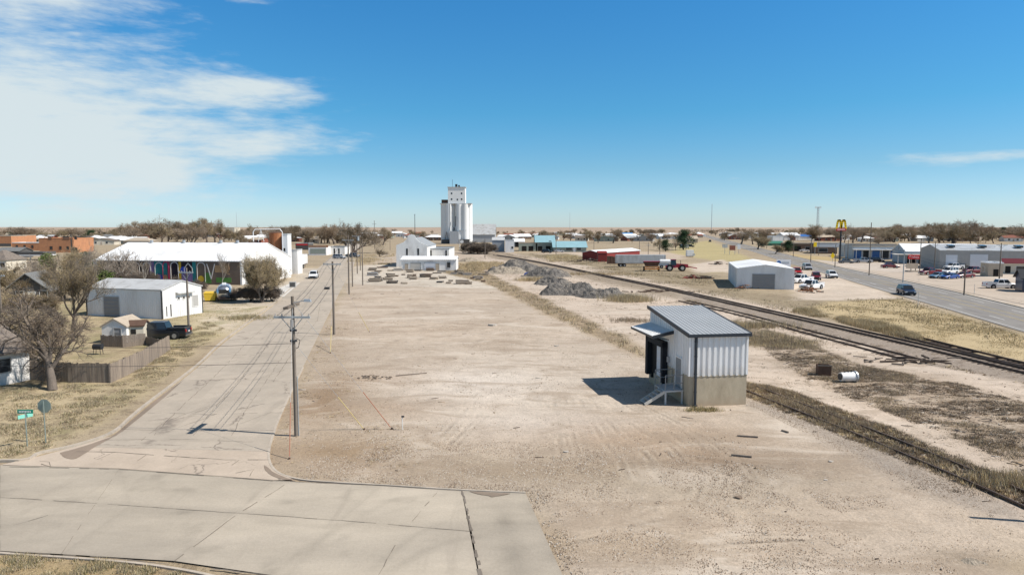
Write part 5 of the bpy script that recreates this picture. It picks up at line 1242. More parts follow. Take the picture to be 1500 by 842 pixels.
# mission-fronted white storehouse with its low front wing
g0, g1 = G(582, 392.5), G(627, 393)
ms = bfar('storehouse', 'white stucco storehouse with a curved mission gable front', 'building', 581, 626, 391, 361, 24, 'gy', 12, 'white_wall', 'grey_roof',
          [('window', 'F', 3.0, 3.6, .6, 2.0), ('window', 'F', 6.6, 3.6, .6, 2.0)], over=.1)
Lm = (G(626, 391) - G(581, 391)).length; hm = at_h(581, G(581, 391).y, 361)
pf = MB(); xs_ = [(0,0),(0,hm+.4),(Lm*.24,hm+1.3),(Lm*.36,hm+2.4),(Lm*.38,hm+3.1),(Lm*.42,hm+3.5),(Lm*.5,hm+3.7),(Lm*.58,hm+3.5),(Lm*.62,hm+3.1),(Lm*.64,hm+2.4),(Lm*.76,hm+1.3),(Lm,hm+.4),(Lm,0)]
pf.extr([(x, -.03, z) for x, z in xs_], (0, -.35, 0)); pf.build('gable_parapet', M('white_wall'), ms)
for u in (3.0, 6.4): MB().box(u, -.42, 3.6, u + .55, -.375, 5.6).build('window', M('glass_dark'), ms)
bfar('storehouse', 'long white rear wing of the mission-fronted storehouse', 'building', 626.5, 658, 389, 365, 20, 'flat', None, 'white_wall', 'grey_roof', [('window', 'F', .8, 2.2, .5, 2.6), ('window', 'F', 5.6, 2.2, .5, 2.6), ('opening', 'F', 5.2, 0, .9, 2.2)])
bfar('storehouse', 'low white front wing with a corrugated parapet and wide doors', 'building', 588, 668, 396.5, 380.5, 8, 'gx', 4, 'white_wall', 'bright_roof',
     [('door', 'F', 2.6, 0, 2.8, 2.2, 'pale_concrete'), ('door', 'F', 6.4, 0, 3.0, 2.3, 'door_white'), ('window', 'F', 12.7, .9, .9, 1.4), ('door', 'F', 1.0, 0, .9, 1.9, 'tan_wall'), ('door', 'F', 9.6, 0, .9, 2, 'tan_wall')], over=.25)
# centre sheds and shops
bfar('farm_shed', 'dark grey and white metal shed nearest the rail line', 'shed', 721, 739, 368.5, 352, 9, 'gx', 4, 'grey_metal_wall', 'dull_metal', over=.2)
bfar('farm_shed', 'white metal shed end with a small window beside the dark grey shed', 'shed', 740, 753, 369.5, 352, 10, 'flat', None, 'white_metal', 'dull_metal', [('window', 'F', 3.0, 1.8, 1, 1)])
bfar('farm_shed', 'open-fronted pale shed behind the white metal shed', 'shed', 752, 768, 362, 354, 10, 'gx', 4, 'dull_metal', 'bright_roof', [('opening', 'F', 1, 0, 5, 3)])
bfar('shop_building', 'low grey block shop with dark bays left of the teal roof', 'shop', 760, 787, 368, 356.5, 12, 'flat', None, 'sage_wall', 'tan_roof', [('opening', 'F', 1.5 + k * 3.4, 0, 2.4, 2.6) for k in range(2)])
bfar('shop_building', 'taller shop with a bright teal pitched roof', 'shop', 785, 812, 368, 354.5, 14, 'gx', 9, 'sage_wall', 'teal_roof', [('opening', 'F', 1.0, 0, 2.2, 2.6), ('opening', 'F', 5.0, 0, 2.4, 2.6), ('window', 'F', 6.5, 4.3, 1.2, .9)], over=.6)
bfar('shop_building', 'long low shop with a teal mansard and white letter strip', 'shop', 811, 859, 369, 362, 14, 'gx', 8, 'sage_wall', 'teal_roof', [('window', 'F', 6.0, .8, 3, 1.6), ('door', 'F', 9.6, 0, 1.1, 2.3, 'sign_white'), ('window', 'F', 11.2, .8, 2.2, 1.6)], over=.6)
building('farm_shed', 'long red shed with a white roof behind the grey trailer', 'shed', G(878, 382), G(937, 377), 7, 2.8, .8, 'gx', 'red_wall', 'bright_roof', over=.3)
building('farm_shed', 'small red block shed in front of the long red shed', 'shed', G(876, 383.5), G(889, 383.5), 4, 3.0, .6, 'gx', 'red_wall', 'red_wall', over=.1)
# grey garage
ga, gb = G(1079, 422.5), G(1163, 424.2)
gar = building('metal_garage', 'white ribbed metal garage with a grey roller door beside the highway', 'garage', ga, gb, 24, HT(1079, 423, 394), 0.75, 'gy', 'white_metal', 'bright_roof',
               [('door', 'F', 2.9, 0, 4.1, 2.9, 'door_grey')], ribs=(.45, 0), over=.1)
# right side
rside('restaurant', 'brown brick restaurant with a white band under the tall arches sign', 'restaurant', 1193, 1224, 371.5, 357.5, 16, 'flat', None, 'brown_wall', 'grey_roof', [('band', 'F', 0, 3.0, 12.5, 1.9, 'sign_white'), ('window', 'F', 1.5, .8, 4, 1.6)])
rside('restaurant', 'long low brown annex of the restaurant with a flat roof', 'restaurant', 1148, 1194, 368, 357, 16, 'flat', None, 'brown_wall', 'tan_roof', [('opening', 'F', 5, 0, 3, 2.6), ('window', 'F', 10, .8, 5, 1.6)])
rside('shop_building', 'narrow pale grey shop front right of the arches sign', 'shop', 1236, 1248, 376.5, 359.5, 12, 'flat', None, 'dull_metal', 'dull_metal')
rside('shop_building', 'long storefront with dark blue glass and a slim canopy', 'shop', 1248, 1307, 379.5, 359, 14, 'flat', None, 'blue_wall', 'grey_roof',
     [('window', 'F', .6 + k * 3.1, .4, 2.6, 2.9, 'glass_dark' if k % 2 else 'sign_blue') for k in range(5)] + [('awning', 'F', 0, 3.6, 15.2, .1, 'white_metal', 2.2), ('band', 'F', 0, 4.6, 15, 1.3, 'tan_wall')] + [('post', 'F', 1 + k * 4.4, 3.6, 0, 0, 'white_wall', 2.1) for k in range(4)])
rside('warehouse', 'blue-grey gabled shop with a long bright white roof behind the red sign', 'warehouse', 1326, 1440, 386, 368.5, 17, 'gx', 10.5, 'blue_wall', 'bright_roof',
     [('window', 'L', 8, 4.4, 1.3, 1.0), ('awning', 'F', -4, 3.0, 17, .1, 'pale_concrete', 3.4), ('awning', 'L', 8, 3.0, 9, .1, 'pale_concrete', 3.0)] + [('post', 'F', -3 + k * 3.4, 2.9, 0, 0, 'white_wall', 3.3) for k in range(5)] + [('opening', 'F', .5 + 3.4 * k, 0, 2.4, 2.4) for k in range(3)], over=.2)
bw = rside('warehouse', 'big grey ribbed metal shop with two white roller doors', 'warehouse', 1376, 1640, 394, 367, 19, 'gx', 7.5, 'grey_wall', 'galv_roof',
     [('door', 'F', 1.5, 0, 2.9, 4.1, 'door_white'), ('door', 'F', 7.6, 0, 4.4, 4.3, 'door_white')], ribs=(.8, 0), over=.15)
for u in (3, 11, 20): MB().hexa([(u, 3.0, 6.2), (u+1.6, 3.0, 6.2), (u+1.6, 5.4, 6.5), (u, 5.4, 6.5)], [(u, 3.0, 6.75), (u+1.6, 3.0, 6.75), (u+1.6, 5.4, 6.95), (u, 5.4, 6.95)]).build('skylight', M('glass_dark'), bw)
rside('shop_building', 'small pinkish brick shop with a white roof edge and a flag banner', 'shop', 1447, 1468, 405, 386, 5, 'flat', None, 'tan_wall', 'bright_roof', [('opening', 'F', 1.1, .1, 1.1, 1.7), ('window', 'L', 1.5, .9, 1.4, 1.4)])
rside('shop_building', 'cream shop with a dark red mansard at the right edge', 'shop', 1465.5, 1530, 401, 386.5, 9, 'flat', None, 'cream_wall', 'bright_roof', [('awning', 'F', 0, 2.7, 11, 1.2, 'car_maroon', .8), ('opening', 'F', 1.0, .2, 1.2, 1.8), ('window', 'F', 3.4, .8, 2.5, 1.2)])
rside('shop_building', 'near dark navy metal building cut by the right edge', 'shop', 1497, 1600, 428, 407, 5, 'gx', 11, 'car_navy', 'black_trim', th=24, over=.4)
# left side
bfar('brick_building', 'two-storey orange brick building among the trees on the left', 'building', 58, 108, 370, 349.5, 16, 'flat', None, 'orange_brick', 'orange_brick', [('window', 'F', 4.5, 6.2, 1.6, 1.3), ('window', 'F', 11.5, 6.2, 3.0, 1.5), ('window', 'F', 17, 6.2, 1.2, 1.5), ('window', 'F', 5, 1.4, 1.4, 1.6), ('window', 'F', 9.5, 1.4, 1.2, 1.6), ('window', 'F', 13, 1.4, 1.2, 1.6), ('band', 'F', 15.2, 0, .5, 8.8, 'dark_wall'), ('opening', 'F', 15.9, .2, 2.2, 2.2)])
bfar('brick_building', 'lower orange wing joined left of the two-storey brick building', 'building', 18, 58, 367, 356, 10, 'flat', None, 'orange_brick', 'bright_roof', [('window', 'F', 2 + k * 4, 1.2, 1.2, 1.6) for k in range(3)])
bfar('brick_building', 'dark orange flat-roofed building at the far left edge', 'building', -14, 17, 361, 346, 14, 'flat', None, 'orange_brick', 'tan_roof', [('band', 'F', 0, 0, 13, 1.8, 'dark_wall')])
bfar('brick_building', 'pale orange box building behind the low brick wing', 'building', 17, 35, 360, 345, 12, 'flat', None, 'orange_brick', 'tan_roof')
cpn = bfar('carport', 'white flat canopy on thin posts below the orange building', 'carport', 26, 64, 381, 374.5, 7, 'flat', None, 'dark_wall', 'sign_white', z0=3.0)
pp = MB(); [pp.box(x - .07, y - .07, 0, x + .07, y + .07, 3.0) for x in (.3, 4.4, 8.4) for y in (.3, 6.5)]; pp.build('post', M('white_wall'), cpn)
bfar('small_house', 'dark grey flat-roofed shed left of the white carport', 'house', -6, 28, 378, 368, 8, 'gx', 5, 'dark_wall', 'grey_shingle')
bfar('small_house', 'tan house with a low brown roof at the left edge', 'house', -25, 10, 396, 381, 8, 'hip', 14, 'cream_wall', 'brown_shingle', [('window', 'F', 2, .9, 1.3, 1.2), ('window', 'F', 5, .9, 1.3, 1.2)])
bfar('office_block', 'cream square tower block above the bare trees behind the warehouse', 'building', 330, 344, 351, 334, 14, 'flat', None, 'cream_wall', 'cream_wall', [('window', 'F', 3, 8, 1.5, 1.5)])
bfar('shop_building', 'white block shop with tall dark windows beyond the box trailer', 'shop', 452, 478, 374, 361.5, 12, 'flat', None, 'white_wall', 'tan_roof', [('window', 'F', .8, .8, 6.5, 2.0, 'sage_wall'), ('band', 'F', 0, 3.4, 8.5, .9, 'rust')])
bfar('shop_building', 'white shop row with vertical strips right of the tall dark windows', 'shop', 479, 505, 373, 362, 10, 'flat', None, 'white_wall', 'grey_roof', [('opening', 'F', 1 + k * 2, .3, .6, 2.4) for k in range(3)])
bfar('shop_building', 'dark shop with a red fascia above the box trailer', 'shop', 433, 452, 366, 357, 9, 'flat', None, 'dark_wall', 'grey_roof', [('band', 'F', .5, 2.4, 6, 1.0, 'sign_red')])
bfar('billboard_shed', 'far shed with a bright blue roof strip beyond the poles', 'shed', 908, 927, 349, 345, 8, 'gx', 4, 'tan_wall', 'blue_roof')
building('farm_shed', 'leaning pale tent-like shed near the dark evergreen', 'shed', G(999, 363), G(1009, 363), 5, 1.2, 2.4, 'gy', 'dull_metal', 'dull_metal', over=.1)
bfar('farm_shed', 'white far hall in line with the end of the highway', 'hall', 1017, 1033, 346.5, 343.5, 14, 'hip', 3.5, 'white_wall', 'bright_roof')
bfar('farm_shed', 'white tall far shed among brown trees left of the cell tower', 'shed', 1132, 1147, 357, 346.5, 12, 'flat', None, 'white_wall', 'bright_roof')
bfar('farm_shed', 'dark green low far shed right of the highway bend', 'shed', 1122, 1148, 360, 356.5, 10, 'gx', 3, 'green_roof', 'green_roof')
bfar('farm_shed', 'white far church-like hall behind the restaurant', 'hall', 1148, 1172, 352, 345, 18, 'gx', 4, 'white_wall', 'bright_roof')
bfar('farm_shed', 'far hall with a dark blue roof strip behind the restaurant', 'hall', 1171, 1190, 351.5, 346.5, 14, 'gx', 3, 'white_wall', 'sign_blue')
# horizontal pale tank near the tractor
tk = empty('storage_tank'); tag(tk, 'pale upright box tank standing on the straw strip behind the tractor', 'tank'); place(tk, 1011, 376, 0)
MB().box(-1.6, -1, .3, 1.2, 1, 2.7).build('tank_body', M('white_metal'), tk); MB().tube((1.25, -1.02, .9), (1.25, 1, .9), .55, n=12).build('tank_end', M('dull_metal'), tk); MB().box(-1.4, -.8, 0, 1, .8, .3).build('skid', M('rust_dark'), tk)

# scattered far houses: each its own object, described by its look and neighbourhood
rh = random.Random(77)
WALLS = [('white', 'white_wall'), ('tan', 'tan_wall'), ('cream', 'cream_wall'), ('grey', 'grey_wall'), ('brown brick', 'brown_wall'), ('sage', 'sage_wall'), ('red brick', 'brick_red')]
ROOFS = [('grey', 'grey_shingle'), ('brown', 'brown_shingle'), ('white', 'bright_roof'), ('silvery', 'galv_roof'), ('tan', 'tan_roof'), ('rust red', 'red_shingle')]
ZN = [((-60, 60), (346, 356), 'left of the orange brick building', 6), ((110, 185), (350, 362), 'between the orange brick building and the white warehouse', 6), ((185, 340), (344, 350), 'above the white warehouse roof', 7),
      ((340, 500), (344, 358), 'beyond the box trailer', 9), ((500, 640), (344, 353), 'behind the mission storehouse', 9), ((725, 800), (344, 352), 'right of the grain elevator', 6), ((800, 930), (344, 354), 'behind the teal roofs', 10),
      ((930, 1010), (346, 356), 'behind the red shed', 6), ((1050, 1150), (344, 352), 'right of the far end of the highway', 9), ((1190, 1340), (346, 354), 'behind the arches sign', 10), ((1340, 1560), (345, 354), 'behind the big grey shop', 12)]
used_lab = {}
FARH = []
for (xa, xb), (ya, yb), where, n_ in ZN:
    for k in range(int(n_ * 2)):
        pxx = xa + (xb - xa) * (k + rh.uniform(.1, .9)) / int(n_ * 2); pyy = rh.uniform(ya, yb); g = G(pxx, pyy); Lh = rh.uniform(10, 20); Dh = rh.uniform(8, 12)
        wl, rf_ = rh.choice(WALLS), rh.choice(ROOFS + [ROOFS[2]] * 2); rt = rh.choice(['gx', 'gx', 'gy', 'hip'])
        for _ in range(12):
            lab = f'{wl[0]} house with {rf_[0]} {dict(gx="pitched", gy="gable-front", hip="hipped")[rt]} roof {where}'
            if lab not in used_lab: break
            wl, rf_ = rh.choice(WALLS), rh.choice(ROOFS)
        used_lab[lab] = 1
        a = R(rh.uniform(-25, 25)); d = Vector((math.cos(a), math.sin(a)))
        if not (-1500 < g.x < 1500): continue
        building('far_house', lab, 'house', (g.x, g.y, 0), (g.x + d.x * Lh, g.y + d.y * Lh, 0), Dh, rh.uniform(2.7, 3.4), rh.uniform(1.4, 2.4), rt, wl[1], rf_[1], [('window', 'F', Lh * .2, 1, 1.5, 1.3), ('window', 'F', Lh * .65, 1, 1.5, 1.3), ('door', 'F', Lh * .45, 0, 1, 2.1, 'tan_wall')], group='far houses of the town', over=.5)

# ------------------------------------------------------------------ signs
# tall arches sign
s_ = empty('arches_sign'); tag(s_, 'tall roadside sign with yellow double arches over a red bar', 'sign'); gs = G(1230, 385); s_.location = (gs.x, gs.y, 0)
dS = gs.y; zt_, zm, zb_ = at_h(1230, dS, 322), at_h(1230, dS, 333.5), at_h(1230, dS, 337.5); hw_ = 6.6 * dS / 1000
MB().tube((0, 0, 0), (0, 0, zb_), .28, n=12).build('pole', M('black_trim'), s_)
a_ = MB(); zbm = zb_ + .5; Hh = zt_ - zbm; A = hw_ / 2 + .02
def strokes(cx):
    pts = []
    for k in range(15):
        t = -1 + 2 * k / 14; pts.append((cx + t * A * 0.98, zbm + Hh * (1 - abs(t) ** 2.6)))
    return pts
for cx in (-A, A):
    pts = strokes(cx)
    for (x0, z0_), (x1, z1_) in zip(pts[:-1], pts[1:]):
        wv = .30
        a_.hexa([(x0-wv, -.18, z0_-.1), (x0+wv, -.18, z0_-.1), (x0+wv, .18, z0_-.1), (x0-wv, .18, z0_-.1)], [(x1-wv, -.18, z1_+.1), (x1+wv, -.18, z1_+.1), (x1+wv, .18, z1_+.1), (x1-wv, .18, z1_+.1)]) if z1_ > z0_ else a_.hexa([(x1-wv, -.18, z1_-.1), (x1+wv, -.18, z1_-.1), (x1+wv, .18, z1_-.1), (x1-wv, .18, z1_-.1)], [(x0-wv, -.18, z0_+.1), (x0+wv, -.18, z0_+.1), (x0+wv, .18, z0_+.1), (x0-wv, .18, z0_+.1)])
a_.build('double_arch', M('arch_yellow'), s_)
MB().box(-hw_ * 1.05, -.22, zb_ - .1, hw_ * 1.05, .22, zb_ + .75).build('red_bar', M('sign_red'), s_)
tx = MB()
for k in range(10): tx.box(-hw_*.85 + k * hw_*.172, -.235, zb_ + .15, -hw_*.85 + k * hw_*.172 + hw_*.10, -.222, zb_ + .5)
tx.build('lettering', M('sign_white'), s_)
# helper for simple panel signs
def panel_sign(name, label, px, pyb, x0, x1, yt0, yt1, m, posts=(0.5,), extra=None, rz=0.0, postm='galv', th=.18):
    g = G(px, pyb); d = g.y; s = empty(name, (g.x, g.y, 0), rz); tag(s, label, 'sign')
    a, b_ = at_x(x0, d) - g.x, at_x(x1, d) - g.x; z1_, z0_ = at_h(px, d, yt0), at_h(px, d, yt1)
    MB().box(a, -th/2, z0_, b_, th/2, z1_).build('sign_panel', M(m), s)
    for q in posts: x = a + (b_ - a) * q; MB().box(x - .08, -.07, 0, x + .08, .07, z0_).build('post', M(postm), s)
    if extra: extra(s, a, b_, z0_, z1_, th)
    return s
def script(s, a, b_, z0_, z1_, th):
    L_, H_ = b_ - a, z1_ - z0_; t_ = MB(); y = -th/2 - .015
    for k in range(6):
        x = a + L_ * (.30 + k * .11); t_.bar((x, y, z0_ + H_*.3), (x + L_*.03, y, z0_ + H_*(.72 if k % 2 == 0 else .6)), .02, L_*.02); t_.bar((x, y, z0_ + H_*.34), (x + L_*.09, y, z0_ + H_*.40), .02, H_*.08)
    t_.bar((a + L_*.1, y, z0_+H_*.5), (a + L_*.24, y, z0_+H_*.72), .02, L_*.03); t_.bar((a+L_*.12, y, z0_+H_*.68), (a+L_*.24, y, z0_+H_*.68), .02, H_*.08)
    t_.build('lettering', M('sign_white'), s)
panel_sign('roadside_sign', 'red sign panel with white script on a wooden stand beside the parking area', 1337, 398, 1328, 1344.5, 373, 379.5, 'sign_red', (.3, .7), script, postm='old_wood')
b_ = MB(); g = G(1336, 398); b_.box(g.x - 1.7, g.y - .3, .9, g.x + 1.4, g.y - .1, 2.3); b_.box(g.x - 1.6, g.y - .9, -.0, g.x + 1.6, g.y + .7, .35)
o = b_.build('notice_board', M('tan_wall')); tag(o, 'low tan board planter under the red script sign', 'notice board')
def bluelogo(s, a, b_, z0_, z1_, th):
    L_, H_ = b_ - a, z1_ - z0_; y = -th/2 - .012
    MB().extr([(a + L_*.17 + math.cos(k*math.pi/8)*H_*.32, y, z0_ + H_*.55 + math.sin(k*math.pi/8)*H_*.34) for k in range(16)], (0, -.02, 0)).build('emblem', M('sign_blue'), s)
    t_ = MB(); [t_.box(a + L_*(.36+k*.09), y-.01, z0_ + H_*.42, a + L_*(.42+k*.09), y + .01, z0_ + H_*.72) for k in range(6)]; t_.build('lettering', M('blue_wall'), s)
panel_sign('roadside_sign', 'wide white board with a blue round emblem behind the metal garage', 1146, 400, 1136, 1157, 380.5, 390.5, 'sign_white', (.1, .9), bluelogo)
panel_sign('roadside_sign', 'small yellow box sign on a pole by the restaurant', 1191.5, 373, 1189.5, 1194, 355, 361.5, 'arch_yellow')
panel_sign('roadside_sign', 'brown red square sign by the highway bend', 1071, 373, 1067, 1075.5, 359.5, 366.5, 'brick_red', (.05, .95))
panel_sign('roadside_sign', 'pale blue-grey panel sign left of the brown red sign', 1060, 372, 1056.5, 1064, 357.5, 363, 'dull_metal', (.5,))
panel_sign('roadside_sign', 'narrow white panel sign right of the brown red sign', 1081, 372, 1078.5, 1083, 358, 365, 'sign_white', (.5,))
dy = empty('warning_sign'); tag(dy, 'yellow diamond warning sign on the golden verge beyond the highway', 'sign'); place(dy, 1219.5, 384); dG = G(1219, 384).y; zc = at_h(1219, dG, 374.5)
MB().extr([(-.75,0,zc),(0,0,zc-1.1),(.75,0,zc),(0,0,zc+1.1)], (0,.08,0)).build('sign_panel', M('arch_yellow'), dy); MB().box(-.05,.09,0,.05,.17,zc+.3).build('post', M('galv'), dy)
# street name sign and stop sign seen from behind
g = G(40, 654); ss = empty('street_name_sign', (g.x, g.y, 0)); tag(ss, 'green street name blades on a thin post on the lawn corner', 'sign')
ztop = HT(40, 654, 599.5)
MB().tube((0,0,0), (0,0,ztop-.12), .03, n=8).build('post', M('sign_back'), ss)
q = MB().box(-.42, -.012, ztop-.22, .44, .012, ztop); q.build('name_blade', M('sign_green'), ss)
t_ = MB(); [t_.box(-.33 + k*.085, -.018, ztop-.16, -.28 + k*.085, -.012, ztop-.07) for k in range(8)]; t_.build('lettering', M('sign_white'), ss)
bl_ = MB().box(-.36, -.012, -.2, .36, .012, 0); q = bl_.build('name_blade', M('sign_pale_green'), ss); q.location = (0, 0, ztop-.26); q.rotation_euler = (0, 0, R(58))
g = G(68, 648); st_ = empty('stop_sign', (g.x, g.y, 0)); tag(st_, 'octagonal sign seen from its grey back on the lawn corner', 'sign'); zc = HT(68, 648, 594.5)
MB().tube((0,-.05,0), (0,-.05,zc+.3), .028, n=8).build('post', M('sign_back'), st_)
q = MB().extr([(math.cos(R(22.5+45*k))*.40, 0, zc + math.sin(R(22.5+45*k))*.40) for k in range(8)], (0,.012,0)).build('sign_plate', M('sign_back'), st_)

# ------------------------------------------------------------------ poles and masts
POLES = {}
def upole(label, px, pyb, pyt, arms=(), r=.13, name='utility_pole', m='pole_wood', key=None, rz=0.0, insul=True, extra=None, cat='utility pole'):
    g = G(px, pyb); h = HT(px, pyb, pyt); s = empty(name, (g.x, g.y, 0), rz); tag(s, label, cat)
    MB().tube((0,0,-.1), (0,0,h), r, r*.72, n=12).build('pole', M(m), s)
    for z, w_ in arms:
        a = MB(); a.box(-w_/2, -r-.1, z-.055, w_/2, -r+.02, z+.055); ao = a.build('crossarm', M('arm_grey'), s)
        b_ = MB(); [b_.bar((s_*.02, -r-.02, z-.75), (s_*w_*.3, -r-.06, z-.02), .035) for s_ in (-1,1)]; b_.build('brace', M('arm_grey'), ao)
        if insul:
            for q in (-.46, -.28, .28, .46): MB().tube((q*w_, -r-.04, z+.05), (q*w_, -r-.04, z+.2), .045, .03, n=8).build('insulator', M('insulator'), ao)
    POLES[key or label] = (g.x, g.y, h, rz)
    if extra: extra(s, h)
    return s
def near_extra(s, h):
    a = MB(); a.box(-.07,-1.05,h-.62,.07,1.05,h-.48); a.box(-.2,-1.05,h-.64,-.08,1.05,h-.5); a.build('crossarm', M('pole_wood'), s)
    # small second bracket, transformer-less hardware, street light stub
    MB().tube((.1,-.1,h-.35),(.75,-.15,h-.22),.03,n=6).build('lamp_arm', M('galv'), s)
    MB().hexa([(.7,-.25,h-.28),(1.1,-.25,h-.3),(1.1,-.02,h-.3),(.7,-.02,h-.28)],[(.72,-.23,h-.14),(1.06,-.23,h-.16),(1.06,-.04,h-.16),(.72,-.04,h-.14)]).build('lamp_head', M('galv'), s)
    MB().box(-.08,-.26,h-1.75,.08,-.12,h-1.3).build('cutout', M('insulator'), s)
    for z in (h-2.0, h-2.6): MB().tube((0,0,z),(0,0,z+.1),.2,n=12).build('pole_band', M('black_trim'), s)
    MB().path([(.13,0,h-2.4),(.4,-.1,h-2.5),(.3,-.1,h-2.9),(.13,0,h-3)],.02).build('cable_loop', M('wire'), s)
    MB().tube((.15,0,.0),(.15,0,3.5),.03,n=6).build('conduit', M('arm_grey'), s)
upole('near wooden pole with a long grey crossarm at the lot corner', 434, 638, 434, [(HT(434,638,464), 2.05)], .115, key='A', extra=near_extra, rz=0.0)
upole('second wooden pole up the side street standing at the lot edge', 489.5, 490, 383, [(HT(489,490,387), 2.0)], .14, key='B')
upole('third wooden pole left of the junk yard along the street', 511.5, 431, 344, [(HT(511,431,352), 2.0)], .14, key='C')
upole('bare wooden pole just left of the junk yard pole group', 516.5, 420, 352, [], .13)
upole('tall wooden pole in the pole group with a transformer', 523.5, 401, 340, [(HT(523,401,346), 2.2)], .14, key='D', extra=lambda s, h: MB().tube((.4,-.1,h-2.2),(.4,-.1,h-1.2),.26,n=12).build('transformer', M('arm_grey'), s))
upole('thin wooden pole between the tall pole and the junk yard', 528, 396, 345, [], .12)
upole('rightmost wooden pole of the pole group by the junk yard', 531.5, 418, 350, [], .12)
upole('wooden pole in the straw field behind the junk yard', 549, 365, 323, [(HT(549,365,328), 2.4)], .16)
upole('very tall dark mast behind the mission storehouse', 608, 352, 313.5, [(HT(608,352,315), 1.6)], .3, m='black_trim')
upole('short wooden pole left of the mission storehouse', 571.5, 367, 350, [], .12)
upole('slim white post left of the mission storehouse front wing', 586, 396, 374, [], .07, m='white_wall')
upole('dark pole beside the rail line right of the elevator', 710.5, 378, 350, [], .16)
upole('slim white post below the grain elevator', 673.5, 367, 350, [], .15, m='white_wall')
upole('wooden pole left of the teal mansard shop', 814.5, 373.5, 344, [(HT(814,373,347), 2.2)], .16)
upole('wooden pole left of the grey metal workshop door', 277, 491, 392, [(HT(277,491,399), 1.6)], .13, key='W')
upole('thin pole at the far left by the dark gabled house', 3, 474, 398, [(HT(3,474,404), 1.6)], .12, key='L')
for px_, yb_, yt_, lab, mm_ in ((936.5, 368, 342, 'white light pole behind the red shed', 'white_wall'), (949.5, 374, 355, 'dark short pole behind the grey trailer', 'pole_wood'), (966.5, 374, 348, 'slim white pole behind the red tractor', 'white_wall'),
        (870, 366, 341, 'wooden pole among bare trees right of the teal mansard', 'pole_wood'), (1123, 364, 340, 'wooden pole before the dark green far shed', 'pole_wood'), (1162, 376, 338, 'wooden pole between the highway and the restaurant annex', 'pole_wood'),
        (1187.5, 384, 347, 'wooden pole on the golden strip left of the yellow box sign', 'pole_wood'), (1199, 374, 344, 'thin pole right of the yellow box sign', 'pole_wood'), (1223, 392, 358, 'grey pole left of the arches sign', 'pole_wood'),
        (1241.5, 381, 350, 'grey pole just right of the arches sign', 'arm_grey'), (1273, 403.5, 326, 'tall slim pale pole in front of the blue storefronts', 'arm_grey'), (1347, 398.5, 350, 'wooden pole right of the red script sign', 'pole_wood'),
        (1368.5, 394, 354, 'thin pole against the big grey shop left door', 'pole_wood'), (1456.5, 378, 361, 'short dark pole behind the small brick shop', 'black_trim'), (1250, 362, 345, 'thin pole behind the long storefront', 'pole_wood'),
        (1400, 350, 342, 'short white stack above the big grey shop roof', 'white_wall')):
    upole(lab, px_, yb_, yt_, [(HT(px_, yb_, yt_ + 4), 2.0)] if mm_ == 'pole_wood' and yb_ > 372 else [], .13)
upole('slim grey pole on the kerb between highway and red script sign', 1322.5, 414, 366, [], .11, m='arm_grey')
upole('leaning wooden pole on the highway kerb with a small meter', 1412, 432.5, 386, [], .13, extra=lambda s, h: MB().box(-.15,-.3,h-.7,.3,-.1,h-.3).build('meter_box', M('dark_wall'), s))
upole('tall wooden pole with a street lamp by the small brick shop', 1463.5, 412, 356, [(HT(1463,412,359), 2.4)], .14, extra=lambda s, h: MB().path([(-.1,0,h-1),(-1.2,0,h-.7),(-1.6,0,h-.85)],.06).build('lamp_arm', M('galv'), s))
for px_, yb_, yt_, lab in ((1344.5, 449.5, 427, 'thin metal marker post on the near highway verge'), (1473-46, 430, 416, 'thin metal post beside the leaning wooden pole')):
    upole(lab, px_, yb_, yt_, [], .04, name='marker_post', m='galv', cat='post')
# pole just out of frame on the right: its shadow crosses the lower right corner
gq = G(1500, 765); s = empty('utility_pole', (gq.x + 3.35, gq.y - .6, 0)); tag(s, 'wooden pole standing outside the right edge whose shadow lies on the dirt', 'utility pole')
MB().tube((0,0,-.1),(0,0,6.2),.13,.10,n=12).build('pole', M('pole_wood'), s)
# cell tower and thin masts
def mast(label, px, depth, pyt, w0, w1, heads=0, solid=False):
    x = at_x(px, depth); h = at_h(px, depth, pyt); s = empty('lattice_mast', (x, depth, 0)); tag(s, label, 'mast')
    if solid: MB().tube((0,0,0),(0,0,h), w0, w1, n=6).build('mast_pole', M('galv'), s)
    else:
        b_ = MB(); n_ = max(8, int(h / 3.5)); c3 = [(math.cos(k*2.0944), math.sin(k*2.0944)) for k in range(3)]
        for k in range(n_):
            z0_, z1_ = h*k/n_, h*(k+1)/n_; r0, r1 = w0+(w1-w0)*k/n_, w0+(w1-w0)*(k+1)/n_
            for j in range(3):
                a, b1 = c3[j], c3[(j+1) % 3]; b_.bar((a[0]*r0,a[1]*r0,z0_),(a[0]*r1,a[1]*r1,z1_),.22); b_.bar((a[0]*r0,a[1]*r0,z0_),(b1[0]*r1,b1[1]*r1,z1_),.13); b_.bar((b1[0]*r0,b1[1]*r0,z0_),(a[0]*r1,a[1]*r1,z1_),.13)
        b_.build('lattice', M('galv'), s)
    if heads:
        b_ = MB()
        for x_ in (-3.6, -2.2, 0, 2.2, 3.6): b_.box(x_-.3, -.2, h-2.2, x_+.3, .3, h+.6)
        b_.box(-3.8, -.1, h-1, 3.8, .1, h-.8); b_.build('antenna', M('white_metal'), s)
    return s
mast('grey lattice cell tower with white antennas on the horizon', 1194, 900, 303, 2.2, 1.1, 1)
mast('hair-thin distant mast right of the highway end', 1040, 1400, 299, .55, .4, 0, True)
mast('hair-thin distant mast above the teal roofs', 834, 1500, 312, .3, .2, 0, True)
mast('hair-thin distant mast above the cream tower block', 350, 1500, 311, .35, .2, 0, True)
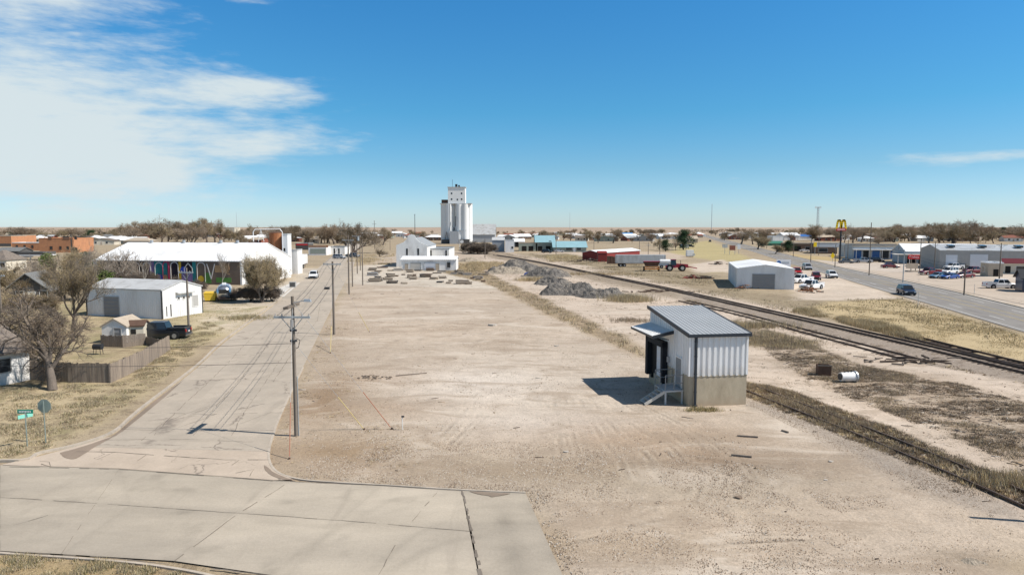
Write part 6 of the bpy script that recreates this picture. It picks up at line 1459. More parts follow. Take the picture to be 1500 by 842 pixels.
# guy wires of the near pole with coloured markers, stub pipe
def guy(label, top, bot, marker, frac, w=.024, m2='galv'):
    root = empty('guy_wire', bot); tag(root, label, 'guy wire'); o = Vector(bot); t_ = Vector(top) - o
    MB().tube((0,0,0), t_, .008, n=5).build('cable', M(m2), root); MB().tube(t_*.015, t_*frac, w, n=8).build('marker_sleeve', M(marker), root)
    MB().tube((0,0,-.05),(0,0,.08),.06,n=8).build('anchor', M('rust_dark'), root)
A = POLES['A']; B = POLES['B']
guy('guy wire with a red sleeve anchored in the lot right of the near pole', (A[0], A[1], A[2]-.3), G(574, 628), 'orange_marker', .30)
guy('guy wire with a yellow sleeve anchored nearer the near pole', (A[0], A[1], A[2]-2.6), G(533.5, 629), 'yellow_marker', .38)
guy('steep guy wire with an orange sleeve in front of the near pole base', (A[0], A[1], A[2]-.3), G(424, 672), 'orange_marker', .34)
guy('guy wire with a pale yellow sleeve right of the second pole', (B[0], B[1], B[2]-.3), G(541, 486), 'yellow_marker', .30, .03)
guy('short guy wire with a pale sleeve below the second pole', (B[0], B[1], B[2]-2.5), G(484, 517), 'yellow_marker', .35, .03)
sp2 = empty('stub_pipe'); tag(sp2, 'short white stub pipe with a dark tap standing in the lot', 'standpipe'); place(sp2, 589.5, 629)
MB().tube((0,0,0),(0,0,.78),.028,n=8).build('pipe', M('white_wall'), sp2); MB().box(-.05,-.04,.76,.12,.04,.84).build('tap', M('black_trim'), sp2)
# overhead lines
def wires(label, a, b_, offs, sag=.5, z=0, r=.018, group='overhead lines along the side street'):
    for i, (o1, dz) in enumerate(offs):
        p0 = Vector((a[0] + o1, a[1], a[2] + dz)); p1 = Vector((b_[0] + o1, b_[1], b_[2] + dz)); pts = []
        for k in range(13): t = k / 12; p = p0.lerp(p1, t); p.z -= sag * 4 * t * (1 - t); pts.append(p - p0)
        w_ = MB().path(pts, r, 4).build('power_line', M('wire')); w_.location = p0; tag(w_, label, 'power line', group)
C_ = POLES['C']; D_ = POLES['D']
wires('thin black line strung between the near pole and the second pole', (A[0],A[1],7.0), (B[0],B[1],B[2]-.2), [(-.9,0),(-.5,0),(.5,0),(.9,0)], .5, r=.012)
wires('thin black line strung between the second pole and the pole group', (B[0],B[1],B[2]-.2), (C_[0],C_[1],C_[2]-.6), [(-.9,0),(.9,0)], .5)
wires('thin line crossing left from the near pole over the lawn', (A[0],A[1],5.4), (-62, 44, 6.0), [(0,0)], .9, r=.014)
wires('second thin line crossing left from the near pole over the lawn', (A[0],A[1],4.3), (-62, 44, 4.9), [(0,0)], .9, r=.014)

# ------------------------------------------------------------------ fields objects: piles, junk, tractor
def pile(name, label, cx, cy, rx, ry, h, m, rz=0.0, seed=1, cat='gravel pile', ridge=0.0):
    rs = np.random.RandomState(seed); n = 90; u = np.linspace(-1.15, 1.15, n); X_, Y_ = np.meshgrid(u, u); xf, yf = X_.ravel(), Y_.ravel()
    rr_ = np.hypot(np.maximum(np.abs(xf) - ridge, 0) / (1 - ridge), yf) + (vnoise(xf*rx, yf*ry, 2.2, seed, 3) - .5) * .55
    z = np.clip(1 - rr_, 0, 1) ** .95 * h * (0.85 + .3 * vnoise(xf*rx, yf*ry, 3.5, seed + 5, 2)); z += ((vnoise(xf*rx, yf*ry, .9, seed + 9, 3) - .5) * .6 + (vnoise(xf*rx, yf*ry, .35, seed + 11, 2) - .5) * .42) * np.clip(z * 2, 0, 1) - .08
    id_ = np.arange(n*n).reshape(n, n); F_ = np.stack([id_[:-1,:-1].ravel(), id_[:-1,1:].ravel(), id_[1:,1:].ravel(), id_[1:,:-1].ravel()], 1)
    o = fast_mesh(name, np.stack([xf*rx, yf*ry, z], 1), F_, M(m)); o.location = (cx, cy, 0); o.rotation_euler = (0,0,rz); tag(o, label, cat); return o
def gpile(label, px, py, wpx, ry, pyt, m, rz=0.0, seed=1, ridge=0.0):
    g = G(px, py); d = g.y + ry * .6; h = at_h(px, d, pyt); pile('gravel_pile', label, g.x, g.y + ry * .8, wpx / 2 * g.y / 1000 * 1.2, ry, h * .98, m, rz, seed, ridge=ridge)
gpile('tall dark gravel pile with a tan foot, leftmost of the piles', 758, 399, 74, 6, 380.5, 'gravel_grey', R(0), 3, .15)
gpile('tan earth mound at the foot of the tall dark gravel pile', 742, 401, 60, 3.5, 391, 'gravel_tan', R(0), 4, .3)
gpile('low dark gravel ridge behind the straw tuft', 802, 406, 62, 5, 391, 'gravel_grey', R(-30), 5, .4)
gpile('broad grey rubble pile with white dust in the middle', 838, 433, 82, 3.6, 414, 'gravel_grey', R(-14), 6, .55)
gpile('dark grey rubble ridge, rightmost of the piles', 886, 437, 70, 3.4, 421, 'gravel_grey', R(-18), 7, .45)
gpile('low rubble drift joining the gravel ridge to the broad rubble pile', 812, 418, 50, 3.5, 405, 'gravel_grey', R(-40), 12, .5)
pile('gravel_pile', 'small dark patch of heaped gravel at the lower right corner', G(1420, 822).x, G(1420, 822).y, 1.1, .8, .16, 'gravel_tan', 0, 14)
gpile('small tan gravel pile right of the storehouse wing', 687, 383.5, 28, 6, 377, 'gravel_tan', 0, 8, .1)
tb = MB(); tb.hexa([(-1,-.7,0),(1,-.7,0),(1,.7,0),(-1,.7,0)],[(-.6,-.3,.5),(.5,-.5,.7),(.6,.3,.55),(-.7,.5,.4)]); o = tb.build('tarpaulin', M('car_blue')); place(o, 773, 402); tag(o, 'crumpled blue tarpaulin between the gravel piles', 'tarpaulin')
# broken sleepers and branch pile
def stick_pile(name, label, cat, px, py, n, rx, ry, ln, m, th=.12, seed=1, up=.35):
    r_ = random.Random(seed); b_ = MB()
    for k in range(n):
        a = r_.uniform(0, math.pi); x, y = r_.gauss(0, rx/2), r_.gauss(0, ry/2); z = r_.uniform(.03, up) * max(.15, 1 - abs(x)/rx); L_ = ln * r_.uniform(.5, 1); d = Vector((math.cos(a), math.sin(a)*.6, r_.uniform(-.12,.12)))
        b_.bar(Vector((x,y,z+th/2)) - d*L_/2, Vector((x,y,z+th/2)) + d*L_/2, th*r_.uniform(.5,1.1), m=k % (len(m) if isinstance(m, (list, tuple)) else 1))
    o = b_.build(name, [M(q) for q in m]); place(o, px, py); tag(o, label, cat)
stick_pile('timber_pile', 'long scattered heap of broken dark sleepers at the end of the spur track', 'timber pile', 1366, 530, 42, 5.0, 1.6, 2.0, ['sleeper_wood', 'old_wood'], .14, 2)
stick_pile('timber_pile', 'second small heap of dark sleepers beside the rails near the garage field', 'timber pile', 960, 428, 30, 6, 1.6, 2.0, ['sleeper_wood', 'rust_dark'], .14, 3)
stick_pile('timber_pile', 'brown wood pile beside the white pickups', 'timber pile', 1185, 428, 40, 1.8, 1.4, 1.6, ['rust', 'old_wood'], .16, 4, 1.6)
stick_pile('timber_pile', 'orange brown brush heap by the left corner of the metal garage', 'timber pile', 1092, 423, 40, 1.8, .9, 1.4, ['rust', 'old_wood'], .10, 5, .9)
stick_pile('debris_scatter', 'small scatter of broken dark bits in the middle of the lot', 'debris', 546, 553.5, 46, 1.3, .7, .28, ['stone_b', 'old_wood'], .07, 6, .06)
for i, (a, b1) in enumerate((((1080,639),(1110,641)), ((1071,667),(1101,670)), ((580,551),(625,547)), ((1145,631),(1155,634)))):
    p, q = G(*a), G(*b1); o = MB().bar(Vector((0,0,.05)), Vector((q.x-p.x, q.y-p.y, .05)), .09).build('wood_plank', M('old_wood')); o.location = p
    tag(o, ('upper weathered plank lying in the lot right of the tyre tracks', 'lower weathered plank lying in the lot right of the tyre tracks', 'long thin stick lying beside the debris scatter', 'short plank near the corner of the metal shed')[i], 'plank')
g = G(1206, 549); cr = empty('steel_box', (g.x, g.y, 0), R(-10)); tag(cr, 'open dark steel box standing in the weeds beside the silver tank', 'box')
b_ = MB(); b_.box(-.5,-.4,0,.5,-.34,.85); b_.box(-.5,.34,0,.5,.4,.85); b_.box(-.5,-.34,0,-.44,.34,.85); b_.box(.44,-.34,0,.5,.34,.85); b_.box(-.44,-.34,0,.44,.34,.06); b_.build('box_shell', M('rust_dark'), cr); MB().box(-.55,-.45,.8,.55,-.41,.9).build('rim_bar', M('old_wood'), cr)
g = G(1242, 559); ct = empty('silver_tank', (g.x, g.y, 0), R(8)); tag(ct, 'battered silver and white tank drum lying in the weeds', 'tank')
MB().tube((-.65,0,.42),(.5,0,.40),.34,.38,n=18).build('drum', M('white_metal'), ct, smooth=False); MB().tube((.5,0,.40),(.62,0,.40),.46,n=18).build('flange', M('galv'), ct); MB().tube((-.72,0,.42),(-.65,0,.42),.25,n=14).build('end_cap', M('dark_wall'), ct)
b_ = MB(); [b_.box(x-.05,-.3,0,x+.05,.3,.1) for x in (-.4,.3)]; [b_.tube((x,0,.4),(x,0,.86),.06,n=8) for x in (-.3,.0,.25)]; b_.build('fitting', M('black_trim'), ct)
# tractor
g = G(985, 397); tr_ = empty('tractor', (g.x, g.y, 0), R(-6)); tag(tr_, 'dark red articulated tractor with four big wheels and a boom at its nose', 'tractor')
def bigwheel(x, y, r=1.0, wd=.6):
    wo = MB().tube((x, y-wd/2, r), (x, y+wd/2, r), r, n=22).build('wheel', M('rubber'), tr_); MB().tube((x, y-wd/2-.02, r), (x, y+wd/2+.02, r), r*.52, n=16).build('rim', M('pale_concrete'), wo)
for x in (-.9, 2.5):
    for y in (-1.1, 1.1): bigwheel(x, y, .9)
MB().hexa([(.9,-.6,1.0),(4.3,-.5,1.0),(4.3,.5,1.0),(.9,.6,1.0)],[(.9,-.6,2.1),(4.1,-.45,1.9),(4.1,.45,1.9),(.9,.6,2.1)]).build('bonnet', M('tractor_red'), tr_)
MB().hexa([(-1.9,-.7,.9),(.9,-.7,.9),(.9,.7,.9),(-1.9,.7,.9)],[(-1.9,-.6,1.7),(.9,-.6,1.7),(.9,.6,1.7),(-1.9,.6,1.7)]).build('rear_frame', M('tractor_red'), tr_)
cb = MB().hexa([(-.6,-.75,1.7),(.95,-.75,1.7),(.95,.75,1.7),(-.6,.75,1.7)],[(-.5,-.65,3.1),(.8,-.65,3.1),(.8,.65,3.1),(-.5,.65,3.1)]).build('cab', M('glass_dark'), tr_); MB().box(-.6,-.75,3.1,.9,.75,3.25).build('cab_roof', M('tractor_red'), cb)
MB().tube((2.2,.2,1.9),(2.2,.2,3.0),.07,n=8).build('exhaust', M('black_trim'), tr_)
a_ = MB(); a_.bar((4.0,-.5,1.3),(6.6,-.3,.8),.22); a_.bar((4.0,.5,1.3),(6.6,.3,.8),.22); a_.build('boom', M('tractor_red'), tr_)
g = G(954, 397); im = empty('farm_implement', (g.x, g.y, 0), R(-4)); tag(im, 'red hopper farm machine with an orange frame left of the tractor', 'farm machine')
MB().hexa([(-1.6,-1,1.4),(1.6,-1,1.4),(1.6,1,1.4),(-1.6,1,1.4)],[(-2.2,-1.2,2.6),(2.2,-1.2,2.6),(2.2,1.2,2.6),(-2.2,1.2,2.6)]).build('hopper', M('rust_dark'), im)
MB().box(-2.2,-1.25,2.6,2.2,1.25,2.75).build('hopper_rim', M('tractor_red'), im)
b_ = MB(); [b_.bar((-1.8+k*.6,-1.4,.6),(-1.8+k*.6,1.3,.9),.14) for k in range(7)]; b_.box(-2.0,-1.5,.55,2.0,-1.3,.85); b_.box(-2.0,-1.5,1.1,2.0,-1.35,1.3); b_.build('frame', M('machine_orange'), im)
for x in (-2.0, 2.0):
    wo = MB().tube((x-.2,0,.6),(x+.2,0,.6),.6,n=18).build('wheel', M('rubber'), im); MB().tube((x-.22,0,.6),(x+.22,0,.6),.3,n=12).build('rim', M('machine_orange'), wo)
g = G(973, 393); wt = empty('water_tank_trailer', (g.x, g.y, 0), R(-4)); tag(wt, 'white tank on a blue-white carrier just behind the tractor', 'tank trailer')
MB().tube((-1.3,0,2.0),(2.2,0,2.0),.65,n=16).build('tank_body', M('white_metal'), wt); MB().box(-1.5,-.7,.7,1.5,.7,1.35).build('chassis', M('blue_wall'), wt)
for x in (-.9, .9):
    wo = MB().tube((x,-.9,.5),(x,-.6,.5),.5,n=16).build('wheel', M('rubber'), wt); MB().tube((x,-.93,.5),(x,-.58,.5),.25,n=10).build('rim', M('rim'), wo)
stick_pile('scrap_heap', 'long low dark scrap heap left of the grey trailer', 'scrap heap', 862, 384, 60, 7, 2, 1.6, ['rust_dark', 'old_wood'], .2, 11, 1.3)
stick_pile('scrap_heap', 'rusty red implement wreck lying on the field left of the garage shadow', 'scrap heap', 1014, 408, 36, 2.4, 1.2, 1.6, ['tractor_red', 'rust_dark'], .14, 12, .9)
stick_pile('scrap_heap', 'dark implement wreck lying right of the rusty red one', 'scrap heap', 1032, 408.5, 36, 2.2, 1.2, 1.6, ['rust_dark', 'black_trim'], .14, 13, .9)
stick_pile('scrap_heap', 'dark scrap bundle behind the metal garage', 'scrap heap', 1052, 387.5, 36, 1.8, 1.2, 1.6, ['rust_dark', 'black_trim'], .14, 14, 1.2)
# dark brick stacks before the grey trailer
b_ = MB(); r_ = random.Random(9)
for k in range(14): x = k * .95; b_.box(x, 0, 0, x + .85, 1.4, r_.uniform(2.2, 3.0)); 
o = b_.build('pallet_stack', M('rust_dark')); g = G(890, 386.5); o.location = (g.x, g.y, 0); tag(o, 'row of tall dark brown stacked pallets between the red shed and the trailer', 'pallet stack')
# junk yard rows of slabs, pipes and planks in front of the storehouse
ry_ = random.Random(21)
yard = [(548,413,16,'old_wood','long pale beam stack at the left front of the yard'), (572,414,6,'fence_wood','small crate of beams right of the left front stack'), (545,404,14,'galv','grey pipe stack in the second row at the left'), (568,402,7,'black_trim','short dark pipe bundle in the second row'),
        (545,396.5,12,'old_wood','grey plank stack in the third row at the left'), (560,392.5,15,'rust_dark','dark brown heap of beams at the back left'), (562,387,17,'black_trim','black scrap beams behind the brown heap'), (583,397,12,'pale_concrete','grey slab stack behind the open middle'),
        (600,399,10,'old_wood','brown and grey board stack left of the wing doors'), (612,397,9,'black_trim','dark slab bundle below the wing doors'), (624,403,16,'grey_wall','long grey slab stack in the centre right'), (630,397,11,'rust_dark','rust brown bars below the wing'),
        (646,399,13,'pale_concrete','grey slab stack below the green machine'), (648,408,10,'old_wood','brown crate stack in the right front row'), (664,402,9,'galv','grey metal rack at the right'), (672,399,12,'black_trim','dark pipe row at the far right back'),
        (684,403,14,'galv','pale pipe row at the far right'), (660,412,6,'old_wood','small timber crate at the right front'), (678,416,18,'old_wood','long thin pipes at the right front'), (700,408,14,'galv','single long pipe lying at the right'), (708,413,6,'rust_dark','small rusty pieces at the yard corner'), (580,405,6,'rust_dark','small brown box behind the open middle')]
for k in range(30):
    yard.append((ry_.uniform(540, 715), ry_.uniform(393, 417), ry_.uniform(4, 13), ry_.choice(['old_wood','rust_dark','tan_wall','black_trim','fence_wood','old_wood']), 'small low stack of mixed boards and scrap among the yard rows'))
for px_, py_, wp, m_, lab in yard:
    g = G(px_, py_); W_ = wp * g.y / 1000; b_ = MB(); n_ = ry_.randint(2, 4); lay = ry_.randint(1, 3)
    for l in range(lay):
        for k in range(n_): y = k * .42; dx = ry_.uniform(-.25, .25); b_.box(-W_/2+dx, y, l*.26+.08, W_/2+dx, y+.34, l*.26+.30, (k+l) % 2)
    for x in (-W_*.35, W_*.35): b_.box(x-.07, -.1, 0, x+.07, n_*.42, .08)
    o = b_.build('material_stack', [M(m_), M('fence_wood' if m_ != 'old_wood' else 'tan_wall')]); o.location = (g.x, g.y, 0); o.rotation_euler = (0,0,R(ry_.uniform(-9,9))); tag(o, lab, 'material stack', 'building material stacks in the yard before the storehouse')
g = G(646, 393.5); gm_ = empty('green_machine', (g.x, g.y, 0)); tag(gm_, 'small bright green machine in the yard before the storehouse', 'machine')
mat('machine_green', (0.03, 0.36, 0.08), 0.4, 0.05)
MB().box(-.7,-.5,.4,.9,.5,1.3).build('machine_body', M('machine_green'), gm_); MB().box(-.2,-.45,1.3,.5,.45,1.9).build('cab', M('machine_green'), gm_); MB().bar((.8,0,1.0),(1.9,0,1.5),.16).build('boom', M('machine_green'), gm_)
[MB().tube((x,-.65,.35),(x,-.45,.35),.35,n=14).build('wheel', M('rubber'), gm_) for x in (-.45,.6)]
g = G(1144, 421.5); o_ = empty('tank_cart', (g.x, g.y-1.2, 0)); tag(o_, 'small grey tank cart standing right of the roller door', 'cart'); MB().tube((-.6,0,.9),(.7,0,.9),.42,n=14).build('tank_body', M('galv'), o_); b_ = MB(); [b_.bar((x,y,0),(x,y,.7),.07) for x in (-.5,.5) for y in (-.3,.3)]; b_.build('leg', M('black_trim'), o_)
g = G(507, 423); o = MB().tube((-.5,0,.25),(.5,0,.25),.25,n=12).build('barrel', M('black_trim')); place(o, 479, 424, R(10)); tag(o, 'dark barrel lying on the street edge left of the second pole', 'barrel')
# boulders in the lot
for px_, py_, s, lab in ((816,507,.25,'white rubble piece lying in the middle of the lot, upper'), (722,477,.55,'flat white patch of rubble near the far end of the lot'), (830,662,.16,'small pale stone in the lot near the tyre tracks'), (1217,676,.14,'small white stone in the lot before the siding'), (1082,729,.2,'dark clod beside the lower lot edge'), (1210,703,.12,'pale stone right of the lower lot edge')):
    b_ = MB(); r_ = random.Random(int(px_)); P = [(math.cos(k)*s*r_.uniform(.7,1.1), math.sin(k)*s*r_.uniform(.5,.8)) for k in [i*math.pi/4 for i in range(8)]]; b_.prism(P, 0, s*.35); o = b_.build('stone', M('stone_c' if 'dark' not in lab else 'stone_b')); place(o, px_, py_); tag(o, lab, 'stone')

# highway lines between the roadside poles
hp = [G(1223, 392), G(1273, 403.5), G(1322.5, 414), G(1412, 432.5)]; hh_p = [HT(1223,392,361), HT(1273,403.5,350), HT(1322.5,414,368), HT(1412,432.5,388)]
for (p, h0), (q, h1) in zip(list(zip(hp, hh_p))[:-1], list(zip(hp, hh_p))[1:]):
    wires('thin dark line strung along the near kerb poles of the highway', (p.x, p.y, h0), (q.x, q.y, h1), [(0, 0), (0, -.6)], .6, r=.025, group='overhead lines along the highway')
# ------------------------------------------------------------------ trees
def tree_arrays(seed, levels=5, kids=4, spread=42, trunk_frac=.22, trunks=1, wig=.16, up=.10, ratio=.68, r0=.026, leaves=0, leaf_size=.02, lean=0.0, first=None, tw=1.0):
    """unit-height bare tree: returns wood prisms (trunk and limbs), twig prisms, leaf triangles"""
    r_ = random.Random(seed); segs = []; tips = []
    def perp(d): return d.orthogonal().normalized()
    def br(p, d, L_, r, lv):
        n_ = 3 if lv < levels - 1 else 2; pts = [p]
        for i in range(n_):
            d = (d + Vector((r_.gauss(0, wig), r_.gauss(0, wig), r_.gauss(0, wig*.7) + up * (1 if lv else .3)))).normalized(); q = pts[-1] + d * L_ / n_
            ra, rb = r * (1 - .45*i/n_), r * (1 - .45*(i+1)/n_); segs.append((pts[-1], q, ra, rb, lv)); pts.append(q)
        if lv >= levels: tips.append((pts[-1], d)); tips.append((pts[-2], d)); return
        k_ = (first if (lv == 0 and first) else kids) + r_.choice((-1, 0, 0, 1))
        az_ = r_.uniform(0, 6.28)
        for k in range(max(2, k_)):
            t = 1.0 if k == 0 else r_.uniform(.25 if lv else .6, 1.0); s = min(n_ - 1, int(t * n_)); base = pts[s].lerp(pts[s+1], t*n_ - s) if s < n_ else pts[-1]
            ang = R(r_.uniform(.55, 1.15) * spread) * (.45 if k == 0 else 1); az_ += 2.4 + r_.uniform(-.5, .5); x_ = perp(d); y_ = d.cross(x_)
            nd_ = (d * math.cos(ang) + (x_ * math.cos(az_) + y_ * math.sin(az_)) * math.sin(ang)).normalized()
            br(base, nd_, L_ * ratio * r_.uniform(.75, 1.15) * (1.35 if lv == 0 else 1), r * (.62 if k == 0 else .5), lv + 1)
    for k in range(trunks):
        a = 6.28 * k / trunks + r_.uniform(0, 1); tilt = 0 if trunks == 1 else r_.uniform(.15, .45)
        br(Vector((math.cos(a)*.01*(trunks > 1), math.sin(a)*.01*(trunks > 1), -.01)), Vector((math.cos(a)*tilt + lean, math.sin(a)*tilt, 1)).normalized(), trunk_frac, r0 * (1 if trunks == 1 else .6), 0)
    zs = max(q.z for _, q, *_ in segs); s = 1 / zs
    return [(a*s, b_*s, ra*s, rb*s, lv) for a, b_, ra, rb, lv in segs], [(p*s, d) for p, d in tips]
def prisms(segs, n, rmin=0.0):
    V_, F_ = [], []; ang = [2*math.pi*i/n for i in range(n)]; cs = [(math.cos(a), math.sin(a)) for a in ang]
    for a, b_, ra, rb, lv in segs:
        d = (b_ - a); 
        if d.length < 1e-6: continue
        d.normalize(); p = d.orthogonal().normalized(); q = d.cross(p); ra = max(ra, rmin); rb = max(rb, rmin); k = len(V_)
        V_ += [tuple(a + (p*c_ + q*s_)*ra) for c_, s_ in cs]; V_ += [tuple(b_ + (p*c_ + q*s_)*rb) for c_, s_ in cs]
        F_ += [(k+i, k+(i+1) % n, k+n+(i+1) % n, k+n+i) for i in range(n)]
    return V_, F_
def tree_proto(seed, h, bark='bark', twig='twig_brown', bud=None, budn=2, buds=.05, rmin=.010, split=2, **kw):
    """returns Empty with trunk and crown; h in metres"""
    segs, tips = tree_arrays(seed, **kw)
    segs = [(a*h, b_*h, ra*h, rb*h, lv) for a, b_, ra, rb, lv in segs]; tips = [(p*h, d) for p, d in tips]
    root = empty('bare_tree')
    V_, F_ = prisms([s for s in segs if s[4] < split], 7); fast_mesh('trunk', np.array(V_), np.array(F_), M(bark), parent=root)
    V_, F_ = prisms([s for s in segs if s[4] >= split], 3, rmin); mi = [0] * len(F_); mats = [M(twig)]
    if bud:
        mats.append(M(bud)); r_ = random.Random(seed + 1)
        for p, d in tips:
            for k in range(budn):
                c0 = p + Vector((r_.gauss(0, .16), r_.gauss(0, .16), r_.gauss(0, .16))) * (h / 8); u_ = Vector((r_.uniform(-1,1), r_.uniform(-1,1), r_.uniform(-1,1))).normalized(); v_ = u_.orthogonal().normalized(); s = buds * r_.uniform(.6, 1.4); n0 = len(V_)
                V_ += [tuple(c0 + u_*s), tuple(c0 + v_*s*.7), tuple(c0 - u_*s), tuple(c0 - v_*s*.7)]; F_ += [(n0, n0+1, n0+2, n0+3)]; mi.append(1)
    fast_mesh('crown', np.array(V_), np.array(F_), mats, mi, parent=root)
    return root
def put(root, px, py, label, name=None, rz=None, s=1.0, cat='tree', group=None, sx=1.0, loc=None):
    g = loc or G(px, py); root.location = (g[0], g[1], 0); root.rotation_euler = (0, 0, rz if rz is not None else random.Random(int(px*7+py)).uniform(0, 6.28)); root.scale = (s*sx, s*sx, s)
    tag(root, label, cat, group)
    if name: root.name = name
    return root
# near left trees
put(tree_proto(101, 7.9, 'bark', 'twig_dark', 'bud_brown', 1, .025, .007, levels=6, kids=4, spread=50, trunk_frac=.26, wig=.2, up=.02, r0=.04, first=5, ratio=.66), 77, 571, 'big bare tree with a thick pale trunk in front of the plank fence', rz=1.0, sx=.86)
put(tree_proto(102, 9.7, 'bark_dark', 'twig_dark', 'bud_olive', 2, .035, .008, levels=6, kids=4, spread=34, trunk_frac=.30, wig=.14, up=.10, r0=.028, ratio=.68), 107, 500, 'tall bare tree with an olive tinted crown left of the metal workshop', rz=2.0, sx=.72)
put(tree_proto(103, 5.2, 'bark_dark', 'twig_grey', 'bud_olive', 2, .04, .010, levels=5, kids=5, spread=55, trunk_frac=.2, wig=.2, up=.04, r0=.03, trunks=3, ratio=.7), 46, 525, 'low many-stemmed bare tree by the cottage roof', rz=.4, sx=1.2)
big_bush = tree_proto(104, 8.2, 'bark', 'twig_grey', 'bud_olive', 2, .06, .010, levels=5, kids=5, spread=36, trunk_frac=.24, wig=.15, up=.12, r0=.03, trunks=5, ratio=.72)
put(big_bush, 384, 443, 'large leafy olive bush tree with a dark tangled foot beside the white gable', rz=.2, sx=.82)
sh1 = tree_proto(105, 3.2, 'bark_dark', 'twig_dark', None, levels=5, kids=5, spread=50, trunk_frac=.2, wig=.2, up=.06, r0=.02, trunks=5, rmin=.012)
put(sh1, 368, 442, 'dark tangled brush left of the olive bush tree', 'shrub', cat='shrub', rz=0, sx=1.3)
def cpt(root, px, py, label, s=1.0, sx=1.0, rz=None, cat='tree', name=None, group=None):
    c_ = copy_tree(root); put(c_, px, py, label, name, rz, s, cat, group, sx); return c_
cpt(sh1, 398, 441, 'dark brush right of the olive bush tree', 1.0, 1.1, 2.0, 'shrub')
cpt(sh1, 345, 440, 'dark brush between the caravan and the olive bush tree', .7, 1.2, 3.0, 'shrub')
pale = tree_proto(106, 9.0, 'bark_pale', 'twig_grey', None, levels=5, kids=4, spread=44, trunk_frac=.22, wig=.2, up=.08, r0=.03, trunks=3, rmin=.018, ratio=.72)
put(pale, 178, 418, 'pale bare tree in front of the left end of the white roof', rz=1.4, sx=1.0)
cpt(pale, 140, 424, 'pale-limbed bare tree between the workshop and the orange building', 1.1, .9, 3.0)
dk = tree_proto(107, 8.0, 'bark_dark', 'twig_brown', 'bud_olive', 3, .06, .016, levels=5, kids=5, spread=44, trunk_frac=.2, wig=.2, up=.1, r0=.03, ratio=.7)
put(dk, 118, 410, 'brown bare tree between the dark gabled house and the white warehouse', rz=.5)
cpt(dk, 86, 440, 'dense brown bare tree right behind the grey shingled roof', .8, 1.2, 2.2)
cpt(pale, 43, 412, 'low spreading bare tree behind the dark gabled ridge', .68, 1.5, 1.0)
cpt(dk, 25, 466, 'grey brush tree in front of the dark gabled house', .55, 1.4, 1.2)
cpt(dk, 62, 470, 'brown brush tree right of the dark gable front', .5, 1.6, 4.2)
cpt(sh1, 20, 480, 'tangled brush below the dark gabled house', 1.0, 1.4, 5.0, 'shrub'); cpt(sh1, 62, 490, 'tangled brush behind the low many-stemmed tree', 1.1, 1.4, 1.1, 'shrub')
cpt(sh1, 255, 424, 'brown brush before the mural left of the yellow dumpster', .9, 1.3, 1.1, 'shrub'); cpt(sh1, 290, 427, 'brown brush before the mural behind the yellow dumpster', .8, 1.4, 2.4, 'shrub')
cpt(sh1, 215, 420, 'brown brush behind the workshop roof before the mural', 1.1, 1.6, .4, 'shrub'); cpt(sh1, 180, 424, 'brown brush under the pale bare tree', 1.2, 1.5, 4.4, 'shrub')
thin = tree_proto(108, 7.5, 'bark_pale', 'twig_grey', None, levels=4, kids=4, spread=30, trunk_frac=.4, wig=.12, up=.14, r0=.018, rmin=.014)
put(thin, 325, 423, 'slender pale tree growing before the dark panels of the mural', rz=.4, sx=.8)
cpt(thin, 211, 424, 'slender tree before the left half of the mural', .9, .7, 2.4)
# evergreen
def evergreen(seed, h, w, n, m='leaf_evergreen', leaf=.22):
    r_ = np.random.RandomState(seed); root = empty('evergreen_tree')
    t_ = MB(); t_.tube((0,0,-.1),(0,0,h*.8), w*.05, w*.02, 8); t_.build('trunk', M('bark_dark'), root)
    cl = 60; cx = r_.normal(0, .33, (cl, 3)); cx[:, 2] = r_.uniform(.12, 1, cl); wz = np.sin(np.clip(cx[:, 2], 0, 1) * math.pi * .82 + .35); cx[:, :2] *= (wz * w)[:, None] * .8; cx[:, 2] *= h * .93
    c_ = cx[r_.randint(0, cl, n)] + r_.normal(0, 1, (n, 3)) * np.array([w*.10, w*.10, h*.055]); c_[:, 2] = np.clip(c_[:, 2], h*.06, h)
    u_ = r_.normal(0, 1, (n, 3)); u_ /= np.linalg.norm(u_, axis=1)[:, None]; v_ = np.cross(u_, r_.normal(0, 1, (n, 3))); v_ /= np.linalg.norm(v_, axis=1)[:, None]; s = leaf * r_.uniform(.5, 1.3, (n, 1))
    V_ = np.stack([c_ + u_*s, c_ + v_*s*.6, c_ - u_*s, c_ - v_*s*.6], 1).reshape(-1, 3); F_ = np.arange(4*n).reshape(n, 4)
    fast_mesh('crown', V_, F_, M(m), parent=root); return root
eg = evergreen(1, 9.5, 7.0, 5200); put(eg, 1001, 366, 'large dark green evergreen by the leaning shed', rz=0, s=1.15)
cpt(eg, 975, 368, 'dark round evergreen between the red shed and the large evergreen', .62, 1.3, 2.0)
cpt(eg, 1155, 369, 'dark round bush tree left of the restaurant annex', .6, 1.3, 1.0)
eg2 = evergreen(2, 5.0, 4.4, 2600, 'leaf_green', .2); put(eg2, 70, 398, 'yellow green shrub right of the white carport', 'shrub', rz=0, cat='shrub')
cpt(eg2, 153, 427, 'green shrub at the left end of the workshop roof', .8, 1.0, 1.0, 'shrub'); cpt(eg, 126, 400, 'dark evergreen between the orange building and the pale trees', .6, .8, 3.0)
cpt(eg, 135, 352, 'dark evergreen on the horizon left of the pale trees', 1.0, 1.5, 3.1); cpt(eg, 20, 347, 'dark evergreen on the horizon above the orange buildings', 1.0, 1.5, 1.1)
cpt(eg, 1469, 349, 'dark evergreen in the tree belt above the big grey shop', 1.3, 1.0, 5.1); cpt(eg, 1152, 349, 'dark evergreen beside the far white hall', .9, 1.1, .6)
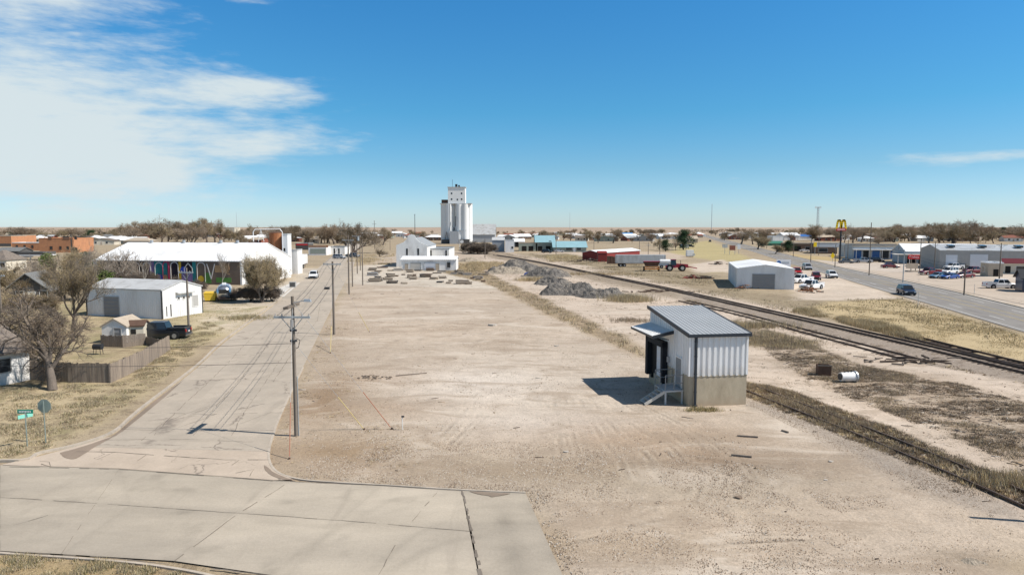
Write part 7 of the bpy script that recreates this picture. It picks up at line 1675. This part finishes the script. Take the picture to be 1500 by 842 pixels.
# horizon trees: six shared crowns
kinds = []
for i, (bk_, tw_, bd_) in enumerate((('bark_dark','twig_brown','bud_olive'), ('bark','twig_grey','bud_brown'), ('bark','twig_brown',None), ('bark_dark','twig_grey','bud_olive'), ('bark','twig_brown','bud_brown'), ('bark_dark','twig_dark','bud_olive'))):
    kinds.append(tree_proto(200 + i, 10.0, bk_, tw_, bd_, 2, .09, .022, levels=5, kids=4, spread=(42, 48, 40, 46, 50, 38)[i], trunk_frac=(.2, .16, .24, .18, .2, .26)[i], wig=.18, up=.08, r0=.03, trunks=(1, 2, 1, 3, 1, 1)[i], ratio=.72))
spec = []   # px, base row, top row, width factor, label
def T_(px, yb, yt, lab, sx=1.0, k=None): spec.append((px, yb, yt, lab, sx, k))
T_(518, 371, 320, 'tallest bare cottonwood behind the street pole group', 1.05, 3); T_(508, 368, 336, 'lower bare tree left of the tallest cottonwood', 1.2, 0); T_(561, 359, 332, 'round bare tree left of the mission storehouse', 1.1, 0); T_(546, 357, 337, 'small bare tree left of the round bare tree', 1.2, 3)
T_(228, 351, 313, 'tall spreading bare tree above the white warehouse roof', 1.4, 2); T_(197, 350, 323, 'bare tree left of the tall spreading one above the warehouse', 1.3, 0); T_(188, 352, 326, 'second bare tree left of the tall spreading one', 1.2, 4); T_(260, 350, 320, 'bare tree right of the tall spreading one', 1.4, 3)
T_(300, 350, 318, 'broad olive bare tree left of the cream tower block', 1.4, 0); T_(316, 350, 320, 'bare tree touching the cream tower block', 1.2, 4); T_(282, 350, 323, 'bare tree between the two broad ones above the warehouse', 1.3, 1); T_(364, 351, 327, 'bare tree right of the cream tower block', 1.3, 5)
T_(380, 352, 336, 'low bare tree behind the pipe loop', 1.3, 2); T_(432, 354, 329, 'broad bare tree above the bin tower', 1.5, 0); T_(476, 356, 330, 'bare tree above the white block shop', 1.2, 5); T_(455, 354, 334, 'bare tree between the bin tower and the block shop', 1.3, 1)
T_(556, 376, 364, 'small round bush tree in the straw field left of the storehouse', 1.3, 3); T_(621, 352, 338, 'bush tree left of the grain elevator', 1.6, 0); T_(795, 352, 336, 'dark round tree behind the teal pitched roof', 1.5, 3); T_(702, 366, 354, 'brush tree before the storage building', 2.6, 2); T_(712, 366, 355, 'second brush tree before the storage building', 2.4, 0)
for px_, yt_ in ((836, 337), (858, 338), (898, 334), (876, 337), (955, 340), (926, 344)): T_(px_, 356, yt_, f'bare tree behind the teal shops, {dict([(836,"directly behind the mansard"),(858,"at the right end of the mansard"),(898,"tallest of the cluster"),(876,"right of the mansard"),(955,"before the dark evergreens"),(926,"just left of the far blue roof")])[px_]}', 1.1)
T_(966, 366, 346, 'brown bare tree before the dark round evergreen', 1.2, 5); T_(990, 367, 349, 'brown bare tree between the two dark evergreens', 1.2, 2)
T_(1249, 356, 325, 'tall bare tree right of the arches sign', 1.2, 2); T_(1262, 355, 332, 'bare tree behind the long storefront', 1.4, 4); T_(1316, 352, 327, 'broad olive tree behind the gabled shop', 1.6, 0); T_(1365, 353, 324, 'broad bare tree above the big grey shop left end', 1.5, 3); T_(1423, 353, 320, 'tallest bare tree above the big grey shop', 1.3, 1); T_(1448, 353, 328, 'ochre bare tree right of the tallest one', 1.3, 4)
T_(1388, 353, 333, 'bare tree between the two tall ones above the big shop', 1.5, 5); T_(1490, 353, 330, 'bare tree at the right edge above the cream shop', 1.6, 2); T_(1103, 358, 334, 'brown bare tree left of the white tall far shed', 1.6, 5); T_(1086, 358, 337, 'brown bare tree at the far highway end', 1.5, 4); T_(1120, 352, 337, 'brown tree behind the white tall far shed', 1.5, 1)
T_(1298, 350, 337, 'low bare tree left of the broad olive tree', 1.5, 2); T_(1286, 360, 346, 'low bare tree over the storefront roof', 1.3, 1)
for px_, yb_, yt_, lab, sx_, k_ in spec:
    k_ = k_ if k_ is not None else int(px_) % 6; g = G(px_, yb_); h = at_h(px_, g.y, yt_); cpt(kinds[k_], px_, yb_, lab, h / 10, sx_ * .95)
rt_ = random.Random(31)
BELT = [((-80, 60), (344, 352), 24, 11, 'bare tree in the belt above the orange buildings'), ((60, 190), (345, 356), 24, 10, 'bare tree in the belt between the orange building and the tall spreading tree'), ((185, 350), (350, 358), 24, 14.5, 'bare tree in the belt above the white warehouse'), ((350, 510), (346, 358), 34, 11.5, 'bare tree in the belt behind the pipe loop and shops'),
        ((510, 650), (341, 350), 14, 8, 'small bare tree far behind the mission storehouse'), ((725, 820), (341, 350), 12, 8, 'small far tree right of the elevator'), ((820, 1020), (341, 352), 30, 9, 'small far bare tree behind the teal shops and red shed'), ((1040, 1200), (341, 353), 34, 9.5, 'small far bare tree around the highway end'),
        ((1190, 1340), (345, 356), 34, 12, 'bare tree in the belt behind the arches sign'), ((1330, 1600), (346, 357), 48, 13, 'bare tree in the belt above the big grey shop')]
for (xa, xb), (ya, yb_), n_, h0_, lab in BELT:
    for k in range(n_):
        px_ = xa + (xb - xa) * (k + rt_.uniform(.05, .95)) / n_; py_ = rt_.uniform(ya, yb_); g = G(px_, py_); hh = h0_ * rt_.uniform(.55, 1.3)
        cpt(kinds[rt_.randrange(6)], px_, py_, lab, hh / 10, rt_.uniform(1.1, 1.9), rt_.uniform(0, 6.28), group=lab.replace('bare tree in', 'trees of').replace('small far bare tree', 'far trees').replace('small bare tree', 'trees').replace('small far tree', 'trees'))
for k_ in kinds:
    for c_ in list(k_.children): bpy.data.objects.remove(c_)
    bpy.data.objects.remove(k_)
# far woods along the horizon: reads as one mass
def far_wood(label, spans, seed):
    r_ = np.random.RandomState(seed); Vs = []
    for xa, xb, yb_, yt_, n in spans:
        px_ = r_.uniform(xa, xb, n); dist = 12000.0 / (yb_ - 333 + r_.uniform(-.6, .6, n)); x = (px_ - 750) / 1000 * dist; h = (yb_ - yt_) / 1000 * dist * np.clip(.55 + .6 * vnoise(px_ * 1.0, dist * 0, 9.0, seed, 3), 0, 1.2); z = r_.rand(n) ** .8 * h
        y = dist + r_.normal(0, 12, n); c_ = np.stack([x, y, z], 1); u_ = r_.normal(0, 1, (n, 3)); v_ = np.cross(u_, r_.normal(0, 1, (n, 3))); u_ /= np.linalg.norm(u_, axis=1)[:, None]; v_ /= np.linalg.norm(v_, axis=1)[:, None]; s = (dist / 1000 * .55)[:, None] * r_.uniform(.5, 1.4, (n, 1))
        Vs.append(np.stack([c_ + u_*s, c_ + v_*s, c_ - u_*s, c_ - v_*s], 1).reshape(-1, 3))
    V_ = np.concatenate(Vs); k = len(V_) // 4; o = fast_mesh('far_wood', V_, np.arange(4*k).reshape(k, 4), [M('bud_brown'), M('twig_brown'), M('bud_olive'), M('twig_grey')], r_.randint(0, 4, k)); tag(o, label, 'woods', kind='stuff')
far_wood('hazy brown woods on the horizon at the left', [(-150, 300, 341, 334.5, 7000), (300, 560, 341, 336, 3500)], 5)
far_wood('hazy brown woods on the horizon at the right', [(1120, 1700, 341, 334.5, 8000), (1000, 1130, 340, 335.5, 1500), (1220, 1500, 337.2, 333.2, 2500)], 6)

# ------------------------------------------------------------------ grass, weeds and stones
def in_poly(pts, n, seed):
    r_ = np.random.RandomState(seed); P = np.array([(p.x, p.y) for p in pts]); lo, hi = P.min(0), P.max(0); out = []
    while sum(map(len, out)) < n:
        q = r_.uniform(lo, hi, (n * 2, 2)); out.append(q[sdist(q[:, 0], q[:, 1], [tuple(p) for p in P]) > 0])
    return np.concatenate(out)[:n]
def tufts(name, label, pts2, blades, hmin, hmax, mats, seed, lean=.5, wid=.012, rad=.12, mass=None, cat='grass', clump=0):
    r_ = np.random.RandomState(seed); n = len(pts2)
    if clump:
        nz = vnoise(pts2[:, 0], pts2[:, 1], clump, seed + 3, 3); keep = nz > .40 + .16 * r_.rand(n); pts2 = pts2[keep]; nz = nz[keep]; n = len(pts2); hs_ = np.clip((nz - .40) * 5, .25, 1.2)
    else: hs_ = np.ones(n)
    b_ = np.repeat(pts2, blades, 0); N_ = len(b_); hs_ = np.repeat(hs_, blades); b_ = b_ + r_.normal(0, rad, (N_, 2)); a = r_.uniform(0, 6.28, N_); h = r_.uniform(hmin, hmax, N_) * hs_
    wv = np.stack([np.cos(a), np.sin(a)], 1) * (wid * r_.uniform(.6, 1.5, N_))[:, None]; a2 = r_.uniform(0, 6.28, N_); le = (h * r_.uniform(.1, lean, N_))[:, None] * np.stack([np.cos(a2), np.sin(a2)], 1)
    z0_ = np.full((N_, 1), -.03)
    V_ = np.stack([np.concatenate([b_ - wv, z0_], 1), np.concatenate([b_ + wv, z0_], 1), np.concatenate([b_ + le, h[:, None]], 1)], 1).reshape(-1, 3)
    o = fast_mesh(name, V_, np.arange(3*N_).reshape(N_, 3), [M(q) for q in mats], r_.randint(0, len(mats), N_)); tag(o, label, cat, kind='stuff'); return o
ZP = lambda k: Z_[k]
tufts('dry_grass', 'dry straw and olive grass of the lawn corner on the left', in_poly(poly([(-150,690),(0,672),(60,660),(110,638),(205,582),(328,480),(300,470),(250,508),(163,562),(0,565),(-150,600)]), 30000, 1), 6, .04, .15, ['straw_pale','straw_pale','grass_olive','weed_grey','weed_brown'], 1, 1.2, .018, .12, clump=1.0)
tufts('dry_grass', 'dry straw grass at the lower left corner', in_poly(poly([(-60,812),(0,812),(150,822),(262,838),(280,870),(-60,870)]), 6500, 2), 7, .04, .16, ['straw_pale','straw','weed_grey','grass_olive'], 2, .9, .010, .07, clump=.8)
tufts('dry_grass', 'straw grass of the plot along the street before the workshop', in_poly(Z_['lawn2'], 7000, 3), 4, .03, .12, ['straw','straw_pale','grass_olive'], 3, .9, .02, .14, clump=2.0)
tufts('track_weeds', 'grey brown weeds along the near siding', in_poly(Z_['bandN'], 9000, 4), 8, .05, .26, ['weed_brown','weed_grey','straw','weed_grey','weed_brown'], 4, .8, .010, .16, clump=1.6)
tufts('track_weeds', 'patchy low weeds around the dark box and silver tank', in_poly(Z_['weedA'], 26000, 5), 6, .03, .15, ['weed_brown','weed_grey','weed_grey','straw'], 5, .9, .012, .16, clump=2.2)
tufts('track_weeds', 'weeds behind the white dock building', in_poly(Z_['weedB'], 4200, 6), 6, .05, .26, ['straw','weed_grey','straw_pale'], 6, .7, .014, .2, clump=3.0)
tufts('verge_grass', 'tall straw weeds on the rail bank along the lot edge', in_poly(Z_['bermline'], 9000, 7), 6, .10, .5, ['straw','weed_brown','weed_grey','straw_pale'], 7, .6, .018, .22, clump=1.5)
tufts('verge_grass', 'golden dry grass between the main rails and the highway', in_poly(Z_['gold'], 15000, 8), 5, .04, .14, ['straw','straw_pale','straw'], 8, .8, .02, .2, clump=4)
tufts('verge_grass', 'taller golden weeds beside the main rails', in_poly(poly([(1170,452),(1230,462),(1300,478),(1345,492),(1352,502),(1300,492),(1225,470),(1160,458)]), 4200, 9), 8, .15, .7, ['straw','straw','straw_pale','straw_pale','weed_brown'], 9, .6, .02, .25, clump=2.6)
tufts('verge_grass', 'brown low grass on the field around the tractor', in_poly(Z_['verge'], 14000, 10), 5, .06, .3, ['straw','weed_brown','grass_olive','weed_grey'], 10, .8, .03, .35, clump=5)
tufts('verge_grass', 'straw weeds in the field behind the junk yard', in_poly(poly([(500,388),(575,388),(578,372),(520,374)]), 2600, 11), 7, .2, .8, ['straw','straw_pale','weed_brown'], 11, .6, .03, .4, clump=6)
tufts('verge_grass', 'straw strip of weeds right of the storehouse wing', in_poly(poly([(672,392),(690,384),(740,384),(735,392),(700,398),(672,400)]), 2600, 12), 7, .2, .8, ['straw','straw_pale','weed_brown'], 12, .6, .03, .4, clump=5)
tufts('verge_grass', 'straw clumps between the teal shops and the rails', in_poly(poly([(800,376),(845,374),(852,383),(806,384)]), 1200, 13), 8, .3, 1.3, ['straw','straw_pale'], 13, .6, .04, .5, clump=5)
def clump_at(label, px, py, rx, ry, n, h, mats, seed):
    g = G(px, py); r_ = np.random.RandomState(seed); q = np.stack([g.x + r_.normal(0, rx, n), g.y + r_.normal(0, ry, n)], 1)
    o = tufts('weed_clump', label, q, 8, h*.35, h, mats, seed, .6, .014, .12, cat='weeds')
    return o
clump_at('large straw weed clump right of the rubble piles', 922, 441, 1.7, 1.2, 700, 1.5, ['straw','weed_grey','straw_pale'], 40)
clump_at('small yellow grass tuft at the foot of the dock building wall', 1030, 601, .55, .18, 130, .32, ['straw','grass_olive','straw'], 41)
clump_at('straw clump in front of the low dark gravel ridge', 785, 411, 2.3, 1.5, 500, 1.2, ['straw','weed_brown','straw_pale'], 42)
clump_at('grey weed clump right of the dock building', 1120, 500, 2.6, 2.0, 600, .5, ['weed_grey','straw','weed_brown'], 43)
clump_at('straw clump on the main rail bank beside the spur ties', 1086, 478, 3.2, 1.4, 700, .9, ['straw','weed_grey'], 44)
clump_at('straw weeds behind the dock building canopy', 925, 470, 1.5, 1.2, 200, .5, ['weed_brown','weed_grey'], 45)
clump_at('straw weeds at the kerb of the side street by the workshop plot', 362, 466, 1.8, 1.2, 350, .5, ['grass_olive','straw','weed_grey'], 46)
clump_at('weeds at the outer corner of the near siding', 1480, 707, .9, .6, 260, .6, ['weed_grey','straw'], 47)
clump_at('straw weeds at the far edge of the main rails', 875, 402, 5, 2.0, 500, .8, ['straw','weed_brown'], 48)
# loose stones
def stones(name, label, pts2, smin, smax, seed, mats=('stone_a','stone_b','stone_c','stone_b')):
    r_ = np.random.RandomState(seed); n = len(pts2); s = smin + (smax - smin) * r_.rand(n) ** 3
    a = r_.uniform(0, 6.28, n); base = np.array([(1,0,.1),(0,.8,.15),(-.9,0,.1),(0,-.8,.12),(.1,.1,.75)]); V_ = np.zeros((n, 5, 3)); jit = r_.uniform(.7, 1.25, (n, 5, 3))
    for i in range(5):
        x, y, z = base[i]; V_[:, i, 0] = (x*np.cos(a) - y*np.sin(a)); V_[:, i, 1] = (x*np.sin(a) + y*np.cos(a)); V_[:, i, 2] = z
    V_ = V_ * jit * s[:, None, None]; V_[:, :4, 2] -= .02; V_[:, :, 0] += pts2[:, 0:1]; V_[:, :, 1] += pts2[:, 1:2]; V_[:, :, 2] += .01
    F0 = np.array([(0,1,4),(1,2,4),(2,3,4),(3,0,4)]); F_ = (np.arange(n)[:, None, None] * 5 + F0[None]).reshape(-1, 3); mi = np.repeat(r_.randint(0, len(mats), n), 4)
    o = fast_mesh(name, V_.reshape(-1, 3), F_, [M(q) for q in mats], mi); tag(o, label, 'gravel', kind='stuff')
def cl(p, sc, thr, seed): return p[vnoise(p[:, 0], p[:, 1], sc, seed, 4) > thr]
def scrub(label, pts2, seed, hmax, mats, rr0=.28, blades=34):
    r_ = np.random.RandomState(seed); n = len(pts2); rad = rr0 * r_.uniform(.4, 1.5, n); b_ = np.repeat(pts2, blades, 0); rd = np.repeat(rad, blades); N_ = len(b_); a = r_.uniform(0, 6.28, N_); q = np.sqrt(r_.rand(N_)) * rd
    c_ = b_ + np.stack([np.cos(a) * q * 1.3, np.sin(a) * q], 1); h = hmax * (1 - .7 * (q / rd) ** 2) * r_.uniform(.4, 1, N_) * np.repeat(r_.uniform(.4, 1.2, n), blades); a2 = a + r_.normal(0, .6, N_); le = np.stack([np.cos(a2), np.sin(a2)], 1) * (h * r_.uniform(.2, 1.2, N_))[:, None]; w_ = np.stack([-np.sin(a2), np.cos(a2)], 1) * r_.uniform(.010, .028, N_)[:, None]
    z0_ = np.full((N_, 1), -.02); V_ = np.stack([np.concatenate([c_ - w_, z0_], 1), np.concatenate([c_ + w_, z0_], 1), np.concatenate([c_ + le, h[:, None]], 1)], 1).reshape(-1, 3)
    mi = np.repeat(r_.randint(0, len(mats), n), blades); o = fast_mesh('scrub_weeds', V_, np.arange(3*N_).reshape(N_, 3), [M(k) for k in mats], mi); tag(o, label, 'weeds', kind='stuff')
def clus(p, sc, thr, seed): return p[vnoise(p[:, 0], p[:, 1] * 1.8, sc, seed, 4) + np.random.RandomState(seed).normal(0, .03, len(p)) > thr]
mat('weed_dark', (0.17, 0.125, 0.085), 0.95, 0.2, 0.3, 5, 0.15)
scrub('low dead scrub in drifts over the worn ground right of the siding', clus(in_poly(Z_['weedA'], 9000, 101), 3.0, .545, 102), 103, .14, ['weed_brown','weed_grey','weed_grey','weed_dark'])
scrub('low dead scrub scattered over the open dirt between the rails', clus(in_poly(Z_['east'], 9000, 104), 3.5, .60, 105), 106, .14, ['weed_brown','weed_grey','weed_dark'])
scrub('low dead scrub along the near siding', in_poly(Z_['bandN'], 1500, 107), 108, .24, ['weed_brown','weed_grey','weed_dark','straw'])
scrub('low dead scrub in the ballast of the main rails', clus(in_poly(Z_['bal'], 3000, 109), 3.5, .52, 110), 111, .16, ['weed_brown','weed_grey','straw'])
scrub('dry litter and small weeds along the west rim of the lot', clus(in_poly(Z_['lotw'], 2600, 112), 2.0, .52, 113), 114, .05, ['weed_brown','straw','weed_grey'], .16, 14)
stones('loose_gravel', 'loose gravel scattered over the front of the dirt lot', cl(in_poly(poly([(440,700),(480,640),(900,650),(1250,700),(1480,760),(1500,842),(825,842),(770,722)]), 60000, 60), 2.2, .44, 61), .012, .045, 62)
stones('loose_gravel', 'loose gravel over the middle of the dirt lot', cl(in_poly(poly([(440,690),(470,540),(500,470),(820,460),(945,520),(1000,610),(1240,700)]), 22000, 63), 3.0, .50, 64), .02, .06, 65)
stones('ballast', 'grey ballast stones beside the near siding', in_poly(Z_['balN'], 5500, 66), .015, .045, 67, ('stone_a','stone_b','stone_b'))
stones('ballast', 'grey brown ballast stones along the main rails', in_poly(Z_['bal'], 6500, 68), .025, .07, 69, ('stone_a','stone_b','stone_b'))
stones('loose_gravel', 'loose stones over the worn ground right of the siding', cl(in_poly(Z_['east'], 16000, 70), 3.0, .5, 71), .02, .08, 72)

# litter: sticks and scraps lying about, nobody could count them
r_ = np.random.RandomState(90); P_ = np.concatenate([in_poly(Z_['east'], 900, 91), in_poly(Z_['weedA'], 1500, 92), in_poly(Z_['lot'], 260, 93), in_poly(Z_['bandN'], 500, 94), in_poly(Z_['bal'], 700, 95)])
n = len(P_); a = r_.uniform(-.6, .6, n) + (r_.rand(n) < .3) * 1.3; ln = .04 + .34 * r_.rand(n) ** 4; wd = r_.uniform(.010, .024, n); d = np.stack([np.cos(a), np.sin(a)], 1) * ln[:, None]; q = np.stack([-np.sin(a), np.cos(a)], 1) * wd[:, None]
z0_ = np.full((n, 1), .0); z1_ = np.full((n, 1), .025); B = [P_ - d - q, P_ + d - q, P_ + d + q, P_ - d + q]
V_ = np.stack([np.concatenate([b_, z0_ - .02], 1) for b_ in B] + [np.concatenate([b_, z1_ + .01], 1) for b_ in B], 1).reshape(-1, 3); F0 = np.array([(4,5,6,7),(0,1,5,4),(1,2,6,5),(2,3,7,6),(3,0,4,7)]); F_ = (np.arange(n)[:, None, None] * 8 + F0[None]).reshape(-1, 4)
o = fast_mesh('ground_litter', V_, F_, [M('sleeper_wood'), M('old_wood'), M('weed_brown'), M('stone_c')], np.repeat(r_.choice([0, 0, 1, 1, 2, 3], n), 5)); tag(o, 'scattered sticks and scraps lying on the dirt and along the rails', 'litter', kind='stuff')
cpt(sh1, 690, 371, 'brown brush under the silvery storage building, left', 2.0, 1.6, 1.0, 'shrub'); cpt(sh1, 700, 372, 'brown brush under the silvery storage building, middle', 1.8, 1.8, 2.0, 'shrub'); cpt(sh1, 712, 372, 'brown brush touching the dark grey metal shed', 1.9, 1.6, 3.0, 'shrub')
cpt(sh1, 905, 377, 'dark brush between the red shed and the grey trailer', 1.2, 1.6, 1.0, 'shrub'); cpt(sh1, 865, 381, 'dark brush left of the small red block shed', 1.0, 1.8, 2.0, 'shrub')
cpt(dk, 1110, 365, 'brown tree cluster tree left of the dark green shed', 1.1, 1.3, 1.0); cpt(dk, 1135, 372, 'brown tree beside the highway before the restaurant annex', .6, 1.4, 2.0)
for px_, py_, s_, lab in ((20, 440, .8, 'tangled grey tree behind the thin far left pole'), (60, 445, .7, 'bare tree hiding the right end of the gabled roof')):
    cpt(dk, px_, py_, lab, s_, 1.2, px_ * .3)
